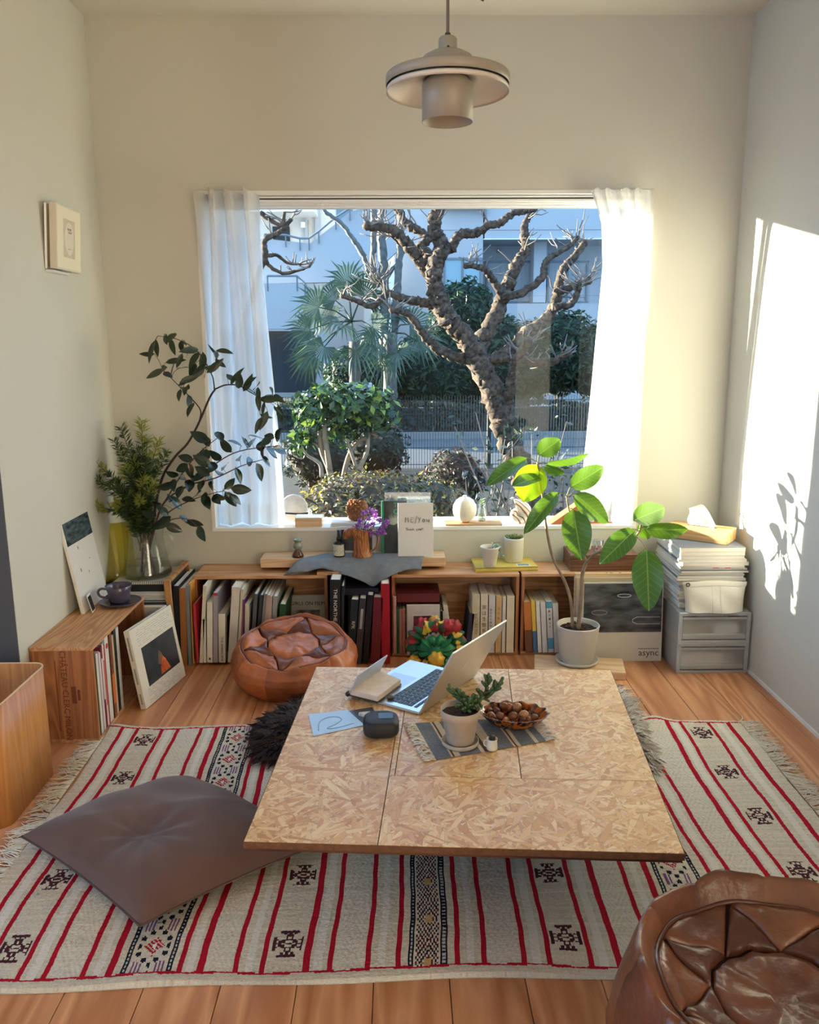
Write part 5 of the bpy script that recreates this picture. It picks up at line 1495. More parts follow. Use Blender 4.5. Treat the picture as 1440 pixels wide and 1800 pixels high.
# ------------------------------------------------------------------ round-cornered speaker
p = FZ(670, 1290, zb)
sp_ = thing('portable_speaker', 'small rounded black portable speaker on the table', 'speaker', (p.x, p.y, zb), .05)
def superell(a, b_, c, e1, e2, zc=0, nu=40, nv=20):
    g = MB(); g.smooth = True
    f = lambda w, m: math.copysign(abs(w) ** m, w)
    def fn(u, v):
        t_, s_ = 2 * pi * u, pi * (v - .5)
        return (a * f(math.cos(s_), e1) * f(math.cos(t_), e2), b_ * f(math.cos(s_), e1) * f(math.sin(t_), e2), zc + c * f(math.sin(s_), e1))
    g.grid(fn, nu, nv, closeu=True); return g
superell(.045, .043, .024, .55, .6, .025).build('body', mat('speaker_rubber', srgb(30, 33, 40), .55), sp_)
superell(.042, .040, .0225, .55, .6, .0280).build('grille', mat('speaker_grille', srgb(58, 66, 84), .5, bump=.8, bscale=900), sp_)
lbx2 = MB().bx(-.006, .030, -.02, .012, .0500, .0508); lbx2.build('top_badge', mat('speaker_badge', srgb(44, 50, 64), .35), sp_)

# ------------------------------------------------------------------ woven runner with tassels
rq = [FZ(729, 1272, zb), FZ(767, 1337, zb), FZ(960, 1304, zb), FZ(925, 1262, zb)]
ro_ = rq[0].copy()
rn = thing('woven_runner', 'small grey striped woven runner with white tassels under the bowl', 'table runner', ro_)
def RU(u, v): return (rq[0] * (1 - u) + rq[3] * u) * (1 - v) + (rq[1] * (1 - u) + rq[2] * u) * v - ro_
RG, RBe, RBr = mat('runner_grey', srgb(108, 116, 126), .95, var=.2, scale=160), mat('runner_cream', srgb(206, 192, 172), .95, var=.1, scale=160), mat('runner_brown', srgb(92, 66, 60), .95)
b = MB()
for k in range(60):
    u0, u1 = k / 60, (k + 1) / 60
    b.mi = 0
    for a, c, mi in ((.13, .21, 1), (.155, .17, 2), (.40, .55, 1), (.44, .46, 2), (.70, .76, 1), (.72, .735, 2), (.9, .93, 1)):
        if a <= (u0 + u1) / 2 < c: b.mi = mi
    b.grid(lambda u, v: tuple(RU(lerp(u0, u1, u), v) + Vector((0, 0, .0018 + .0012 * math.sin(lerp(u0, u1, u) * 14) * math.sin(v * 9)))), 1, 8)
b.build('weave', [RG, RBe, RBr], rn)
rng = random.Random(15)
for uu, nn, sgn in ((0, 46, -1), (1, 34, 1)):
    f = MB(); f.smooth = True
    for k in range(nn):
        v = k / (nn - 1); p = RU(uu, v) + Vector((0, 0, .002)); d = (RU(0, v) - RU(1, v)) * (-sgn); d.normalize(); q2 = [p]
        for s in range(4):
            d = (d + Vector((rng.gauss(0, .25), rng.gauss(0, .25), rng.gauss(0, .1)))).normalized(); q2.append(q2[-1] + d * .0085); q2[-1].z = rng.uniform(.001, .009)
        f.tube(q2, [.0014, .0018, .002, .0022, .0016], 4)
    f.build('tassel', mat('white_wool', srgb(226, 220, 212), .95), rn, kind='stuff')

# ------------------------------------------------------------------ potted jade plant
STON = mat('grey_stoneware', srgb(186, 172, 158), .7, var=.06, scale=60)
SOILP = mat('potting_soil', srgb(58, 42, 34), .95, var=.5, scale=220, bump=1.0, bscale=300)
p = FZ(809, 1309, zb)
pj = thing('potted_jade_plant', 'finger-leaved jade plant in a tapered stone-grey pot on its saucer', 'potted plant', (p.x, p.y, zb + .002))
b = MB(); b.smooth = True; b.lathe([(0, 0), (.041, 0), (.045, .004), (.0455, .012), (.0435, .013), (.042, .006), (0, .005)], (0, 0, 0), 36); b.build('saucer', STON, pj)
b = MB(); b.smooth = True; b.lathe([(0, .006), (.031, .006), (.0335, .010), (.044, .072), (.0475, .074), (.0485, .092), (.0475, .094), (.0455, .092), (.0435, .078), (0, .078)], (0, 0, 0), 40); b.build('pot', STON, pj)
b = MB(); b.smooth = True
rng = random.Random(6)
b.grid(lambda u, v: (.0445 * v * math.cos(2 * pi * u), .0445 * v * math.sin(2 * pi * u), .081 + .004 * (1 - v) + rng.uniform(-.002, .002)), 24, 6, closeu=True); b.build('soil', SOILP, pj)
JADE = mat('jade_leaf', srgb(72, 98, 58), .35, var=.2, scale=60, back=.1)
JST = mat('jade_stem', srgb(104, 92, 66), .8)
jl = MB(); jl.smooth = True
jl.tube([(0, 0, 0), (0, 0, .004), (0, 0, .010), (0, 0, .016), (0, 0, .0185)], [.0014, .0026, .0031, .0032, .0016], 7)
jleaf = None
def finger(parent, pos, d):
    global jleaf
    if jleaf is None: o = jleaf = jl.build('leaf', JADE, parent)
    else: o = link_copy(jleaf, parent)
    o.location = pos; s = rng.uniform(1.0, 1.5); o.scale = (s, s, s); o.rotation_euler = Vector(d).to_track_quat('Z', 'Y').to_euler()
def jade_stem(P0, tips, rng):
    for path, n in tips:
        q3 = smooth_path([P0] + path, 4); b = MB(); b.smooth = True
        b.tube(q3, [.0038 - .0018 * i / len(q3) for i in range(len(q3))], 6); b.build('stem', JST, pj)
        end = q3[-1]; ax_ = (q3[-1] - q3[-3]).normalized()
        for k in range(n):
            f = k / n; pos = q3[max(0, int(len(q3) - 1 - f * len(q3) * .55))]
            a = k * 2.4; s1 = ax_.orthogonal().normalized(); s2 = ax_.cross(s1)
            d = ax_ * (.9 - .9 * f) + (s1 * math.cos(a) + s2 * math.sin(a)) * (.35 + .75 * f) + Vector((0, 0, .45))
            finger(pj, pos, d)
jade_stem(Vector((.008, -.002, .08)), [([Vector((.012, 0, .10)), Vector((-.004, .0, .125))], 13), ([Vector((.010, 0, .10)), Vector((-.022, .004, .135))], 12), ([Vector((.018, 0, .095)), Vector((.030, -.004, .112))], 13), ([Vector((.014, -.006, .092)), Vector((.016, -.014, .104))], 9), ([Vector((.02, .004, .1)), Vector((.040, .0, .106))], 9)], rng)
jade_stem(Vector((.020, .012, .08)), [([Vector((.050, .03, .100)), Vector((.066, .035, .128)), Vector((.068, .036, .146))], 12), ([Vector((.050, .03, .100)), Vector((.075, .035, .118)), Vector((.096, .034, .134))], 13), ([Vector((.045, .03, .098)), Vector((.068, .024, .108))], 5)], rng)

# ------------------------------------------------------------------ tortoiseshell bowl of wooden eggs
pb = FZ(903, 1276, zb)
bw = thing('scalloped_bowl', 'amber and black scalloped oval bowl holding wooden eggs', 'bowl', (pb.x, pb.y, zb + .003), -.12)
tm = bpy.data.materials.new('tortoiseshell_glaze'); nt, N, L, B = nodes_of(tm)
tc = N.new('ShaderNodeTexCoord'); nz = N.new('ShaderNodeTexNoise'); nz.inputs['Scale'].default_value = 48; nz.inputs['Detail'].default_value = 2; nz.inputs['Distortion'].default_value = 1.2
rp = N.new('ShaderNodeValToRGB'); rp.color_ramp.elements[0].position = .42; rp.color_ramp.elements[0].color = (*srgb(26, 16, 12), 1); rp.color_ramp.elements[1].position = .58; rp.color_ramp.elements[1].color = (*srgb(176, 92, 24), 1)
L.new(tc.outputs['Object'], nz.inputs[0]); L.new(nz.outputs[0], rp.inputs[0]); L.new(rp.outputs[0], B.inputs['Base Color']); B.inputs['Roughness'].default_value = .12; B.inputs['Coat Weight'].default_value = .5
BX, BY, BH = .088, .062, .036
def bowl_pt(r, a, z):
    sc = 1 + .035 * math.cos(14 * a) * max(0, (r - .6) / .4)
    return (BX * r * sc * math.cos(a), BY * r * sc * math.sin(a), z + .002 * math.cos(14 * a) * max(0, (r - .6) / .4))
prof = [(0, 0), (.5, 0), (.6, .004), (.8, .016), (.95, .032), (1.0, .036), (.96, .0362), (.90, .030), (.74, .013), (.55, .007), (0, .006)]
b = MB(); b.smooth = True
b.grid(lambda u, v: (lambda x: bowl_pt(lerp(prof[int(x)][0], prof[min(int(x) + 1, len(prof) - 1)][0], x - int(x)), 2 * pi * u, lerp(prof[int(x)][1], prof[min(int(x) + 1, len(prof) - 1)][1], x - int(x))))(v * (len(prof) - 1) * .99999), 84, 20, closeu=True)
b.build('bowl_body', tm, bw)
EGC = [mat('egg_wood_%d' % i, c, .4, var=.12, scale=60, stretch=(1, 1, .2)) for i, c in enumerate((srgb(120, 72, 46), srgb(146, 92, 60), srgb(176, 124, 84), srgb(96, 56, 38), srgb(190, 140, 100)))]
rng = random.Random(9)
eggs = [(886, 1241, .048, 0), (873, 1250, .04, 3), (909, 1243, .048, 2), (893, 1243, .043, 1), (863, 1258, .04, 1), (922, 1256, .046, 4), (880, 1259, .046, 0), (901, 1259, .048, 0), (940, 1262, .036, 0), (866, 1264, .034, 3), (917, 1266, .036, 3), (890, 1268, .034, 2), (930, 1268, .03, 1), (861, 1250, .036, 3), (878, 1268, .03, 4), (905, 1250, .03, 2)]
egg_where = ('at the far rim of the bowl', 'far left in the bowl behind the pot', 'standing highest at the far rim of the bowl', 'second from the left at the far side of the bowl', 'close to the pot rim in the bowl', 'right of the middle in the bowl, palest of all', 'in the left middle of the bowl', 'in the very middle of the bowl, largest', 'at the right end of the bowl', 'half hidden by the pot in the bowl', 'at the near rim, right of the middle', 'at the near rim in the middle', 'at the near rim by the right end', 'highest on the left, next to the pot', 'at the near rim, left of the middle', 'wedged between the middle eggs')
colour_words = ('reddish brown', 'chestnut', 'light tan', 'dark brown', 'pale beige')
for i, (u, v, zz, ci) in enumerate(eggs):
    zz = max(.018, zz - .012); p = FZ(u, v, zb + zz); b = MB(); b.smooth = True
    r = .0112 * rng.uniform(.9, 1.1)
    b.lathe([(0, -r), (r * .5, -r * .87), (r * .87, -r * .5), (r, 0), (r * .9, r * .5), (r * .62, r * .95), (r * .3, r * 1.2), (0, r * 1.28)], (0, 0, 0), 14)
    o = b.build('wooden_egg', EGC[ci], loc=p, rot=(rng.uniform(.8, 1.7), rng.uniform(-.4, .4), rng.uniform(0, 6.28)))
    props(o, colour_words[ci] + ' wooden egg ' + egg_where[i], 'wooden egg', 'wooden eggs in the bowl')

# ------------------------------------------------------------------ tiny milk jug with a dark stopper
p = FZ(865, 1319, zb)
mj = thing('milk_jug', 'tiny white milk jug with a dark stopper in front of the pot', 'jug', (p.x, p.y, zb + .003))
WC = mat('white_ceramic', srgb(226, 220, 208), .25)
b = MB(); b.smooth = True; b.lathe([(0, 0), (.012, 0), (.0135, .003), (.0125, .016), (.0118, .022), (.0135, .028), (.0125, .028), (.0108, .022), (0, .018)], (0, 0, 0), 22); b.build('body', WC, mj)
b = MB(); b.smooth = True; b.tube(smooth_path([(-.012, 0, .024), (-.019, 0, .022), (-.019, 0, .012), (-.0125, 0, .007)], 5), .0016, 6); b.build('handle', WC, mj)
b = MB(); b.smooth = True; b.lathe([(0, .022), (.0075, .022), (.0075, .034), (.006, .036), (0, .036)], (0, 0, 0), 14); b.build('stopper', BLACK, mj)
# ------------------------------------------------------------------ things on top of the back crates
ZK = ZT                                  # crate tops
BMY0, BMY1, BMZ = 3.155, 3.268, ZK + .036
xb0, xb1 = FY(458, 1000, BMY0).x, FY(783, 995, BMY0).x
props(MB().bx(xb0, xb1, BMY0, BMY1, ZK + .0132, BMZ + .013, .0015).build('timber_beam', PALEW), 'long pale planed timber lying along the back crate tops', 'timber beam')
BT = BMZ + .013

# grey cloth draped over beam and crate edge
cl = thing('grey_cloth', 'blue-grey cloth draped over the timber and hanging over the crate edge', 'cloth', (0, 0, 0))
topx0, topx1 = FY(575, 985, 3.2).x, FY(752, 985, 3.2).x
hem = [(495, 1011, 3.10), (530, 1003, 3.12), (560, 997, 3.12), (590, 1005, 3.10), (615, 1013, 3.074), (640, 1022, 3.066), (657, 1031, 3.06), (672, 1020, 3.066), (690, 1009, 3.074), (715, 1001, 3.10), (738, 997, 3.14)]
hemP = smooth_path([FY(*h) for h in hem], 4)
def cloth_fn(u, v):
    # v 0 at the back on top of the beam, 1 at the hem
    x = u * (len(hemP) - 1); i = min(int(x), len(hemP) - 2); h = hemP[i].lerp(hemP[i + 1], x - i)
    tx = lerp(topx0 - .0, topx1, u); back = Vector((tx, lerp(3.235, 3.225, u), BT + .002))
    front = Vector((lerp(tx, h.x, .55), 3.15, BT + .003))
    edge_ = Vector((lerp(tx, h.x, .85), 3.088, max(h.z, ZK + .012) + .004))
    if v < .4: p = back.lerp(front, v / .4)
    elif v < .72: p = front.lerp(edge_, (v - .4) / .32); p.z += .006 * math.sin((v - .4) / .32 * pi)
    else: p = edge_.lerp(h, (v - .72) / .28)
    k = max(0, v - .4)
    p.y -= .010 * k * (1 + math.sin(u * 19)); p.z += .004 * k * math.sin(u * 23 + v * 5)
    return tuple(p)
b = MB(); b.smooth = True; b.grid(cloth_fn, 60, 26)
o = b.build('cloth_sheet', mat('blue_grey_linen', srgb(120, 126, 134), .9, var=.12, scale=40, bump=.4, bscale=260), cl)
sd = o.modifiers.new('thickness', 'SOLIDIFY'); sd.thickness = .0018

def lathe_thing(name, label, cat, loc, parts, n=28, group=None):
    t = thing(name, label, cat, loc, group=group)
    for nm, prof, m in parts:
        b = MB(); b.smooth = True; b.lathe(prof, (0, 0, 0), n); b.build(nm, m, t)
    return t
# small two-tone vase
p = FZ(524, 979, BT); 
lathe_thing('bud_vase', 'small two-tone bud vase, brown foot and grey-green neck, on the timber', 'vase', (p.x, max(p.y, 3.18), BT), [
    ('foot', [(0, 0), (.022, 0), (.0245, .004), (.02, .014), (.012, .028), (.0125, .032), (0, .032)], mat('brown_glaze', srgb(84, 38, 24), .15, coat=.5)),
    ('neck', [(.0122, .0315), (.0165, .037), (.018, .044), (.0165, .052), (.0115, .058), (.012, .062), (.0165, .067), (.0165, .0725), (.012, .0725), (.009, .066), (0, .060)], mat('celadon_glaze', srgb(138, 142, 128), .2, coat=.4, var=.3, scale=60))])
b = MB(); 
# dark bottle with a pale paper label
p = FZ(595, 984, BT + .003); bo = thing('dropper_bottle', 'black bottle with a pale patterned label and tall black cap', 'bottle', (p.x, 3.175, BT + .004))
b = MB(); b.smooth = True; b.lathe([(0, 0), (.021, 0), (.0228, .003), (.0228, .05), (.020, .057), (.009, .062), (.009, .07), (0, .07)], (0, 0, 0), 28); b.build('glass', mat('black_glass', (.012, .011, .012), .08), bo)
b = MB(); b.smooth = True; b.lathe([(0, .066), (.0105, .066), (.0105, .078), (.0075, .08), (.0075, .106), (0, .106)], (0, 0, 0), 20); b.build('cap', BLACK, bo)
b = MB(); b.smooth = True; b.grid(lambda u, v: (.0231 * math.cos(lerp(-2.9, -.5, u)), .0231 * math.sin(lerp(-2.9, -.5, u)), lerp(.006, .051, v)), 16, 6); b.build('label_paper', mat('patterned_label', srgb(198, 196, 176), .7, var=.35, scale=160), bo)
# wooden pitcher shaped like a bird's head, with purple flowers
p = FZ(634, 984, BT + .003); wp = thing('wooden_pitcher', 'carved root-wood pitcher with a drooping spout and bent handle', 'pitcher', (p.x + .004, 3.178, BT + .004))
b = MB(); b.smooth = True
def pit(u, v):
    a = 2 * pi * u
    r = lerp(.034, .029, min(1, v * 1.6)) * (1 + .05 * math.sin(3 * a + 4 * v)) + (.006 if v < .12 else 0)
    z = v * .104
    return (r * math.cos(a) - .004 * math.sin(v * 3), r * math.sin(a) * .9, z)
b.grid(pit, 28, 14, closeu=True); b.add([(0, 0, .001)], []); b.build('body', OLIVEW, wp)
b = MB(); b.smooth = True
b.tube(smooth_path([(.006, 0, .072), (-.018, 0, .088), (-.04, 0, .098), (-.056, 0, .093), (-.064, 0, .080), (-.062, 0, .07)], 5), [.026, .027, .027, .027, .026, .026, .025, .024, .023, .022, .021, .020, .0195, .019, .018, .0175, .017, .016, .014, .012, .011, .011, .011, .011, .010, .009][:26], 14); b.build('spout', OLIVEW, wp)
b = MB(); b.smooth = True
b.tube(smooth_path([(.026, 0, .094), (.046, 0, .094), (.062, 0, .078), (.062, 0, .052), (.05, 0, .028), (.03, 0, .016)], 5), .0042, 8); b.build('handle', wood('bent_cane', srgb(186, 136, 98), srgb(140, 92, 60), .5, axis=2), wp)
fl_ = thing('statice_bunch', 'bunch of small purple dried flowers in the wooden pitcher', 'flowers', (p.x + .004, 3.178, BT + .1))
rng = random.Random(19)
PUR1, PUR2, GRS = mat('purple_petal', srgb(156, 84, 176), .7, back=.3), mat('lilac_petal', srgb(190, 126, 206), .7, back=.3), mat('dry_stem', srgb(92, 98, 74), .8)
hv = [(622, 930), (633, 917), (640, 902), (650, 898), (660, 908), (668, 915), (676, 925), (680, 918), (668, 930), (655, 922), (645, 925), (640, 935), (652, 938), (664, 938), (674, 936), (629, 925), (648, 912), (657, 899)]
for (u, v) in hv:
    e = FY(u, v, 3.178 + rng.uniform(-.03, .03)) - Vector(fl_.location)
    b = MB(); b.smooth = True; b.tube(smooth_path([(rng.uniform(-.01, .01), rng.uniform(-.01, .01), -.04), Vector((e.x * .4, e.y * .4, e.z * .55)), e], 3), .0011, 4); b.build('stalk', GRS, fl_)
    h = MB()
    for k in range(42):
        d = Vector((rng.gauss(0, 1), rng.gauss(0, 1), rng.gauss(.3, .8))).normalized(); c_ = e + d * rng.uniform(.004, .014); n_ = (d + Vector((rng.gauss(0, .5), rng.gauss(0, .5), rng.gauss(0, .5)))).normalized(); t_ = n_.orthogonal().normalized() * .0042; s_ = n_.cross(t_).normalized() * .0042
        h.mi = rng.randrange(2); h.add([c_ - t_, c_ - s_, c_ + t_ + n_ * .002, c_ + s_], [(0, 1, 2, 3)])
    h.build('flower_head', [PUR1, PUR2], fl_, kind='stuff')
# small framed photograph leaning behind the pitcher
def leaning(name, label, cat, u0, u1, vt, vb_, y, z0, m_frame, m_pic, border=.012, th=.01, lean=.12, extra=None):
    a, c = FY(u0, vb_, y), FY(u1, vb_, y); w = c.x - a.x; h = (FY(u0, vt, y).z - z0) / math.cos(lean)
    t = thing(name, label, cat, (a.x, y, z0), (-lean, 0, 0))
    MB().bx(0, w, 0, th, 0, h, .001).build('frame', m_frame, t)
    if m_pic: MB().bx(border, w - border, -.001, .001, border, h - border).build('picture', m_pic, t)
    return t, w, h
leaning('small_picture', 'small white framed dark photograph leaning on the wall behind the pitcher', 'picture', 595, 660, 927, 980, 3.235, BT, WHITE, mat('dark_photo_2', (.05, .05, .055), .3, var=.8, scale=20), .012, .008, .1)
# green-spined book and white card
GRN = mat('green_cloth', srgb(24, 134, 92), .6)
t, w, h = leaning('green_book', 'green-spined book with a dark plant cover standing behind the white card', 'book', 674, 716, 882, 978, 3.215, BT, mat('dark_botanical_cover', srgb(40, 46, 46), .5, var=.5, scale=30), None, th=.018, lean=.08)
MB().bx(-.006, .003, -.002, .019, 0, h, .001).build('spine', GRN, t)
rng = random.Random(2); b = MB()
for k in range(16):
    a = lerp(.5, 2.9, k / 15); L_ = rng.uniform(.03, .06); c_ = Vector((w * .45, -.0008, h * .55)); d = Vector((math.cos(a), 0, math.sin(a))); s_ = Vector((-d.z, 0, d.x)) * .002
    b.add([c_, c_ + d * L_ * .5 + s_, c_ + d * L_, c_ + d * L_ * .5 - s_], [(0, 1, 2, 3)])
b.build('printed_fronds', mat('print_grey_green', srgb(126, 134, 120), .5), t, kind='stuff')
text('T\nC', .026, mat('teal_print', srgb(30, 134, 112), .5), t, frame((w * .52, -.0012, h * .86), (1, 0, 0), (0, 0, 1)), 'cover_title')
t, w, h = leaning('greeting_card', 'white folded card with a handwritten black message', 'card', 700, 762, 886, 978, 3.165, BT + .003, PAPER, None, th=.0015, lean=.10)
sl = MB(); b = MB(); b.smooth = True
def stroke(mb, pts, r=.0011): mb.tube([(x, -.0012, z) for x, z in pts], r, 5)
def hand(body, x, z, s, sp=.62):
    G = {'M': [[(0, 0), (.12, 1), (.35, .45), (.62, 1), (.7, 0)]], 'E': [[(.5, .95), (.1, .85), (.02, .5), (.42, .52)], [(.02, .5), (.06, .08), (.5, .02)]], '/': [[(.05, -.25), (.42, 1.25)]], 'Y': [[(0, 1), (.22, .5)], [(.5, 1), (.12, -.1)]],
         'O': [[(.3, .62), (.08, .5), (.04, .2), (.22, .02), (.45, .2), (.42, .5), (.26, .62)]], 'U': [[(0, .6), (.04, .15), (.25, .05), (.42, .55)], [(.42, .6), (.44, .1), (.58, .02)]], 'T': [[(0, .9), (.6, .95)], [(.3, .95), (.28, 0)]], 'H': [[(.05, 1), (.02, 0)], [(.02, .5), (.3, .55), (.38, 0)]],
         'A': [[(.38, .5), (.12, .5), (.04, .15), (.3, .05), (.4, .5), (.46, 0)]], 'N': [[(.04, .55), (.02, 0)], [(.03, .4), (.28, .55), (.36, 0)]], 'K': [[(.05, 1), (.02, 0)], [(.35, .6), (.04, .3), (.4, 0)]], 'y': [[(0, .55), (.2, .1)], [(.4, .55), (.02, -.45)]], '!': [[(.12, 1), (.1, .35)], [(.09, .08), (.1, .02)]], ' ': []}
    for ch in body:
        for st__ in G.get(ch, []): stroke(b, [(x + px * s, z + pz * s) for px, pz in st__], .0009 * (1 if s > .015 else .75))
        x += s * (sp + (.22 if ch in 'M' else -.3 if ch in '!' else -.22 if ch == '/' else 0))
hand('ME/YOU', w * .20, h * .64, .020, .86)
hand('THANK yOU!!', w * .22, h * .49, .0095, .74)
b.build('handwriting', INK, t, kind='stuff')
# clear plastic sleeve standing behind
t, w, h = leaning('clear_sleeve', 'empty clear plastic sleeve standing behind the green book', 'plastic sleeve', 677, 757, 866, 930, 3.262, BT, clear_mat('clear_plastic', (.95, .97, .97), .08, 1.6, haze=.06), None, th=.004, lean=.02)

# yellow book with two small pots
yq = [FZ(836, 1006, ZK), FZ(946, 1003, ZK), FZ(927, 981, ZK), FZ(826, 983, ZK)]
yo = yq[0].copy(); yb = thing('yellow_book', 'yellow hardback lying under the two small white pots', 'book', yo)
Q = [p - yo for p in yq]; YEL = mat('yellow_cloth', srgb(212, 188, 92), .6, var=.05, scale=30)
hexa(Q, .003).build('back_cover', YEL, yb); ce = sum(Q, Vector()) / 4
hexa([ce + (p - ce) * .97 + Vector((0, 0, .003)) for p in Q], .010).build('pages', PAGES, yb); hexa([p + Vector((0, 0, .013)) for p in Q], .003).build('front_cover', YEL, yb)
hexa([Q[0], Q[1], Q[1] + Vector((0, .003, 0)), Q[0] + Vector((0, .003, 0))], .016).build('spine', YEL, yb)
ZY = ZK + .016
GW = mat('matt_white_ceramic', srgb(220, 216, 202), .6)
p = FZ(861, 995, ZY); wp2 = thing('trailing_plant_pot', 'small tapered white pot with a thin trailing variegated plant', 'potted plant', (p.x, p.y, ZY))
b = MB(); b.smooth = True; b.lathe([(0, 0), (.022, 0), (.024, .002), (.036, .072), (.0385, .075), (.0385, .08), (.0355, .08), (.033, .068), (0, .066)], (0, 0, 0), 30); b.build('pot', GW, wp2)
b = MB(); b.smooth = True; b.lathe([(0, .069), (.034, .067)], (0, 0, 0), 20); b.build('soil', SOILP, wp2)
rng = random.Random(33)
VL = mat('variegated_leaf', srgb(146, 172, 132), .5, var=.3, scale=80, back=.2)
leafq = MB(); leafq.smooth = True
def leaf_mesh(mb, L_, W, nseg=6, curl=.15, fold=.15, tip=1.0, wpos=.45):
    """pointed oval leaf along +y, face up +z"""
    V, F = [], []
    for i in range(nseg + 1):
        t = i / nseg; w = W / 2 * (math.sin(pi * t ** (math.log(.5) / math.log(wpos))) ** (.8 * tip)) if 0 < t < 1 else .0005
        z = -curl * L_ * t * t
        for s, sx in ((-1, -1), (-.5, -.5), (0, 0), (.5, .5), (1, 1)): V.append((sx * w, L_ * t, z + fold * abs(sx) * w))
    for i in range(nseg):
        for k in range(4): F.append((i * 5 + k, i * 5 + k + 1, (i + 1) * 5 + k + 1, (i + 1) * 5 + k))
    mb.add(V, F); return mb
vmesh = None
for k in range(26):
    path_ = rng.choice(((.01, 0, .07), (.02, .01, .074), (.03, -.01, .075), (.038, -.012, .06), (.042, -.014, .045), (.034, .0, .085), (.02, -.01, .09)))
    loc = (path_[0] + rng.gauss(0, .008), path_[1] + rng.gauss(0, .008), path_[2] + rng.gauss(0, .007))
    if vmesh is None: b = MB(); b.smooth = True; leaf_mesh(b, .012, .009); vmesh = b.build('leaf', VL, wp2)
    o = vmesh if k == 0 else link_copy(vmesh, wp2)
    o.location = loc; o.rotation_euler = (rng.uniform(-.6, .9), rng.uniform(-.5, .5), rng.uniform(0, 6.28))
b = MB(); b.smooth = True; b.tube(smooth_path([(.005, 0, .066), (.02, 0, .083), (.036, -.008, .078), (.041, -.012, .045)], 4), .0009, 4); b.tube(smooth_path([(.008, 0, .066), (.014, .006, .09), (.04, .004, .094)], 4), .0008, 4); b.build('stem', GRS, wp2, kind='stuff')
p = FZ(903, 986, ZY); wc = thing('succulent_pot', 'white cylindrical pot with a spiky succulent rosette', 'potted plant', (p.x, min(p.y, 3.225), ZY))
b = MB(); b.smooth = True; b.lathe([(0, 0), (.034, 0), (.037, .003), (.0385, .09), (.0395, .096), (.0375, .098), (.0355, .09), (0, .088)], (0, 0, 0), 32); b.build('pot', GW, wc)
b = MB(); b.smooth = True; b.lathe([(0, .092), (.0355, .089)], (0, 0, 0), 20); b.build('soil', SOILP, wc)
SUC = mat('succulent_leaf', srgb(126, 142, 84), .45, var=.25, scale=60, back=.15); smesh = None
for k in range(44):
    a = k * 2.399; ring = (k / 44) ** .5
    cx_, cy2 = ((0, 0), (.014, .006), (-.014, -.002))[k % 3]
    if smesh is None: b = MB(); b.smooth = True; b.lathe([(0, 0), (.003, .002), (.0042, .010), (.0028, .018), (0, .025)], (0, 0, 0), 6, sy=.55); smesh = b.build('leaf', SUC, wc)
    o = smesh if k == 0 else link_copy(smesh, wc)
    o.location = (cx_ + .006 * math.cos(a), cy2 + .006 * math.sin(a), .09); o.rotation_euler = Vector((math.cos(a) * (.3 + ring), math.sin(a) * (.3 + ring), 1)).to_track_quat('Z', 'X').to_euler()
p = FZ(920, 993, ZY); sc3 = thing('stamp_card', 'tiny green and white picture card on the yellow book', 'card', (p.x, p.y, ZY))
MB().bx(-.026, .026, -.016, .016, 0, .0008).build('sheet', PAPER, sc3); MB().bx(-.022, .022, -.012, .012, .0008, .0012).build('picture', mat('blue_green_print', srgb(112, 142, 146), .5, var=.6, scale=120), sc3)
# walnut box with glass and bottle
wx0, wx1 = FY(1003, 1000, 3.115).x, FY(1122, 1000, 3.115).x
wz = FY(1010, 976, 3.115).z
bxo = thing('walnut_box', 'dark brown wooden box behind the rubber plant stems', 'box', ((wx0 + wx1) / 2, 3.19, ZK))
hw = (wx1 - wx0) / 2
MB().bx(-hw, hw, -.075, .075, 0, (wz - ZK) * .72, .0015).build('body', WALNUT, bxo); MB().bx(-hw, hw, -.075, .075, (wz - ZK) * .735, wz - ZK, .0015).build('lid', WALNUT, bxo)
p = FZ(1043, 962, wz)
gt_ = thing('drinking_glass', 'small glass tumbler printed with red flowers on the dark box', 'glass', (p.x, 3.16, wz))
b = MB(); b.smooth = True; b.lathe([(0, 0), (.0165, 0), (.018, .002), (.021, .05), (.0195, .05), (.0165, .004), (0, .004)], (0, 0, 0), 24); b.build('glass_body', clear_mat('clear_tumbler', (.93, .96, .96), .02, 1.8, haze=.05), gt_)
rng = random.Random(3)
for k in range(7):
    a = rng.uniform(-2.6, -.4); z = rng.uniform(.012, .038); n_ = Vector((math.cos(a), math.sin(a), 0))
    b = MB(); b.ball(n_ * .0195 + Vector((0, 0, z)), (.004, .002, .004), 8, 5); b.build('printed_flower', mat('red_flower_print', srgb(186, 60, 66), .4) if k % 3 else mat('white_flower_print', srgb(226, 220, 214), .4), gt_)
p = FY(1037, 930, 3.21)
lathe_thing('slender_bottle', 'slender white bottle standing behind the printed tumbler', 'bottle', (p.x - .004, 3.215, wz), [('body', [(0, 0), (.013, 0), (.014, .003), (.0125, .035), (.008, .065), (.0055, .09), (.0062, .104), (0, .104)], WC)])

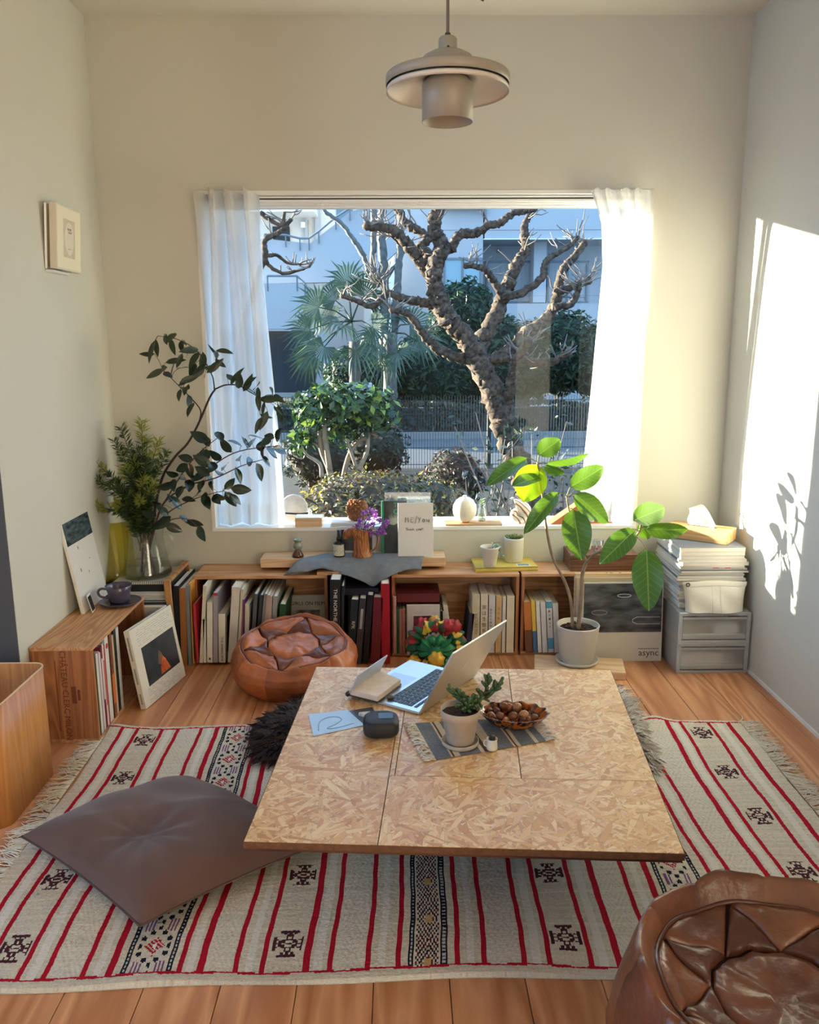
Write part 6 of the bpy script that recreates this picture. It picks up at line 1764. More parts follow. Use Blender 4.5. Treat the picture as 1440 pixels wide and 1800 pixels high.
# ------------------------------------------------------------------ window sill
ZS = WZ0 + .001
def onsill(u, v): 
    p = FZ(u, v, ZS); return Vector((p.x, min(max(p.y, 3.28), 3.40), ZS))
sx0, sx1 = FY(519, 925, 3.284).x, FY(566, 925, 3.284).x
sb_ = thing('wood_block', 'pale wooden block on the sill beside the left curtain', 'block', ((sx0 + sx1) / 2, 3.32, ZS))
bhz = FY(540, 911, 3.284).z - ZS
MB().bx(-(sx1 - sx0) / 2, (sx1 - sx0) / 2, -.036, .036, 0, bhz, .001).build('body', PALEW, sb_); MB().bx(-(sx1 - sx0) / 2, (sx1 - sx0) / 2, -.036, .036, bhz, bhz + .002).build('white_top', WHITE, sb_)
p = FZ(546, 906, ZS + bhz)
gj = thing('glass_trinket', 'tiny faceted clear glass trinket on the pale block', 'trinket', (p.x, 3.325, ZS + bhz + .002))
MB().lathe([(0, 0), (.008, 0), (.011, .005), (.007, .012), (.010, .018), (.005, .026), (0, .028)], (0, 0, 0), 7).build('body', clear_mat('cut_glass', (.9, .94, .96), .02, 2.5, haze=.15), gj)
# grey stone disc with black ribbon
p = onsill(519, 912)
sdk = thing('stone_disc', 'round pale grey stone disc leaning on the window glass', 'stone disc', (FY(517, 890, 3.40).x, 3.395, ZS), (-.12, 0, 0))
b = MB(); b.smooth = True; b.lathe([(0, -.006), (.052, -.006), (.056, -.004), (.057, 0), (.056, .004), (.052, .006), (0, .006)], (0, 0, .057), 40, Matrix.Rotation(pi / 2, 3, 'X')); b.build('disc', mat('pale_stone', srgb(196, 198, 198), .8, var=.12, scale=40), sdk)
b = MB(); b.smooth = True
rb = smooth_path([FY(500, 902, 3.37), FY(530, 903, 3.365), FY(552, 899, 3.365), FY(560, 893, 3.37), FY(556, 886, 3.38), FY(545, 880, 3.385), FY(538, 877, 3.388)], 6)
rbo = MB()
for i in range(len(rb) - 1):
    d = (rb[i + 1] - rb[i]).normalized(); s_ = Vector((0, .7, .7)) * .004
    rbo.add([rb[i] - s_, rb[i + 1] - s_, rb[i + 1] + s_, rb[i] + s_], [(0, 1, 2, 3)])
o = rbo.build('black_ribbon', BLACK); o.modifiers.new('t', 'SOLIDIFY').thickness = .0012
props(o, 'stiff black ribbon curling from the stone disc on the sill', 'ribbon')
# flat books and woven pineapple
p0, p1 = FY(581, 922, 3.285), FY(642, 922, 3.285)
for i, (lab, dz, m_, hh_) in enumerate((('thin green book at the bottom of the pair under the pineapple', 0, mat('pale_green_cover', srgb(150, 178, 160), .6), .009), ('thin white book directly under the pineapple figure', .0095, mat('white_cover_2', srgb(230, 228, 222), .5), .008))):
    t = thing('book', lab, 'book', ((p0.x + p1.x) / 2 + .004 * i, 3.335, ZS + dz)); hw = (p1.x - p0.x) / 2
    MB().bx(-hw, hw, -.05, .05, 0, .0015).build('cover', m_, t); MB().bx(-hw, hw, -.05, .05, hh_ - .0015, hh_).build('cover', m_, t); MB().bx(-hw + .001, hw - .002, -.048, .048, .0015, hh_ - .0015).build('pages', PAPER, t)
zp = ZS + .0178
pn = FY(628, 905, 3.335)
pa = thing('pineapple_figure', 'brown woven pineapple figure standing on two thin books on the sill', 'ornament', (pn.x, 3.335, zp))
R_, Hh = .042, .088
PIN = mat('pineapple_husk', srgb(150, 98, 58), .6, var=.35, scale=60); PINL = mat('pineapple_crown', srgb(74, 78, 58), .6, var=.3, scale=60)
b = MB(); b.smooth = True; b.lathe([(0, 0), (.024, 0), (.036, .014), (.0405, .038), (.037, .062), (.026, .080), (0, .088)], (0, 0, 0), 24); b.build('core', PIN, pa)
sc_m = None
for row in range(9):
    z = .006 + row * .0092; t = z / Hh; r = .0405 * math.sin(pi * (.16 + .70 * t)) ** .75
    nsc = 13
    for k in range(nsc):
        a = 2 * pi * (k + .5 * (row % 2)) / nsc
        if math.sin(a) > .75: continue
        if sc_m is None: b = MB(); b.lathe([(.0075, 0), (.006, .003), (.0015, .0065), (0, .007)], (0, 0, 0), 4); sc_m = b.build('scale', PIN, pa); o = sc_m
        else: o = link_copy(sc_m, pa)
        o.location = (r * math.cos(a), r * math.sin(a), z); o.rotation_euler = Vector((math.cos(a), math.sin(a), .35)).to_track_quat('Z', 'Y').to_euler()
cr_m = None
for k in range(34):
    a = k * 2.4; f = k / 34
    if cr_m is None: b = MB(); b.smooth = True; leaf_mesh(b, .040, .012, 5, .2, .3, .8, .3); cr_m = b.build('crown_leaf', PINL, pa); o = cr_m
    else: o = link_copy(cr_m, pa)
    el = lerp(.25, 1.35, f); d = Vector((math.cos(a) * math.cos(el), math.sin(a) * math.cos(el), math.sin(el)))
    o.location = (.010 * math.cos(a) * (1 - f), .010 * math.sin(a) * (1 - f), .084 + .012 * f); o.rotation_euler = d.to_track_quat('Y', 'Z').to_euler()
# cork board, ribbed moon vase, tiny bottle
c0, c1 = FY(783, 922, 3.285), FY(883, 922, 3.285)
ck = thing('wooden_board', 'thin light wooden board on the sill under the round vase', 'board', ((c0.x + c1.x) / 2, 3.325, ZS))
MB().bx(-(c1.x - c0.x) / 2, (c1.x - c0.x) / 2, -.04, .04, 0, .007, .001).build('board', wood('cork_wood', srgb(196, 160, 112), srgb(160, 118, 74), .7, axis=0), ck)
pv = FY(817, 914, 3.325)
mv_ = thing('melon_vase', 'round white ceramic vase with a tiny neck on the thin board', 'vase', (pv.x, 3.325, ZS + .007))
b = MB(); b.smooth = True
pf = [(.0, 0), (.018, 0), (.019, .004), (.034, .014), (.046, .032), (.0495, .052), (.047, .072), (.036, .092), (.020, .103), (.008, .107), (.008, .112), (.005, .112), (.005, .106)]
pf2 = []
for i in range(len(pf) - 1):
    for k in range(3): pf2.append((lerp(pf[i][0], pf[i + 1][0], k / 3), lerp(pf[i][1], pf[i + 1][1], k / 3)))
b.lathe(pf2, (0, 0, 0), 48)
for i, (x, y, z) in enumerate(b.v):
    a = math.atan2(y, x); r = math.hypot(x, y); k = 1 - .012 * abs(math.sin(6 * a)) * min(1, r / .03)
    b.v[i] = (x * k, y * k, z)
b.build('body', mat('white_porcelain', srgb(232, 226, 210), .3, sss=.0, back=.08), mv_)
b = MB(); b.smooth = True; b.lathe([(0, -.0005), (.0185, -.0005), (.0195, .004)], (0, 0, 0), 24); b.build('foot_ring', mat('unglazed_clay', srgb(150, 92, 62), .8), mv_)
pv = FY(847, 914, 3.34)
tbv = thing('cutting_bottle', 'tiny clear bottle of water with a green cutting next to the round vase', 'bottle', (pv.x, 3.345, ZS + .007))
b = MB(); b.smooth = True; b.lathe([(0, 0), (.0165, 0), (.018, .003), (.018, .045), (.014, .055), (.0125, .060), (.014, .072), (.0125, .072), (.011, .060), (.0165, .044), (.0165, .004), (0, .003)], (0, 0, 0), 24); b.build('glass', clear_mat('clear_bottle', (.93, .96, .95), .01, 2.0, haze=.04), tbv)
b = MB(); b.smooth = True; b.lathe([(0, .0035), (.016, .0035), (.016, .03), (0, .03)], (0, 0, 0), 20); b.build('water', clear_mat('still_water', (.86, .84, .72), .0, 1.0), tbv)
b = MB(); b.smooth = True; b.tube(smooth_path([(.004, 0, .01), (-.003, 0, .05), (.002, 0, .085)], 4), .0012, 5); b.build('stem', GRS, tbv)
CUT = mat('cutting_leaf', srgb(150, 178, 110), .45, back=.3)
for k in range(9):
    b = MB(); b.smooth = True; leaf_mesh(b, .018, .011, 4); o = b.build('leaf', CUT, tbv, loc=(.001, 0, .07 + .0025 * k)); a = k * 2.4; o.rotation_euler = Vector((math.cos(a), math.sin(a), .5)).to_track_quat('Y', 'Z').to_euler()
# spiral shell
ps = FY(912, 905, 3.33)
sh = thing('spiral_shell', 'striped white and brown spiral seashell on the sill', 'seashell', (ps.x - .004, 3.33, ZS))
b = MB(); b.smooth = True
def shell(u, v):
    th = u * 4.6 * pi; g = math.exp(.135 * (th - 4.6 * pi)); R0 = .036 * g; r = .030 * g
    ph = 2 * pi * v
    x = (R0 + r * math.cos(ph)) * math.cos(th); z = (R0 + r * math.cos(ph)) * math.sin(th); y = r * 1.05 * math.sin(ph)
    return (x * 1.05 + .003, y, z + .038)
b.grid(shell, 110, 18, closev=True)
smt = bpy.data.materials.new('banded_shell'); nt, N, L, B = nodes_of(smt)
tc = N.new('ShaderNodeTexCoord'); wv = N.new('ShaderNodeTexWave'); wv.inputs['Scale'].default_value = 26; wv.inputs['Distortion'].default_value = 3; wv.inputs['Detail'].default_value = 1.5; wv.bands_direction = 'DIAGONAL'
rp = N.new('ShaderNodeValToRGB'); rp.color_ramp.elements[0].position = .12; rp.color_ramp.elements[0].color = (*srgb(156, 96, 72), 1); rp.color_ramp.elements[1].position = .32; rp.color_ramp.elements[1].color = (*srgb(234, 226, 212), 1)
L.new(tc.outputs['Object'], wv.inputs[0]); L.new(wv.outputs[0], rp.inputs[0]); L.new(rp.outputs[0], B.inputs['Base Color']); B.inputs['Roughness'].default_value = .25
b.build('whorl', smt, sh)
# folded terracotta-coloured paper tent
a0, a1, a2 = FY(968, 921, 3.30), FY(1020, 880, 3.345), FY(1074, 918, 3.36)
tn = thing('folded_leather', 'orange-brown folded leather sheet standing like a tent on the sill', 'leather sheet', (a0.x, 3.33, ZS))
wt = a2.x - a0.x; ht = a1.z - ZS
V = [(0, -.03, 0), (wt * .5, -.012, ht), (wt, -.01, 0), (0, .045, 0), (wt * .5, .05, ht), (wt, .045, 0)]
ORG = mat('orange_leather', srgb(186, 106, 60), .6, var=.1, scale=30, back=.15)
o = MB().add(V, [(0, 1, 4, 3), (1, 2, 5, 4)]).build('sheet', ORG, tn); o.modifiers.new('t', 'SOLIDIFY').thickness = .002
MB().add([(0, -.03, 0), (wt, -.01, 0), (wt * .5, -.012, ht)], [(0, 1, 2)]).build('end_flap', ORG, tn).modifiers.new('t', 'SOLIDIFY').thickness = .002

# ------------------------------------------------------------------ right corner: drawer boxes, magazines, pouch, tissues
PPM = clear_mat('frosted_plastic', (.97, .975, .97), .3, .8, haze=.24, haze_col=(.95, .95, .94))
PPR = clear_mat('frosted_plastic_thick', (.9, .92, .92), .3, 1.0, haze=.5, haze_col=(.92, .93, .92))
dx0, dx1, dy0, dy1 = 1.018, 1.281, 2.882, 3.245
def drawer_unit(label, z0, contents):
    t = thing('drawer_box', label, 'storage drawer', ((dx0 + dx1) / 2, dy0, z0), group='clear drawer boxes in the right corner')
    w, d, h = (dx1 - dx0), dy1 - dy0, .117
    e = .0025
    sh_ = MB(); sh_.bx(-w / 2, w / 2, .0, d, h - e, h); sh_.bx(-w / 2, w / 2, 0, d, 0, e); sh_.bx(-w / 2, -w / 2 + e, 0, d, e, h - e); sh_.bx(w / 2 - e, w / 2, 0, d, e, h - e); sh_.bx(-w / 2 + e, w / 2 - e, d - e, d, e, h - e)
    sh_.build('case', PPM, t)
    for nm, bb in (('frame_bar', (-w / 2, w / 2, -.004, .004, h - .012, h)), ('frame_bar', (-w / 2, w / 2, -.004, .004, 0, .010)), ('frame_bar', (-w / 2, -w / 2 + .012, -.004, .004, .010, h - .012)), ('frame_bar', (w / 2 - .012, w / 2, -.004, .004, .010, h - .012))):
        MB().bx(*bb, .001).build(nm, PPR, t)
    dr = MB(); dr.bx(-w / 2 + .014, w / 2 - .014, .002, .0045, .036, h - .018); dr.bx(-w / 2 + .014, w / 2 - .014, .006, d - .02, .014, .0165)
    fo = dr.build('drawer', PPM, t)
    MB().bx(-w / 2 + .014, w / 2 - .014, .0, .016, .014, .034, .002).build('grip', PPR, fo)
    MB().bx(-w / 2 + .014, w / 2 - .014, -.001, .006, h - .026, h - .018, .001).build('front_rim', PPR, fo)
    return t
drawer_unit('lower frosted clear plastic drawer box in the right corner', 0.0, None)
drawer_unit('upper frosted clear plastic drawer box under the magazine stack', 0.1175, None)
zz = .017
for lab, x0, x1, y0, y1, z0, h_, m_ in (('white folded towel seen through the lower drawer box', 1.045, 1.20, 2.905, 3.1, zz, .052, PAPER), ('grey paper pack seen through the lower drawer box', 1.202, 1.255, 2.91, 3.1, zz, .048, mat('grey_pack', srgb(168, 166, 160), .8)), ('folded beige cloth seen through the upper drawer box', 1.045, 1.14, 2.905, 3.1, .1175 + zz, .038, mat('beige_cloth', srgb(176, 152, 116), .9)), ('white paper pack seen through the upper drawer box', 1.15, 1.25, 2.905, 3.1, .1175 + zz, .046, PAPER)):
    t = thing('packet', lab, 'packet', ((x0 + x1) / 2, y0, z0)); n_ = 3
    for k in range(n_): MB().bx(-(x1 - x0) / 2 + .002 * k, (x1 - x0) / 2 - .001 * k, .001 * k, y1 - y0, h_ * k / n_, h_ * (k + .95) / n_, .003).build('fold', m_, t)
rng = random.Random(44)
zm = .236
ords = ['lowest', 'second lowest', 'third lowest', 'fourth lowest', 'fifth lowest', 'sixth lowest', 'seventh lowest', 'eighth lowest', 'ninth lowest', 'tenth lowest', 'eleventh', 'twelfth', 'thirteenth', 'fourteenth', 'fifteenth', 'sixteenth', 'seventeenth', 'eighteenth', 'nineteenth', 'fourth from the top', 'third from the top', 'second from the top', 'topmost']
cols = [srgb(204, 204, 206), srgb(216, 212, 206), srgb(176, 182, 190), srgb(226, 222, 214), srgb(150, 160, 172), srgb(214, 208, 196), srgb(96, 108, 124), srgb(222, 218, 212)]
for i, nm in enumerate(ords):
    th = rng.choice((.006, .008, .010, .013)) if i < 21 else (.013 if i == 21 else .016)
    low = i < 8
    w, d = (.225 if low else .245), (.285 if low else .29)
    w += rng.uniform(-.012, .008)
    cx_, cy2 = (1.145 if low else 1.148) + rng.uniform(-.006, .006), (3.085 if low else 3.075) + rng.uniform(-.008, .006)
    lab = ('magazine with red page marks, ' if i == 16 else 'magazine, ') + nm + ' in the stack on the drawer boxes' if 'top' not in nm and 'lowest' not in nm and nm != 'topmost' else 'magazine, ' + nm + ' in the stack on the drawer boxes'
    if nm.endswith('th') : lab = ('magazine with red page marks, ' if i == 16 else 'magazine, ') + nm + ' from the bottom of the corner stack'
    t = thing('magazine', lab, 'magazine', (cx_, cy2, zm), rng.uniform(-.02, .02), group='magazines stacked in the right corner')
    cm_ = mat('mag_cover_%d' % (i % 8), cols[i % 8], .35)
    MB().bx(-w / 2, w / 2, -d / 2, d / 2, 0, .0007).build('cover', cm_, t); MB().bx(-w / 2, w / 2, -d / 2, d / 2, th - .0007, th).build('cover', cm_, t)
    MB().bx(-w / 2 + .0005, w / 2 - .001, -d / 2 + .0005, d / 2 - .001, .0007, th - .0007).build('pages', mat('mag_pages', srgb(216, 208, 196), .6, var=.1, scale=500, stretch=(.1, .1, 3)), t)
    if rng.random() < .75: MB().bx(-w / 2 - .0006, -w / 2 + .001, -d / 2, d / 2, 0, th).build('spine', mat('mag_cover_%d' % ((i + 3) % 8), cols[(i + 3) % 8], .35), t)
    if i == 16:
        for xx in (.0, .045): MB().bx(xx, xx + .022, -d / 2 - .001, -d / 2 + .004, th * .35, th * .75).build('red_tab', mat('red_tab', srgb(226, 70, 78), .5), t)
    zm += th + .0002
ZMAG = zm
# white pouch standing against the magazines
t = thing('white_pouch', 'white coated pouch with a black eyelet leaning on the magazines', 'pouch', (1.148, 2.893, .236))
PCH = mat('white_coated_fabric', srgb(220, 216, 206), .35, bump=.25, bscale=40, coat=.1)
PWt, PHt = .118, .112
def pch(sgn):
    def fn(u, v):
        a = u * 2 - 1
        wd = lerp(.106, PWt, v); bul = (.021 * (1 - v) ** .7 + .002) * (1 - abs(a) ** 4) ** .6
        bul *= 1 + .18 * math.sin(5 * a + 6 * v) * (1 - v)
        x = wd * a * (1 - .03 * math.sin(pi * v))
        return (x, sgn * bul + .012 * v, v * PHt + .003 * math.cos(a * 3) * v)
    return fn
b = MB(); b.smooth = True; b.grid(pch(-1), 30, 20); b.grid(lambda u, v: pch(1)(1 - u, v), 30, 20); b.add([pch(-1)(k / 12, 0) for k in range(13)] + [pch(1)(k / 12, 0) for k in range(13)], [(k, k + 1, 14 + k, 13 + k) for k in range(12)]); b.build('body', PCH, t)
b = MB(); b.smooth = True; b.grid(lambda u, v: (lambda q: (q[0] * 1.01, q[1] - .0015, q[2]))(pch(-1)(u, lerp(.85, 1.0, v))), 30, 3); b.build('hem_band', mat('white_hem', srgb(206, 202, 192), .5), t)
b = MB(); b.smooth = True; q = pch(-1)(.07, .92); b.tube([(q[0] + .006 * math.cos(k * pi / 8), q[1] - .003, q[2] + .006 * math.sin(k * pi / 8)) for k in range(17)], .0018, 6, cap=False); b.build('eyelet', BLACK, t)
b = MB(); b.smooth = True
for uu in (.44, .58): b.grid(lambda u, v: (lambda q: (q[0] + (u - .5) * .0012, q[1] - .0008, q[2]))(pch(-1)(uu, v * .86)), 1, 14)
b.build('seam', mat('white_seam', srgb(188, 184, 176), .6), t, kind='stuff')
# tissue box
t = thing('tissue_box', 'pale wooden tissue box with a tissue pulled out, on top of the magazines', 'tissue box', (1.150, 3.085, ZMAG), math.radians(-38))
TBW = wood('tissue_box_wood', srgb(220, 180, 130), srgb(196, 150, 98), .5, axis=0, fine=60, ring=6)
MB().bx(-.118, .118, -.055, .055, 0, .048, .002).build('box_body', TBW, t)
MB().bx(-.05, .06, -.008, .008, .048, .0486).build('slot', BLACK, t)
b = MB(); b.smooth = True
def tis(u, v):
    a = u * 2 - 1; h = v
    return (a * (.035 + .03 * h) + .012 * math.sin(4 * h + 2 * a), .02 * math.sin(a * 3.2 + h * 2) * h + .035 * h * h - .008 * math.cos(5 * a) * h, .0486 + .075 * h - .03 * h * h * (a + .6) ** 2 + .010 * math.sin(3 * a + 1) * h)
b.grid(tis, 24, 14); b.grid(lambda u, v: (lambda q: (q[0] * .9 + .01, q[1] - .03 * v, q[2] * 1.0 - .008 * v))(tis(1 - u, v)), 24, 14)
b.build('tissue', mat('tissue_paper', srgb(240, 238, 232), .9, back=.35), t)

# record sleeves in front of the right crate
LPW = .312
lx1 = FY(1160, 1162, 3.02).x
t = thing('record_sleeve', 'record sleeve with a dark blurred photograph and small title, by the plant pot', 'record', (lx1 - LPW, 3.005, 0), (-.07, 0, 0))
MB().bx(0, LPW, 0, .004, 0, LPW, .0005).build('sleeve', mat('pale_sleeve', srgb(206, 200, 192), .35), t)
AS = bpy.data.materials.new('blurred_street_photo'); nt, N, L, B = nodes_of(AS)
tc = N.new('ShaderNodeTexCoord'); mp = N.new('ShaderNodeMapping'); mp.inputs['Scale'].default_value = (5, 1, 16); nz = N.new('ShaderNodeTexNoise'); nz.inputs['Scale'].default_value = 2.2; nz.inputs['Detail'].default_value = 4
rp = N.new('ShaderNodeValToRGB'); rp.color_ramp.elements[0].position = .35; rp.color_ramp.elements[0].color = (*srgb(34, 38, 42), 1); rp.color_ramp.elements[1].position = .75; rp.color_ramp.elements[1].color = (*srgb(104, 110, 114), 1)
L.new(tc.outputs['Object'], mp.inputs[0]); L.new(mp.outputs[0], nz.inputs[0]); L.new(nz.outputs[0], rp.inputs[0]); L.new(rp.outputs[0], B.inputs['Base Color']); B.inputs['Roughness'].default_value = .25
MB().bx(.008, LPW - .004, -.001, 0, LPW * .37, LPW - .006).build('cover_photo', AS, t)
b = MB(); b.smooth = True
b.tube([(LPW * .52 + .026 * math.cos(k * pi / 10), -.0014, LPW * .83 + .006 * math.sin(k * pi / 10)) for k in range(21)], .0013, 5, cap=False); b.build('printed_ring', mat('pale_print', srgb(196, 200, 200), .4), t)
b = MB(); b.smooth = True
b.tube([(LPW * .22 + .03 * math.cos(k * pi / 10), -.0014, LPW * .62 + .009 * math.sin(k * pi / 10)) for k in range(21)], .001, 5, cap=False); b.build('printed_ring', mat('grey_ring_print', srgb(150, 154, 154), .4), t)
b = MB(); b.smooth = True
b.tube([(x, -.0014, z) for x, z in ((LPW * .97, LPW * .56), (LPW * .68, LPW * .56), (LPW * .63, LPW * .53), (LPW * .63, LPW * .5), (LPW * .68, LPW * .475), (LPW * .97, LPW * .475))], .0012, 5); b.build('printed_loop', mat('pale_print', srgb(196, 200, 200), .4), t)
text('async', .036, mat('dark_grey_print', srgb(52, 50, 50), .5), t, frame((LPW * .84, -.0008, LPW * .105), (1, 0, 0), (0, 0, 1)), 'sleeve_title')
rng = random.Random(5); b = MB(); x = LPW * .71
while x < LPW * .95: w_ = rng.uniform(.003, .007); b.bx(x, x + w_, -.0008, 0, LPW * .155, LPW * .163); x += w_ + .0015
b.build('sleeve_small_print', mat('dark_grey_print', srgb(52, 50, 50), .5), t, kind='stuff')
t = thing('record_sleeve', 'cream record sleeve behind the photographic one, only its edges showing', 'record', (lx1 - LPW - .018, 3.028, 0), (-.055, 0, 0)); MB().bx(0, LPW, 0, .006, 0, LPW + .012, .0005).build('sleeve', mat('cream_sleeve', srgb(196, 176, 146), .6), t)
t = thing('wooden_board', 'light wooden panel with dark stains on its top edge behind the records', 'panel', (lx1 - LPW - .022, 3.046, 0), (-.03, 0, 0)); MB().bx(0, LPW + .03, 0, .016, 0, .338, .001).build('board', PALEW, t)
for xx in (.12, .135, .17): MB().bx(xx, xx + rng.uniform(.006, .02), .004, .010, .338, .3385).build('stain', mat('dark_stain', srgb(70, 46, 32), .8), t)
# ------------------------------------------------------------------ curtains
cm = bpy.data.materials.new('sheer_curtain'); nt, N, L, B = nodes_of(cm); N.remove(B); out = N['Material Output']
df = N.new('ShaderNodeBsdfDiffuse'); df.inputs[0].default_value = (.86, .85, .83, 1); tl = N.new('ShaderNodeBsdfTranslucent'); tl.inputs[0].default_value = (.88, .87, .85, 1)
tr = N.new('ShaderNodeBsdfTransparent'); m1 = N.new('ShaderNodeMixShader'); m1.inputs[0].default_value = .6; m2 = N.new('ShaderNodeMixShader'); m2.inputs[0].default_value = .16
L.new(df.outputs[0], m1.inputs[1]); L.new(tl.outputs[0], m1.inputs[2]); L.new(m1.outputs[0], m2.inputs[1]); L.new(tr.outputs[0], m2.inputs[2]); L.new(m2.outputs[0], out.inputs[0])
def curtain(label, left, right, folds, seed, amp, y0, y1, ztop, zbot, extra=None):
    """left/right: pixel outlines (u, v) from top to bottom of the two edges"""
    rng = random.Random(seed); ph = [rng.uniform(0, 6.28) for _ in range(6)]
    t = thing('sheer_curtain', label, 'curtain', (0, 0, 0), group='sheer curtains at the window')
    def at(poly, v):
        for (ua, va), (ub, vb2) in zip(poly, poly[1:]):
            if v <= vb2: return lerp(ua, ub, (v - va) / (vb2 - va))
        return poly[-1][0]
    vt, vb3 = left[0][1], left[-1][1]
    def fn(u, s):
        v = lerp(vt, vb3, s); y = lerp(y0, y1, min(1, s * 1.3))
        xa, xb_ = FY(at(left, v), v, y).x, FY(at(right, v), v, y).x
        z = FY(720, v, y).z
        f = folds * 2 * pi
        uu = u + .05 * math.sin(2.2 * s + ph[0]) * math.sin(pi * u) + .025 * math.sin(5 * s + ph[1]) * math.sin(2 * pi * u)
        a = amp * (1.25 if s < .1 else 1.0) * (1 - .35 * math.sin(pi * s + ph[2]))
        dy = a * (math.sin(f * uu + .6 * math.sin(3 * s + ph[3])) + .35 * math.sin(2 * f * uu + ph[4] + 2 * s))
        sag = .010 * math.cos(f * uu + .5) * max(0, 1 - s * 18)
        return (lerp(xa, xb_, u) + .006 * math.sin(f * uu * .5 + 4 * s), y - .012 + dy, z - sag)
    b = MB(); b.smooth = True; b.grid(fn, 150, 70)
    b.build('cloth', cm, t)
    h = MB(); h.smooth = True
    h.grid(lambda u, s: (lambda p: (p[0], p[1] - .0016, p[2]))(fn(u, .94 + .0595 * s)), 150, 4); h.build('hem', cm, t)
    for k in range(int(folds) + 2):
        p = fn((k + .3) / (folds + 2), 0); r_ = MB(); r_.smooth = True
        r_.tube([(p[0], lerp(p[1], YB - .006, min(1, j / 4)), p[2] - .012 + .016 * math.sin(j / 4 * pi * .8)) for j in range(5)], .0014, 5); r_.build('hook', WHITE, t)
    if extra: extra(t, fn)
    return t
curtain('sheer white curtain gathered at the left side of the window', [(344, 334), (350, 420), (358, 560), (366, 700), (374, 830), (380, 918)], [(456, 334), (461, 420), (472, 560), (484, 700), (495, 830), (501, 918)], 3.4, 5, .036, 3.222, 3.345, 1.77, .5)
curtain('sheer white curtain glowing in the sun at the right side of the window', [(1038, 336), (1055, 395), (1056, 470), (1044, 600), (1032, 760), (1022, 880), (1018, 916)], [(1147, 336), (1144, 420), (1138, 560), (1134, 700), (1134, 830), (1137, 912)], 4.4, 9, .020, 3.225, 3.33, 1.77, .5)

# ------------------------------------------------------------------ pendant lamp
PY = 1.9
pc_ = FY(787, 130, PY); LG = mat('lamp_enamel', srgb(158, 154, 140), .4)
lm = thing('pendant_lamp', 'grey-white enamel pendant lamp with a broad disc and a cylinder below', 'pendant lamp', (pc_.x, PY, 0))
zv = lambda v: FY(787, v, PY).z
rv_ = lambda px: px * (PY / math.cos(0)) / FPX * 1.0
zr = zv(137)
rd = (FY(896, 135, PY).x - FY(678, 135, PY).x) / 2; rc = (FY(832, 190, PY).x - FY(742, 190, PY).x) / 2
def lpart(nm, prof, m=LG):
    b = MB(); b.smooth = True; b.lathe(prof, (0, 0, 0), 56); b.build(nm, m, lm)
lpart('top_cap', [(0, zv(66)), (.017, zv(66)), (.0195, zv(69)), (.020, zv(92)), (.020, zv(97))])
lpart('upper_dome', [(.020, zv(91)), (.038, zv(94)), (.052, zv(101)), (.058, zv(110)), (.059, zr + .01)])
lpart('disc', [(.045, zr + .016), (.054, zr + .014), (rd * .985, zr + .004), (rd, zr + .002), (rd, zr - .016), (rd * .985, zr - .016), (rd * .98, zr - .004), (.05, zr + .006)])
lpart('lower_reflector', [(rd * .97, zr - .019), (rd * .985, zr - .021), (rd * .99, zr - .030), (rd * .96, zr - .024), (.07, zr - .006), (.045, zr - .002), (.045, zr + .001), (rd * .95, zr - .016)], mat('reflector_white', srgb(214, 210, 200), .4))
lpart('cylinder', [(rc * .8, zr - .002), (rc * .98, zr - .012), (rc, zr - .016), (rc, zv(215)), (rc * .965, zv(215)), (rc * .965, zr - .02), (0, zr - .02)])
b = MB(); b.tube([(0, 0, zv(68)), (0, 0, ZC)], .0034, 8); b.build('cord', mat('grey_cord', srgb(112, 104, 94), .7), lm)
lpart('cord_grip', [(0, zv(58)), (.0055, zv(58)), (.0075, zv(66)), (0, zv(66))], mat('dark_grip', srgb(70, 64, 58), .6))
b = MB(); b.smooth = True; b.ball((0, -.0205, zv(88)), (.003, .002, .003), 8, 6); b.build('screw', mat('dark_grip', srgb(70, 64, 58), .6), lm)
p = FY(846, 2, PY)
props(MB().tube([(p.x - .004, PY, p.z + .03), (p.x, PY, p.z + .004), (p.x + .005, PY, p.z)], [.0035, .0035, .0015], 8).tube([(p.x - .004, PY, p.z + .03), (p.x - .03, PY, ZC)], .003, 6).build('cord_end', mat('dark_grip', srgb(70, 64, 58), .6)), 'loose end of a grey cord hanging beside the lamp', 'cord')

# ------------------------------------------------------------------ picture on the left wall
t = thing('framed_picture', 'small deep white frame with a pale grey print on the left wall', 'picture', (XL, 2.755, 1.445), (0, math.radians(4), 0))
MB().bx(.012, .034, 0, .205, .003, .205, .001).build('frame', mat('frame_white', srgb(214, 208, 190), .5), t)
MB().bx(.0, .012, .012, .04, .01, .2).build('backing', mat('frame_back', srgb(150, 140, 120), .8), t)
MB().bx(.034, .0348, .006, .199, .009, .199).build('mount', mat('mount_cream', srgb(234, 226, 200), .7), t)
MB().bx(.0348, .0354, .055, .15, .045, .165).build('print_sheet', mat('print_beige', srgb(206, 196, 172), .7, var=.06, scale=60), t)
b = MB(); b.smooth = True
b.add([(.0357, .1025 + .038 * math.cos(2 * pi * k / 32), .105 + .052 * math.sin(2 * pi * k / 32)) for k in range(32)], [tuple(range(32))]); b.build('printed_oval', mat('print_pale', srgb(222, 214, 194), .7, var=.08, scale=120), t)
b = MB()
for k in range(5): b.bx(.0358, .0361, .086 + .007 * k, .090 + .007 * k, .132 - .002 * (k % 2), .138)
for k in range(4): b.bx(.0358, .0361, .095 + .007 * k, .099 + .007 * k, .122, .128)
b.bx(.0358, .0361, .09, .115, .072, .0735); b.build('printed_letters', mat('print_grey', srgb(120, 114, 104), .7), t, kind='stuff')
b = MB(); b.bx(.0, .006, -.012, -.002, .0, .2, .002); b.bx(0, .03, -.01, .12, -.009, -.002, .003); b.build('wall_bracket', WHITE, t)

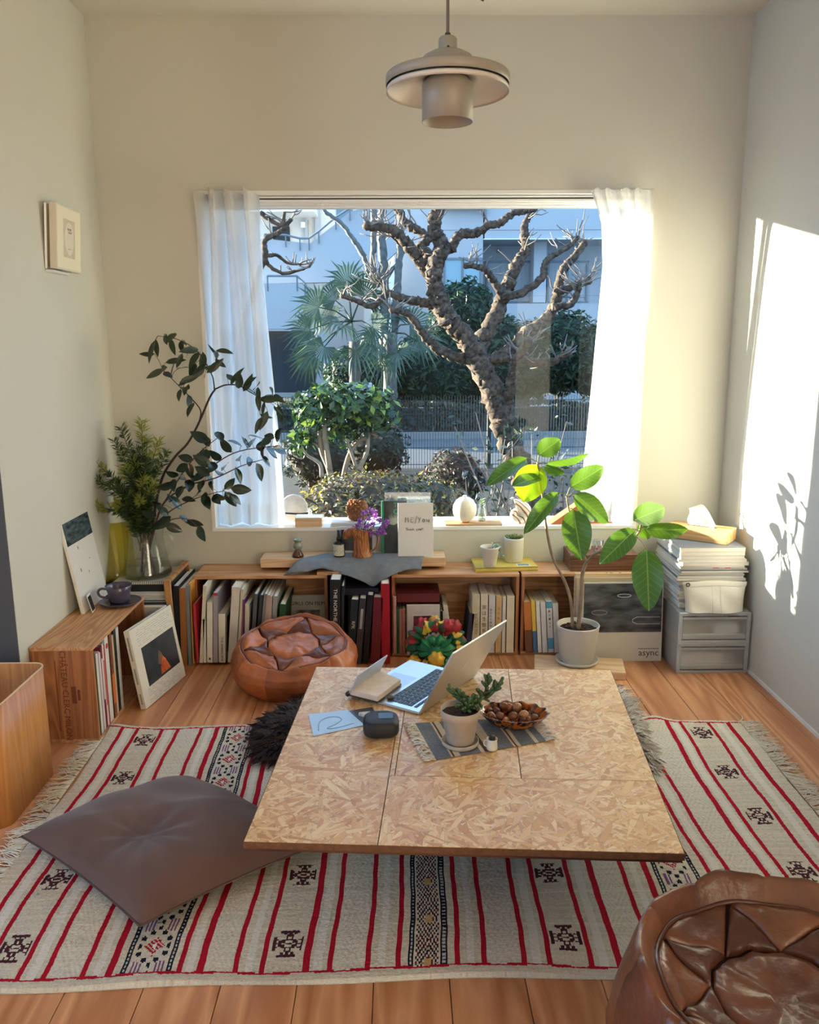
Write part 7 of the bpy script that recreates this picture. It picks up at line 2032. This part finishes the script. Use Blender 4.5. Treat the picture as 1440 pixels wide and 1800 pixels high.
# ------------------------------------------------------------------ on and around the left crate
ZLC = .3122
t = thing('photo_book', 'large white photo book with a dark landscape at the top, leaning on the left wall', 'book', (-1.075, 2.69, ZLC), (0, -.165, 0))
MB().bx(-.012, 0, 0, .235, 0, .315, .001).build('book_block', mat('glossy_white_cover', srgb(226, 222, 218), .3), t)
MB().bx(0, .0008, .004, .231, .235, .313).build('landscape_photo', mat('landscape_print', srgb(70, 84, 88), .25, var=.7, scale=26, stretch=(1, 1, 3)), t)
for yy_, zz_, r_ in ((.08, .215, .004), (.06, .14, .0045), (.12, .12, .003), (.15, .16, .002)): 
    b = MB(); b.ball((.0008, yy_, zz_), (.0006, r_ * .8, r_ * 1.6), 8, 6); b.build('printed_speck', mat('speck_grey', srgb(96, 96, 100), .5), t)
t = thing('photo_card', 'tiny dark instant photo leaning on the photo book by the cup', 'photograph', (-1.052, 2.70, ZLC), (0, -.25, .12))
MB().bx(0, .001, 0, .045, 0, .062).build('card', PAPER, t); MB().bx(.001, .0014, .004, .041, .004, .056).build('picture', mat('dark_snap', srgb(40, 36, 42), .3, var=.4, scale=40), t)
p = FZ(204, 1052, ZLC)
CUP = mat('violet_glaze', srgb(72, 70, 92), .25, var=.08, scale=40, coat=.3)
t = thing('saucer', 'violet-grey saucer under the cup on the left crate', 'saucer', (-.99, 2.80, ZLC))
b = MB(); b.smooth = True; b.lathe([(0, 0), (.035, 0), (.042, .003), (.070, .011), (.0725, .013), (.070, .0135), (.045, .007), (0, .006)], (0, 0, 0), 44); b.build('dish', CUP, t)
t = thing('tea_cup', 'violet-grey tea cup standing on its saucer', 'cup', (-.992, 2.80, ZLC + .007))
b = MB(); b.smooth = True; b.lathe([(0, 0), (.026, 0), (.034, .006), (.037, .02), (.039, .04), (.0455, .062), (.0445, .0625), (.0405, .055), (.036, .03), (.03, .008), (0, .006)], (0, 0, 0), 44); b.build('bowl', CUP, t)
b = MB(); b.smooth = True; b.tube(smooth_path([(-.038, -.008, .050), (-.058, -.012, .052), (-.068, -.014, .040), (-.06, -.012, .024), (-.036, -.008, .018)], 6), .0045, 8); b.build('handle', CUP, t)

# black box, spiral notebook and glass jug in the corner
bxz = FY(255, 1022, 3.03).z
t = thing('black_box', 'black storage box in the corner under the spiral notebook', 'box', (-.995, 3.14, 0))
zbx = .318
MB().bx(-.128, .125, -.118, .128, 0, zbx - .03, .002).build('body', mat('black_card', srgb(30, 31, 34), .6), t); MB().bx(-.13, .127, -.12, .13, zbx - .029, zbx, .002).build('lid', mat('black_card', srgb(30, 31, 34), .6), t)
t = thing('spiral_notebook', 'white spiral notebook lying on the black box', 'notebook', (-.985, 3.13, zbx))
MB().bx(-.105, .11, -.108, .11, 0, .001).build('cover', PAPER, t); MB().bx(-.104, .109, -.107, .109, .001, .009).build('pages', PAPER, t); MB().bx(-.105, .11, -.108, .11, .009, .010).build('cover', mat('cover_cream', srgb(206, 202, 194), .5), t)
rngm = None
for k in range(26):
    if rngm is None: b = MB(); b.smooth = True; b.tube([(0, -.108 + .006 * math.cos(a), .005 + .0065 * math.sin(a)) for a in [2 * pi * j / 8 for j in range(9)]], .0009, 4); rngm = b.build('spiral_ring', BLACK, t, loc=(-.098, 0, 0))
    else: link_copy(rngm, t, location=(-.098 + k * .008, 0, 0))
ZV = zbx + .0105
vx, vy = FY(258, 980, 3.12).x, 3.12
jug = thing('glass_jug', 'clear glass jug of water holding the cut branches', 'jug', (vx, vy, ZV))
GLS = clear_mat('jug_glass', (.90, .94, .93), .01, 2.0, haze=.03)
b = MB(); b.smooth = True; b.lathe([(0, 0), (.088, 0), (.093, .004), (.092, .02), (.080, .07), (.070, .12), (.066, .16), (.069, .178)], (0, 0, 0), 48); b.build('body', GLS, jug)
b = MB(); b.smooth = True; b.lathe([(0, .004), (.089, .006), (.0885, .02), (.082, .05), (0, .05)], (0, 0, 0), 40); b.build('water', clear_mat('jug_water', (.80, .78, .66), .0, 1.0), jug)
b = MB(); b.smooth = True; b.tube(smooth_path([(.066, -.01, .165), (.092, -.014, .168), (.108, -.016, .145), (.104, -.016, .11), (.080, -.012, .075)], 6), .0055, 10); b.build('handle', GLS, jug)
# stems in the jug
b = MB(); b.smooth = True; rng = random.Random(71)
BRN = mat('cut_stem_bark', srgb(88, 62, 46), .8)
yf = thing('yellow_sheet', 'translucent yellow acrylic sheet leaning in the corner behind the jug', 'acrylic sheet', (FY(205, 1000, 3.05).x - .02, 3.045, .318), (-.30, -.12, .25))
o = MB(); o.smooth = True
o.grid(lambda u, v: (lerp(-.035, .10, u), .035 * math.sin(pi * u) , lerp(0, .235, v) - .012 * u), 14, 6); o = o.build('sheet', clear_mat('yellow_acrylic', (.82, .74, .16), .05, 1.6, haze=.25, haze_col=(.75, .68, .18)), yf); o.modifiers.new('t', 'SOLIDIFY').thickness = .003

# dark panel in a wooden frame standing in the corner
t = thing('dark_picture', 'black panel in a thin wooden frame standing on edge in the left corner', 'picture', (-.855, 2.945, 0), (0, -.03, 0))
FRW = wood('thin_frame_wood', srgb(196, 150, 96), srgb(150, 100, 60), .5, axis=2)
MB().bx(-.006, .0, .01, .275, .01, .345).build('panel', mat('panel_black', srgb(26, 26, 28), .5), t)
for bb in ((-.012, .012, 0, .012, 0, .355), (-.012, .012, .273, .285, 0, .355), (-.012, .012, .012, .273, .343, .355), (-.012, .012, .012, .273, 0, .012)): MB().bx(*bb, .001).build('frame_bar', FRW, t)

# ---- branches. leaf blades are their own pieces
def place_leaf(parent, mesh_ob, base, d, nrm, s=1.0, first=False):
    o = mesh_ob if first else link_copy(mesh_ob, parent)
    y = Vector(d).normalized(); z = Vector(nrm); z = (z - y * z.dot(y)).normalized(); x = y.cross(z)
    M = Matrix((x, y, z)).transposed().to_4x4(); M = M @ Matrix.Scale(s, 4); M.translation = Vector(base)
    o.matrix_basis = M
    return o
yb0 = vy
jo = Vector((vx, vy, ZV + .12))
def cut_branch(name, label, stems, leavesl, lm_, L_, W, stem_m, ydep, seed, asp=1.0, group=None):
    rng = random.Random(seed)
    t = thing(name, label, 'cut branch', jo)
    sm_ = MB(); sm_.smooth = True
    allp = []
    for pts, r0, r1 in stems:
        P = smooth_path([FY(u, v, y) - jo for u, v, y in pts], 5); n = len(P); allp += P
        sb2 = MB(); sb2.smooth = True; sb2.tube(P, [lerp(r0, r1, i / (n - 1)) for i in range(n)], 7); sb2.build('stem', stem_m, t)
    b = MB(); b.smooth = True; leaf_mesh(b, L_, W, 6, .12, .22, 1.0, .42); first = b.build('leaf', lm_, t)
    tw = MB(); tw.smooth = True
    for i, (u, v) in enumerate(leavesl):
        c = FY(u, v, ydep + rng.uniform(-.07, .05)) - jo
        near = min(allp, key=lambda q: (q - c).length)
        d = (c - near); 
        if d.length < .01: d = Vector((rng.gauss(0, 1), rng.gauss(0, 1), rng.gauss(0, 1)))
        d = d.normalized() + Vector((rng.gauss(0, .45), rng.gauss(0, .35), rng.gauss(-.25, .4))); d.normalize()
        s = rng.uniform(.75, 1.2)
        base = c - d * L_ * s * .45
        tw.tube([near, (near + base) / 2 + Vector((0, 0, .006)), base], .0009, 4)
        place_leaf(t, first, base, d, Vector((rng.gauss(0, .6), -1, rng.gauss(.5, .6))), s, i == 0)
    tw.build('twig', stem_m, t, kind='stuff')
    return t
NL = mat('nandina_leaf', srgb(52, 66, 44), .4, var=.3, scale=30, back=.25); CL = mat('camellia_leaf', srgb(34, 52, 40), .22, var=.25, scale=30, coat=.2, back=.12)
k_ = lambda x, y: (100 + x / 3.43, 560 + y / 3.43)
nl = [k_(x, y) for x, y in ((545, 215), (600, 175), (570, 190), (690, 110), (695, 165), (655, 120), (750, 165), (765, 150), (805, 190), (790, 205), (710, 255), (700, 290), (755, 295), (740, 250), (860, 295), (828, 243), (895, 325), (820, 300), (595, 330), (665, 335), (640, 300), (780, 372), (795, 365), (738, 455), (785, 420), (770, 430), (960, 215), (1005, 195), (945, 195), (950, 290), (985, 270), (1060, 360), (1100, 385), (1080, 350), (1150, 395), (1160, 380), (1205, 410), (1215, 450), (1230, 490), (1285, 485), (1335, 480), (1300, 440), (1330, 555), (1345, 575), (1245, 540), (1215, 500), (1250, 610), (1215, 640), (1260, 590), (1180, 440), (820, 340), (880, 260), (905, 290), (800, 500), (805, 540), (850, 330))]
nst = [([(*k_(560, 1380), vy), (*k_(620, 1010), vy - .02), (*k_(700, 850), vy - .03), (*k_(790, 750), vy - .03), (*k_(860, 620), vy - .04), (*k_(920, 480), vy - .05), (*k_(955, 425), vy - .05)], .0055, .0035), ([(*k_(955, 425), vy - .05), (*k_(1020, 400), vy - .06), (*k_(1100, 405), vy - .07), (*k_(1160, 440), vy - .08), (*k_(1230, 480), vy - .09)], .003, .0015), ([(*k_(950, 430), vy - .05), (*k_(945, 380), vy - .05), (*k_(930, 330), vy - .05), (*k_(850, 200), vy - .05), (*k_(740, 130), vy - .05), (*k_(620, 105), vy - .06)], .0028, .001), ([(*k_(860, 620), vy - .04), (*k_(865, 550), vy - .05), (*k_(800, 470), vy - .06), (*k_(720, 390), vy - .07), (*k_(640, 310), vy - .07)], .0028, .001), ([(*k_(930, 330), vy - .05), (*k_(960, 270), vy - .05), (*k_(970, 210), vy - .05)], .002, .001)]
cut_branch('nandina_branch', 'tall thin-leaved branch arching up beside the left curtain', nst, nl, NL, .074, .025, mat('dark_branch', srgb(52, 40, 38), .7), vy - .06, 81)
cls = [k_(x, y) for x, y in ((865, 715), (905, 740), (980, 705), (1020, 770), (1080, 750), (1140, 750), (1175, 745), (1203, 712), (1262, 738), (1332, 706), (1342, 792), (1300, 810), (1240, 800), (1282, 712), (1097, 842), (1160, 862), (1222, 922), (1262, 858), (1015, 890), (1095, 942), (1040, 1000), (1105, 1030), (1075, 1087), (1045, 1085), (990, 1082), (960, 1085), (930, 1012), (940, 890), (880, 922), (840, 832), (800, 912), (780, 842), (890, 1082), (900, 1100), (702, 1262), (830, 1232), (868, 1292), (772, 1212), (640, 1230), (922, 962), (870, 1002), (760, 962), (842, 1062), (700, 1000), (740, 1040), (800, 1000), (680, 1080), (720, 1110), (640, 1160), (820, 970), (880, 860), (760, 900), (900, 820), (700, 940), (660, 1010), (600, 1120), (560, 1180), (960, 830), (790, 1090), (860, 950), (980, 930), (1230, 770), (880, 815))]
cst = [([(*k_(560, 1380), vy), (*k_(640, 1120), vy - .03), (*k_(800, 1000), vy - .06), (*k_(950, 880), vy - .09), (*k_(1100, 800), vy - .11), (*k_(1340, 765), vy - .12)], .0042, .0014), ([(*k_(800, 1000), vy - .06), (*k_(960, 960), vy - .09), (*k_(1110, 890), vy - .10), (*k_(1260, 845), vy - .11)], .003, .0012), ([(*k_(640, 1120), vy - .03), (*k_(780, 900), vy - .06), (*k_(880, 790), vy - .07), (*k_(990, 705), vy - .08)], .003, .0012), ([(*k_(580, 1250), vy - .02), (*k_(700, 1150), vy - .06), (*k_(850, 1080), vy - .09), (*k_(1000, 1040), vy - .10)], .003, .0012), ([(*k_(580, 1280), vy - .02), (*k_(700, 1210), vy - .08), (*k_(800, 1215), vy - .10), (*k_(865, 1280), vy - .11)], .0025, .001)]
cut_branch('camellia_branch', 'glossy broad-leaved branch spreading in front of the left curtain', cst, cls, CL, .068, .036, mat('red_brown_twig', srgb(84, 52, 44), .7), vy - .09, 82)
# needle-leaved sprigs on the left
t = thing('yew_plum_sprig', 'bushy needle-leaved green sprigs at the left of the glass jug', 'cut branch', jo)
rng = random.Random(83)
NG1, NG2, NG3 = mat('needle_dark', srgb(52, 74, 42), .45, back=.15), mat('needle_mid', srgb(96, 120, 58), .45, back=.2), mat('needle_tip', srgb(146, 156, 66), .5, back=.3)
nd = MB()
tips = [(512, 615, 0), (480, 780, .03), (385, 655, -.02), (345, 735, .03), (195, 835, -.06), (175, 930, -.09), (230, 1130, -.10), (610, 735, -.03), (665, 800, -.05), (540, 870, -.08), (440, 930, -.08), (400, 900, -.06), (330, 980, -.10), (520, 960, -.10), (580, 900, .02), (430, 1060, -.11), (500, 1090, -.11), (350, 1110, -.11), (450, 830, .0), (590, 1000, -.10), (545, 720, .02)]
for (x, y, dy) in tips:
    e = FY(*k_(x, y), vy + dy) - jo; s0 = Vector((rng.uniform(-.02, .02), rng.uniform(-.02, .02), -.02))
    midp = s0.lerp(e, .55) + Vector((-e.x * .15, 0, .05))
    P = smooth_path([s0, s0.lerp(midp, .5) + Vector((0, 0, .02)), midp, e], 6); n = len(P)
    sb2 = MB(); sb2.smooth = True; sb2.tube(P, [lerp(.0028, .0012, i / (n - 1)) for i in range(n)], 5); sb2.build('stem', mat('green_brown_stem', srgb(78, 72, 48), .8), t)
    tipc = rng.random() < .55
    for i in range(n // 4, n):
        for j in range(20):
            f = rng.random(); p = P[i - 1].lerp(P[i], f) if i else P[i]; ax_ = (P[i] - P[i - 1]).normalized(); s1 = ax_.orthogonal().normalized(); a = rng.uniform(0, 6.28); sd_ = s1 * math.cos(a) + ax_.cross(s1) * math.sin(a)
            d = (ax_ * rng.uniform(.3, 1.0) + sd_).normalized(); L_ = rng.uniform(.022, .040); w = .0028; nn = d.cross(Vector((rng.gauss(0, 1), rng.gauss(0, 1), rng.gauss(0, 1)))).normalized()
            nd.mi = (2 if tipc and i > n - 4 else rng.choice((0, 0, 1))); nd.add([p, p + d * L_ * .5 + nn * w, p + d * L_, p + d * L_ * .5 - nn * w], [(0, 1, 2, 3)])
nd.build('needle', [NG1, NG2, NG3], t, kind='stuff')
b = MB(); b.smooth = True
for k in range(7):
    a = k * .9; b.tube([(.03 * math.cos(a), .03 * math.sin(a), -.112), (.012 * math.cos(a + 1), .012 * math.sin(a + 1), -.01)], .0035, 6)
b.build('cut_ends', BRN, t, kind='stuff')

# ------------------------------------------------------------------ rubber plant by the window
t = thing('timber_offcut', 'pale flat timber offcut on the floor under the rubber plant', 'timber', (.66, 2.90, 0), -.16)
MB().bx(-.165, .165, -.055, .085, 0, .030, .002).build('board', PALEW, t)
ZP = .030
pp = FZ(1014, 1163, ZP); rp0 = Vector((pp.x, pp.y, ZP))
rub = thing('rubber_plant', 'rubber plant with broad leaves on bare stems in a white pot', 'potted plant', rp0)
WP = mat('pot_white', srgb(206, 200, 188), .45)
b = MB(); b.smooth = True; b.lathe([(0, 0), (.066, 0), (.078, .006), (.0805, .016), (.0775, .016), (.07, .006), (0, .005)], (0, 0, 0), 44); b.build('saucer', WP, rub)
ph_ = FY(1016, 1098, rp0.y).z - ZP; pr = (FY(1054, 1098, rp0.y).x - FY(979, 1098, rp0.y).x) / 2
b = MB(); b.smooth = True; b.lathe([(0, .006), (.058, .006), (.063, .010), (pr * .975, ph_ * .95), (pr, ph_), (pr * .975, ph_ + .003), (pr * .93, ph_), (pr * .91, ph_ * .86), (0, ph_ * .86)], (0, 0, 0), 48); b.build('pot', WP, rub)
b = MB(); b.smooth = True; rng = random.Random(7)
b.grid(lambda u, v: (pr * .92 * v * math.cos(2 * pi * u), pr * .92 * v * math.sin(2 * pi * u), ph_ * .88 + .008 * (1 - v) + rng.uniform(-.003, .003)), 32, 8, closeu=True); b.build('soil', SOILP, rub)
for k in range(26):
    a, r = rng.uniform(0, 6.28), rng.uniform(0, .85) * pr; b = MB(); b.ball((r * math.cos(a), r * math.sin(a), ph_ * .885 + .006), (rng.uniform(.004, .009), rng.uniform(.003, .006), .004), 7, 5, .2, rng); b.build('bark_chip', mat('bark_chip', srgb(82, 54, 38), .9), rub)
STB = mat('rubber_stem', srgb(146, 122, 98), .7, var=.25, scale=40)
yr = rp0.y
def RP(u, v, dy=0): return FY(u, v, yr + dy) - rp0
stems_ = [([(1007, 1105, 0), (1004, 1060, .01), (994, 1025, .02), (972, 980, .03), (961, 930, .04), (955, 880, .05), (950, 840, .05), (945, 812, .05)], .0062, .0038), ([(1016, 1108, -.01), (1022, 1050, -.01), (1024, 1010, 0), (1031, 988, 0)], .0085, .0065), ([(1031, 988, 0), (1050, 972, -.01), (1085, 962, -.02), (1110, 950, -.03), (1124, 934, -.03), (1128, 918, -.03)], .0055, .0035), ([(1031, 988, 0), (1020, 960, .02), (1006, 920, .04), (1000, 895, .05), (996, 872, .05)], .005, .003)]
for pts, r0, r1 in stems_:
    P = smooth_path([RP(*q) for q in pts], 6); b = MB(); b.smooth = True
    b.tube(P, [lerp(r0, r1, i / (len(P) - 1)) * (1 + .08 * math.sin(i * 2.1)) for i in range(len(P))], 9); b.build('stem', STB, rub)
def rub_leaf_mat(name, c1, c2, back, bc):
    m = bpy.data.materials.new(name); nt, N, L, B = nodes_of(m)
    tc = N.new('ShaderNodeTexCoord'); sp2 = N.new('ShaderNodeSeparateXYZ'); L.new(tc.outputs['Object'], sp2.inputs[0])
    ab = N.new('ShaderNodeMath'); ab.operation = 'ABSOLUTE'; L.new(sp2.outputs[0], ab.inputs[0])
    # side veins: bands along y + |x|
    sb3 = N.new('ShaderNodeMath'); sb3.operation = 'MULTIPLY_ADD'; sb3.inputs[1].default_value = -.45; L.new(ab.outputs[0], sb3.inputs[0]); L.new(sp2.outputs[1], sb3.inputs[2])
    ml = N.new('ShaderNodeMath'); ml.operation = 'MULTIPLY'; ml.inputs[1].default_value = 9.0; L.new(sb3.outputs[0], ml.inputs[0])
    pg = N.new('ShaderNodeMath'); pg.operation = 'PINGPONG'; pg.inputs[1].default_value = .5; L.new(ml.outputs[0], pg.inputs[0])
    v1_ = N.new('ShaderNodeMapRange'); v1_.inputs[1].default_value = .0; v1_.inputs[2].default_value = .12; v1_.inputs[3].default_value = .35; v1_.inputs[4].default_value = 0; L.new(pg.outputs[0], v1_.inputs[0])
    v2_ = N.new('ShaderNodeMapRange'); v2_.inputs[1].default_value = .008; v2_.inputs[2].default_value = .025; v2_.inputs[3].default_value = .9; v2_.inputs[4].default_value = 0; L.new(ab.outputs[0], v2_.inputs[0])
    mxv = N.new('ShaderNodeMath'); mxv.operation = 'MAXIMUM'; L.new(v1_.outputs[0], mxv.inputs[0]); L.new(v2_.outputs[0], mxv.inputs[1])
    mc = N.new('ShaderNodeMix'); mc.data_type = 'RGBA'; mc.inputs[6].default_value = (*c1, 1); mc.inputs[7].default_value = (*c2, 1); L.new(mxv.outputs[0], mc.inputs[0]); L.new(mc.outputs[2], B.inputs['Base Color'])
    B.inputs['Roughness'].default_value = .38
    out = N['Material Output']; tr = N.new('ShaderNodeBsdfTranslucent'); tr.inputs[0].default_value = (*bc, 1); ms = N.new('ShaderNodeMixShader'); ms.inputs[0].default_value = back
    L.new(B.outputs[0], ms.inputs[1]); L.new(tr.outputs[0], ms.inputs[2]); L.new(ms.outputs[0], out.inputs[0])
    return m
RL = rub_leaf_mat('rubber_leaf', srgb(50, 96, 40), srgb(128, 160, 96), .15, srgb(130, 176, 36))
RL2 = rub_leaf_mat('backlit_rubber_leaf', srgb(110, 150, 30), srgb(170, 190, 80), .5, srgb(190, 225, 30))  # lit copy of the leaf: backlight of one leaf put into brighter colours
rl_m = None
def rleaf(bu, bv, tu, tv, wpx, dyb, dyt, twist=0.0):
    """broad oval leaf from its stalk end to its tip; unit mesh scaled to length and width"""
    global rl_m
    bpt, tpt = RP(bu, bv, dyb), RP(tu, tv, dyt)
    ax_ = tpt - bpt; Ln = ax_.length; W = wpx * yr / FPX
    view = (rp0 + bpt - Vector((0, 0, CAM_H))).normalized()
    nrm = -(view - ax_.normalized() * view.dot(ax_.normalized())).normalized()
    nrm = Matrix.Rotation(twist, 3, ax_.normalized()) @ nrm
    if rl_m is None:
        b = MB(); b.smooth = True
        V, F = [], []; ns, nw = 14, 8
        for i in range(ns + 1):
            s = i / ns; w = .5 * (max(0, math.sin(pi * min(1, s ** .88))) ** .62) * (1 - .12 * s) if 0 < s < 1 else .004
            for k in range(nw + 1):
                a = (k / nw) * 2 - 1; V.append((a * w, s, .07 * abs(a) ** 1.3 * w * 2 - .10 * s * s + .02 * math.sin(9 * s + a * 2) * abs(a)))
        for i in range(ns):
            for k in range(nw): F.append((i * (nw + 1) + k, i * (nw + 1) + k + 1, (i + 1) * (nw + 1) + k + 1, (i + 1) * (nw + 1) + k))
        b.add(V, F); rl_m = b.build('leaf', RL, rub); o = rl_m
    else: o = link_copy(rl_m, rub)
    y = ax_.normalized(); z = nrm; x = y.cross(z)
    M = Matrix((x * W, y * Ln, z * Ln)).transposed().to_4x4(); M.translation = bpt
    o.matrix_basis = M
    return o
def stalk(a, c): 
    b = MB(); b.smooth = True; P = smooth_path([a, (a + c) / 2 + Vector((0, 0, .004)), c], 4); b.tube(P, .0018, 6); b.build('leaf_stalk', mat('leaf_stalk', srgb(112, 120, 66), .6), rub)
for (su, sv, bu, bv, tu, tv, w, d0, d1, tw_) in ((946, 812, 947, 800, 986, 770, 40, .05, .09, -.2), (947, 815, 962, 814, 1042, 803, 24, .05, .10, .9), (944, 812, 926, 806, 855, 849, 34, .05, -.05, .55), (948, 822, 944, 816, 920, 884, 62, .05, .06, .0), (948, 838, 950, 838, 902, 850, 34, .05, -.03, .8), (949, 826, 956, 820, 992, 834, 24, .05, .02, .7),
        (996, 874, 1003, 856, 1064, 820, 42, .05, .08, .1), (996, 872, 980, 866, 922, 934, 34, .05, -.06, .3), (998, 874, 1010, 868, 1070, 918, 42, .05, .0, -.2), (1001, 895, 1008, 896, 1022, 982, 56, .04, -.06, .0),
        (1122, 934, 1116, 932, 1056, 988, 46, -.03, -.10, .2), (1127, 922, 1114, 915, 1172, 890, 46, -.03, .02, -.1), (1128, 928, 1136, 930, 1210, 934, 36, -.03, -.08, .5), (1118, 942, 1137, 966, 1141, 1072, 58, -.03, -.14, .0), (1127, 920, 1128, 918, 1138, 952, 26, -.02, .03, .2)):
    o = rleaf(bu, bv, tu, tv, w, d0, d1, tw_)
    if w == 62: o.material_slots[0].link = 'OBJECT'; o.material_slots[0].material = RL2
    stalk(RP(su, sv, d0), RP(bu, bv, d0))

# ------------------------------------------------------------------ crumpled bright scarf in front of the middle crate
p = FZ(766, 1172)
sc = thing('bright_scarf', 'crumpled green, red and yellow patterned scarf on the floor behind the laptop', 'scarf', (p.x, 2.965, 0))
SG, SR, SYl = mat('scarf_green', srgb(24, 116, 70), .5, var=.5, scale=40), mat('scarf_red', srgb(170, 34, 44), .5, var=.4, scale=30), mat('scarf_yellow', srgb(222, 172, 52), .5, var=.25, scale=40)
pm = bpy.data.materials.new('scarf_pattern'); nt, N, L, B = nodes_of(pm)
tc = N.new('ShaderNodeTexCoord'); vo = N.new('ShaderNodeTexVoronoi'); vo.inputs['Scale'].default_value = 38; spc = N.new('ShaderNodeSeparateColor'); rp = N.new('ShaderNodeValToRGB'); rp.color_ramp.interpolation = 'CONSTANT'
rp.color_ramp.elements[0].color = (*srgb(28, 92, 60), 1); rp.color_ramp.elements[1].position = .42; rp.color_ramp.elements[1].color = (*srgb(160, 36, 44), 1)
for ps_, c_ in ((.7, srgb(60, 70, 40)), (.85, srgb(226, 190, 70))): e = rp.color_ramp.elements.new(ps_); e.color = (*c_, 1)
L.new(tc.outputs['Object'], vo.inputs['Vector']); L.new(vo.outputs['Color'], spc.inputs[0]); L.new(spc.outputs[0], rp.inputs[0]); L.new(rp.outputs[0], B.inputs['Base Color']); B.inputs['Roughness'].default_value = .55
def ruffle(nm, R1, R2, zc_, tilt, m, fr, amp_, dx=0, dy=0):
    b = MB(); b.smooth = True
    def fn(u, v):
        a = 2 * pi * u; ph = 2 * pi * v
        rr_ = R2 * (1 + amp_ * math.sin(fr * a) + .5 * amp_ * math.sin(fr * 1.7 * a + 1))
        x = (R1 + rr_ * math.cos(ph)) * math.cos(a); z = (R1 + rr_ * math.cos(ph)) * math.sin(a); y = rr_ * .7 * math.sin(ph)
        return (x + dx, y + dy - tilt * z * .4, zc_ + z * .82)
    b.grid(fn, 110, 12, True, True); b.build(nm, m, sc)
ruffle('outer_roll', .082, .032, .098, .3, pm, 17, .16)
ruffle('inner_roll', .038, .030, .082, .3, SG, 11, .2, 0, -.03)
b = MB(); b.smooth = True; b.ball((0, -.03, .075), (.04, .03, .04), 18, 12, .06, rng); b.build('centre', SG, sc)
for dx, dz, r, m_, dy in ((-.082, .035, .026, SYl, -.04), (.0, .055, .030, SYl, -.065), (-.038, .026, .024, mat('scarf_mustard', srgb(196, 150, 70), .5, var=.4, scale=50), -.06), (-.005, .185, .02, mat('scarf_mustard', srgb(196, 150, 70), .5, var=.4, scale=50), 0), (.07, .165, .026, SR, -.01), (.045, .17, .024, SR, -.015), (-.05, .17, .026, SR, 0), (.03, .028, .026, SG, -.05)):
    b = MB(); b.smooth = True; b.ball((dx, dy, dz), r, 18, 12)
    for i, (x, y, z) in enumerate(b.v):
        v = Vector((x - dx, y - dy, z - dz)); a = math.atan2(v.z, v.x); k = 1 + .14 * math.sin(7 * a + 3 * v.y / r)
        b.v[i] = (dx + v.x * k, dy + v.y * k, max(.002, dz + v.z * k))
    b.build('knot', m_, sc)
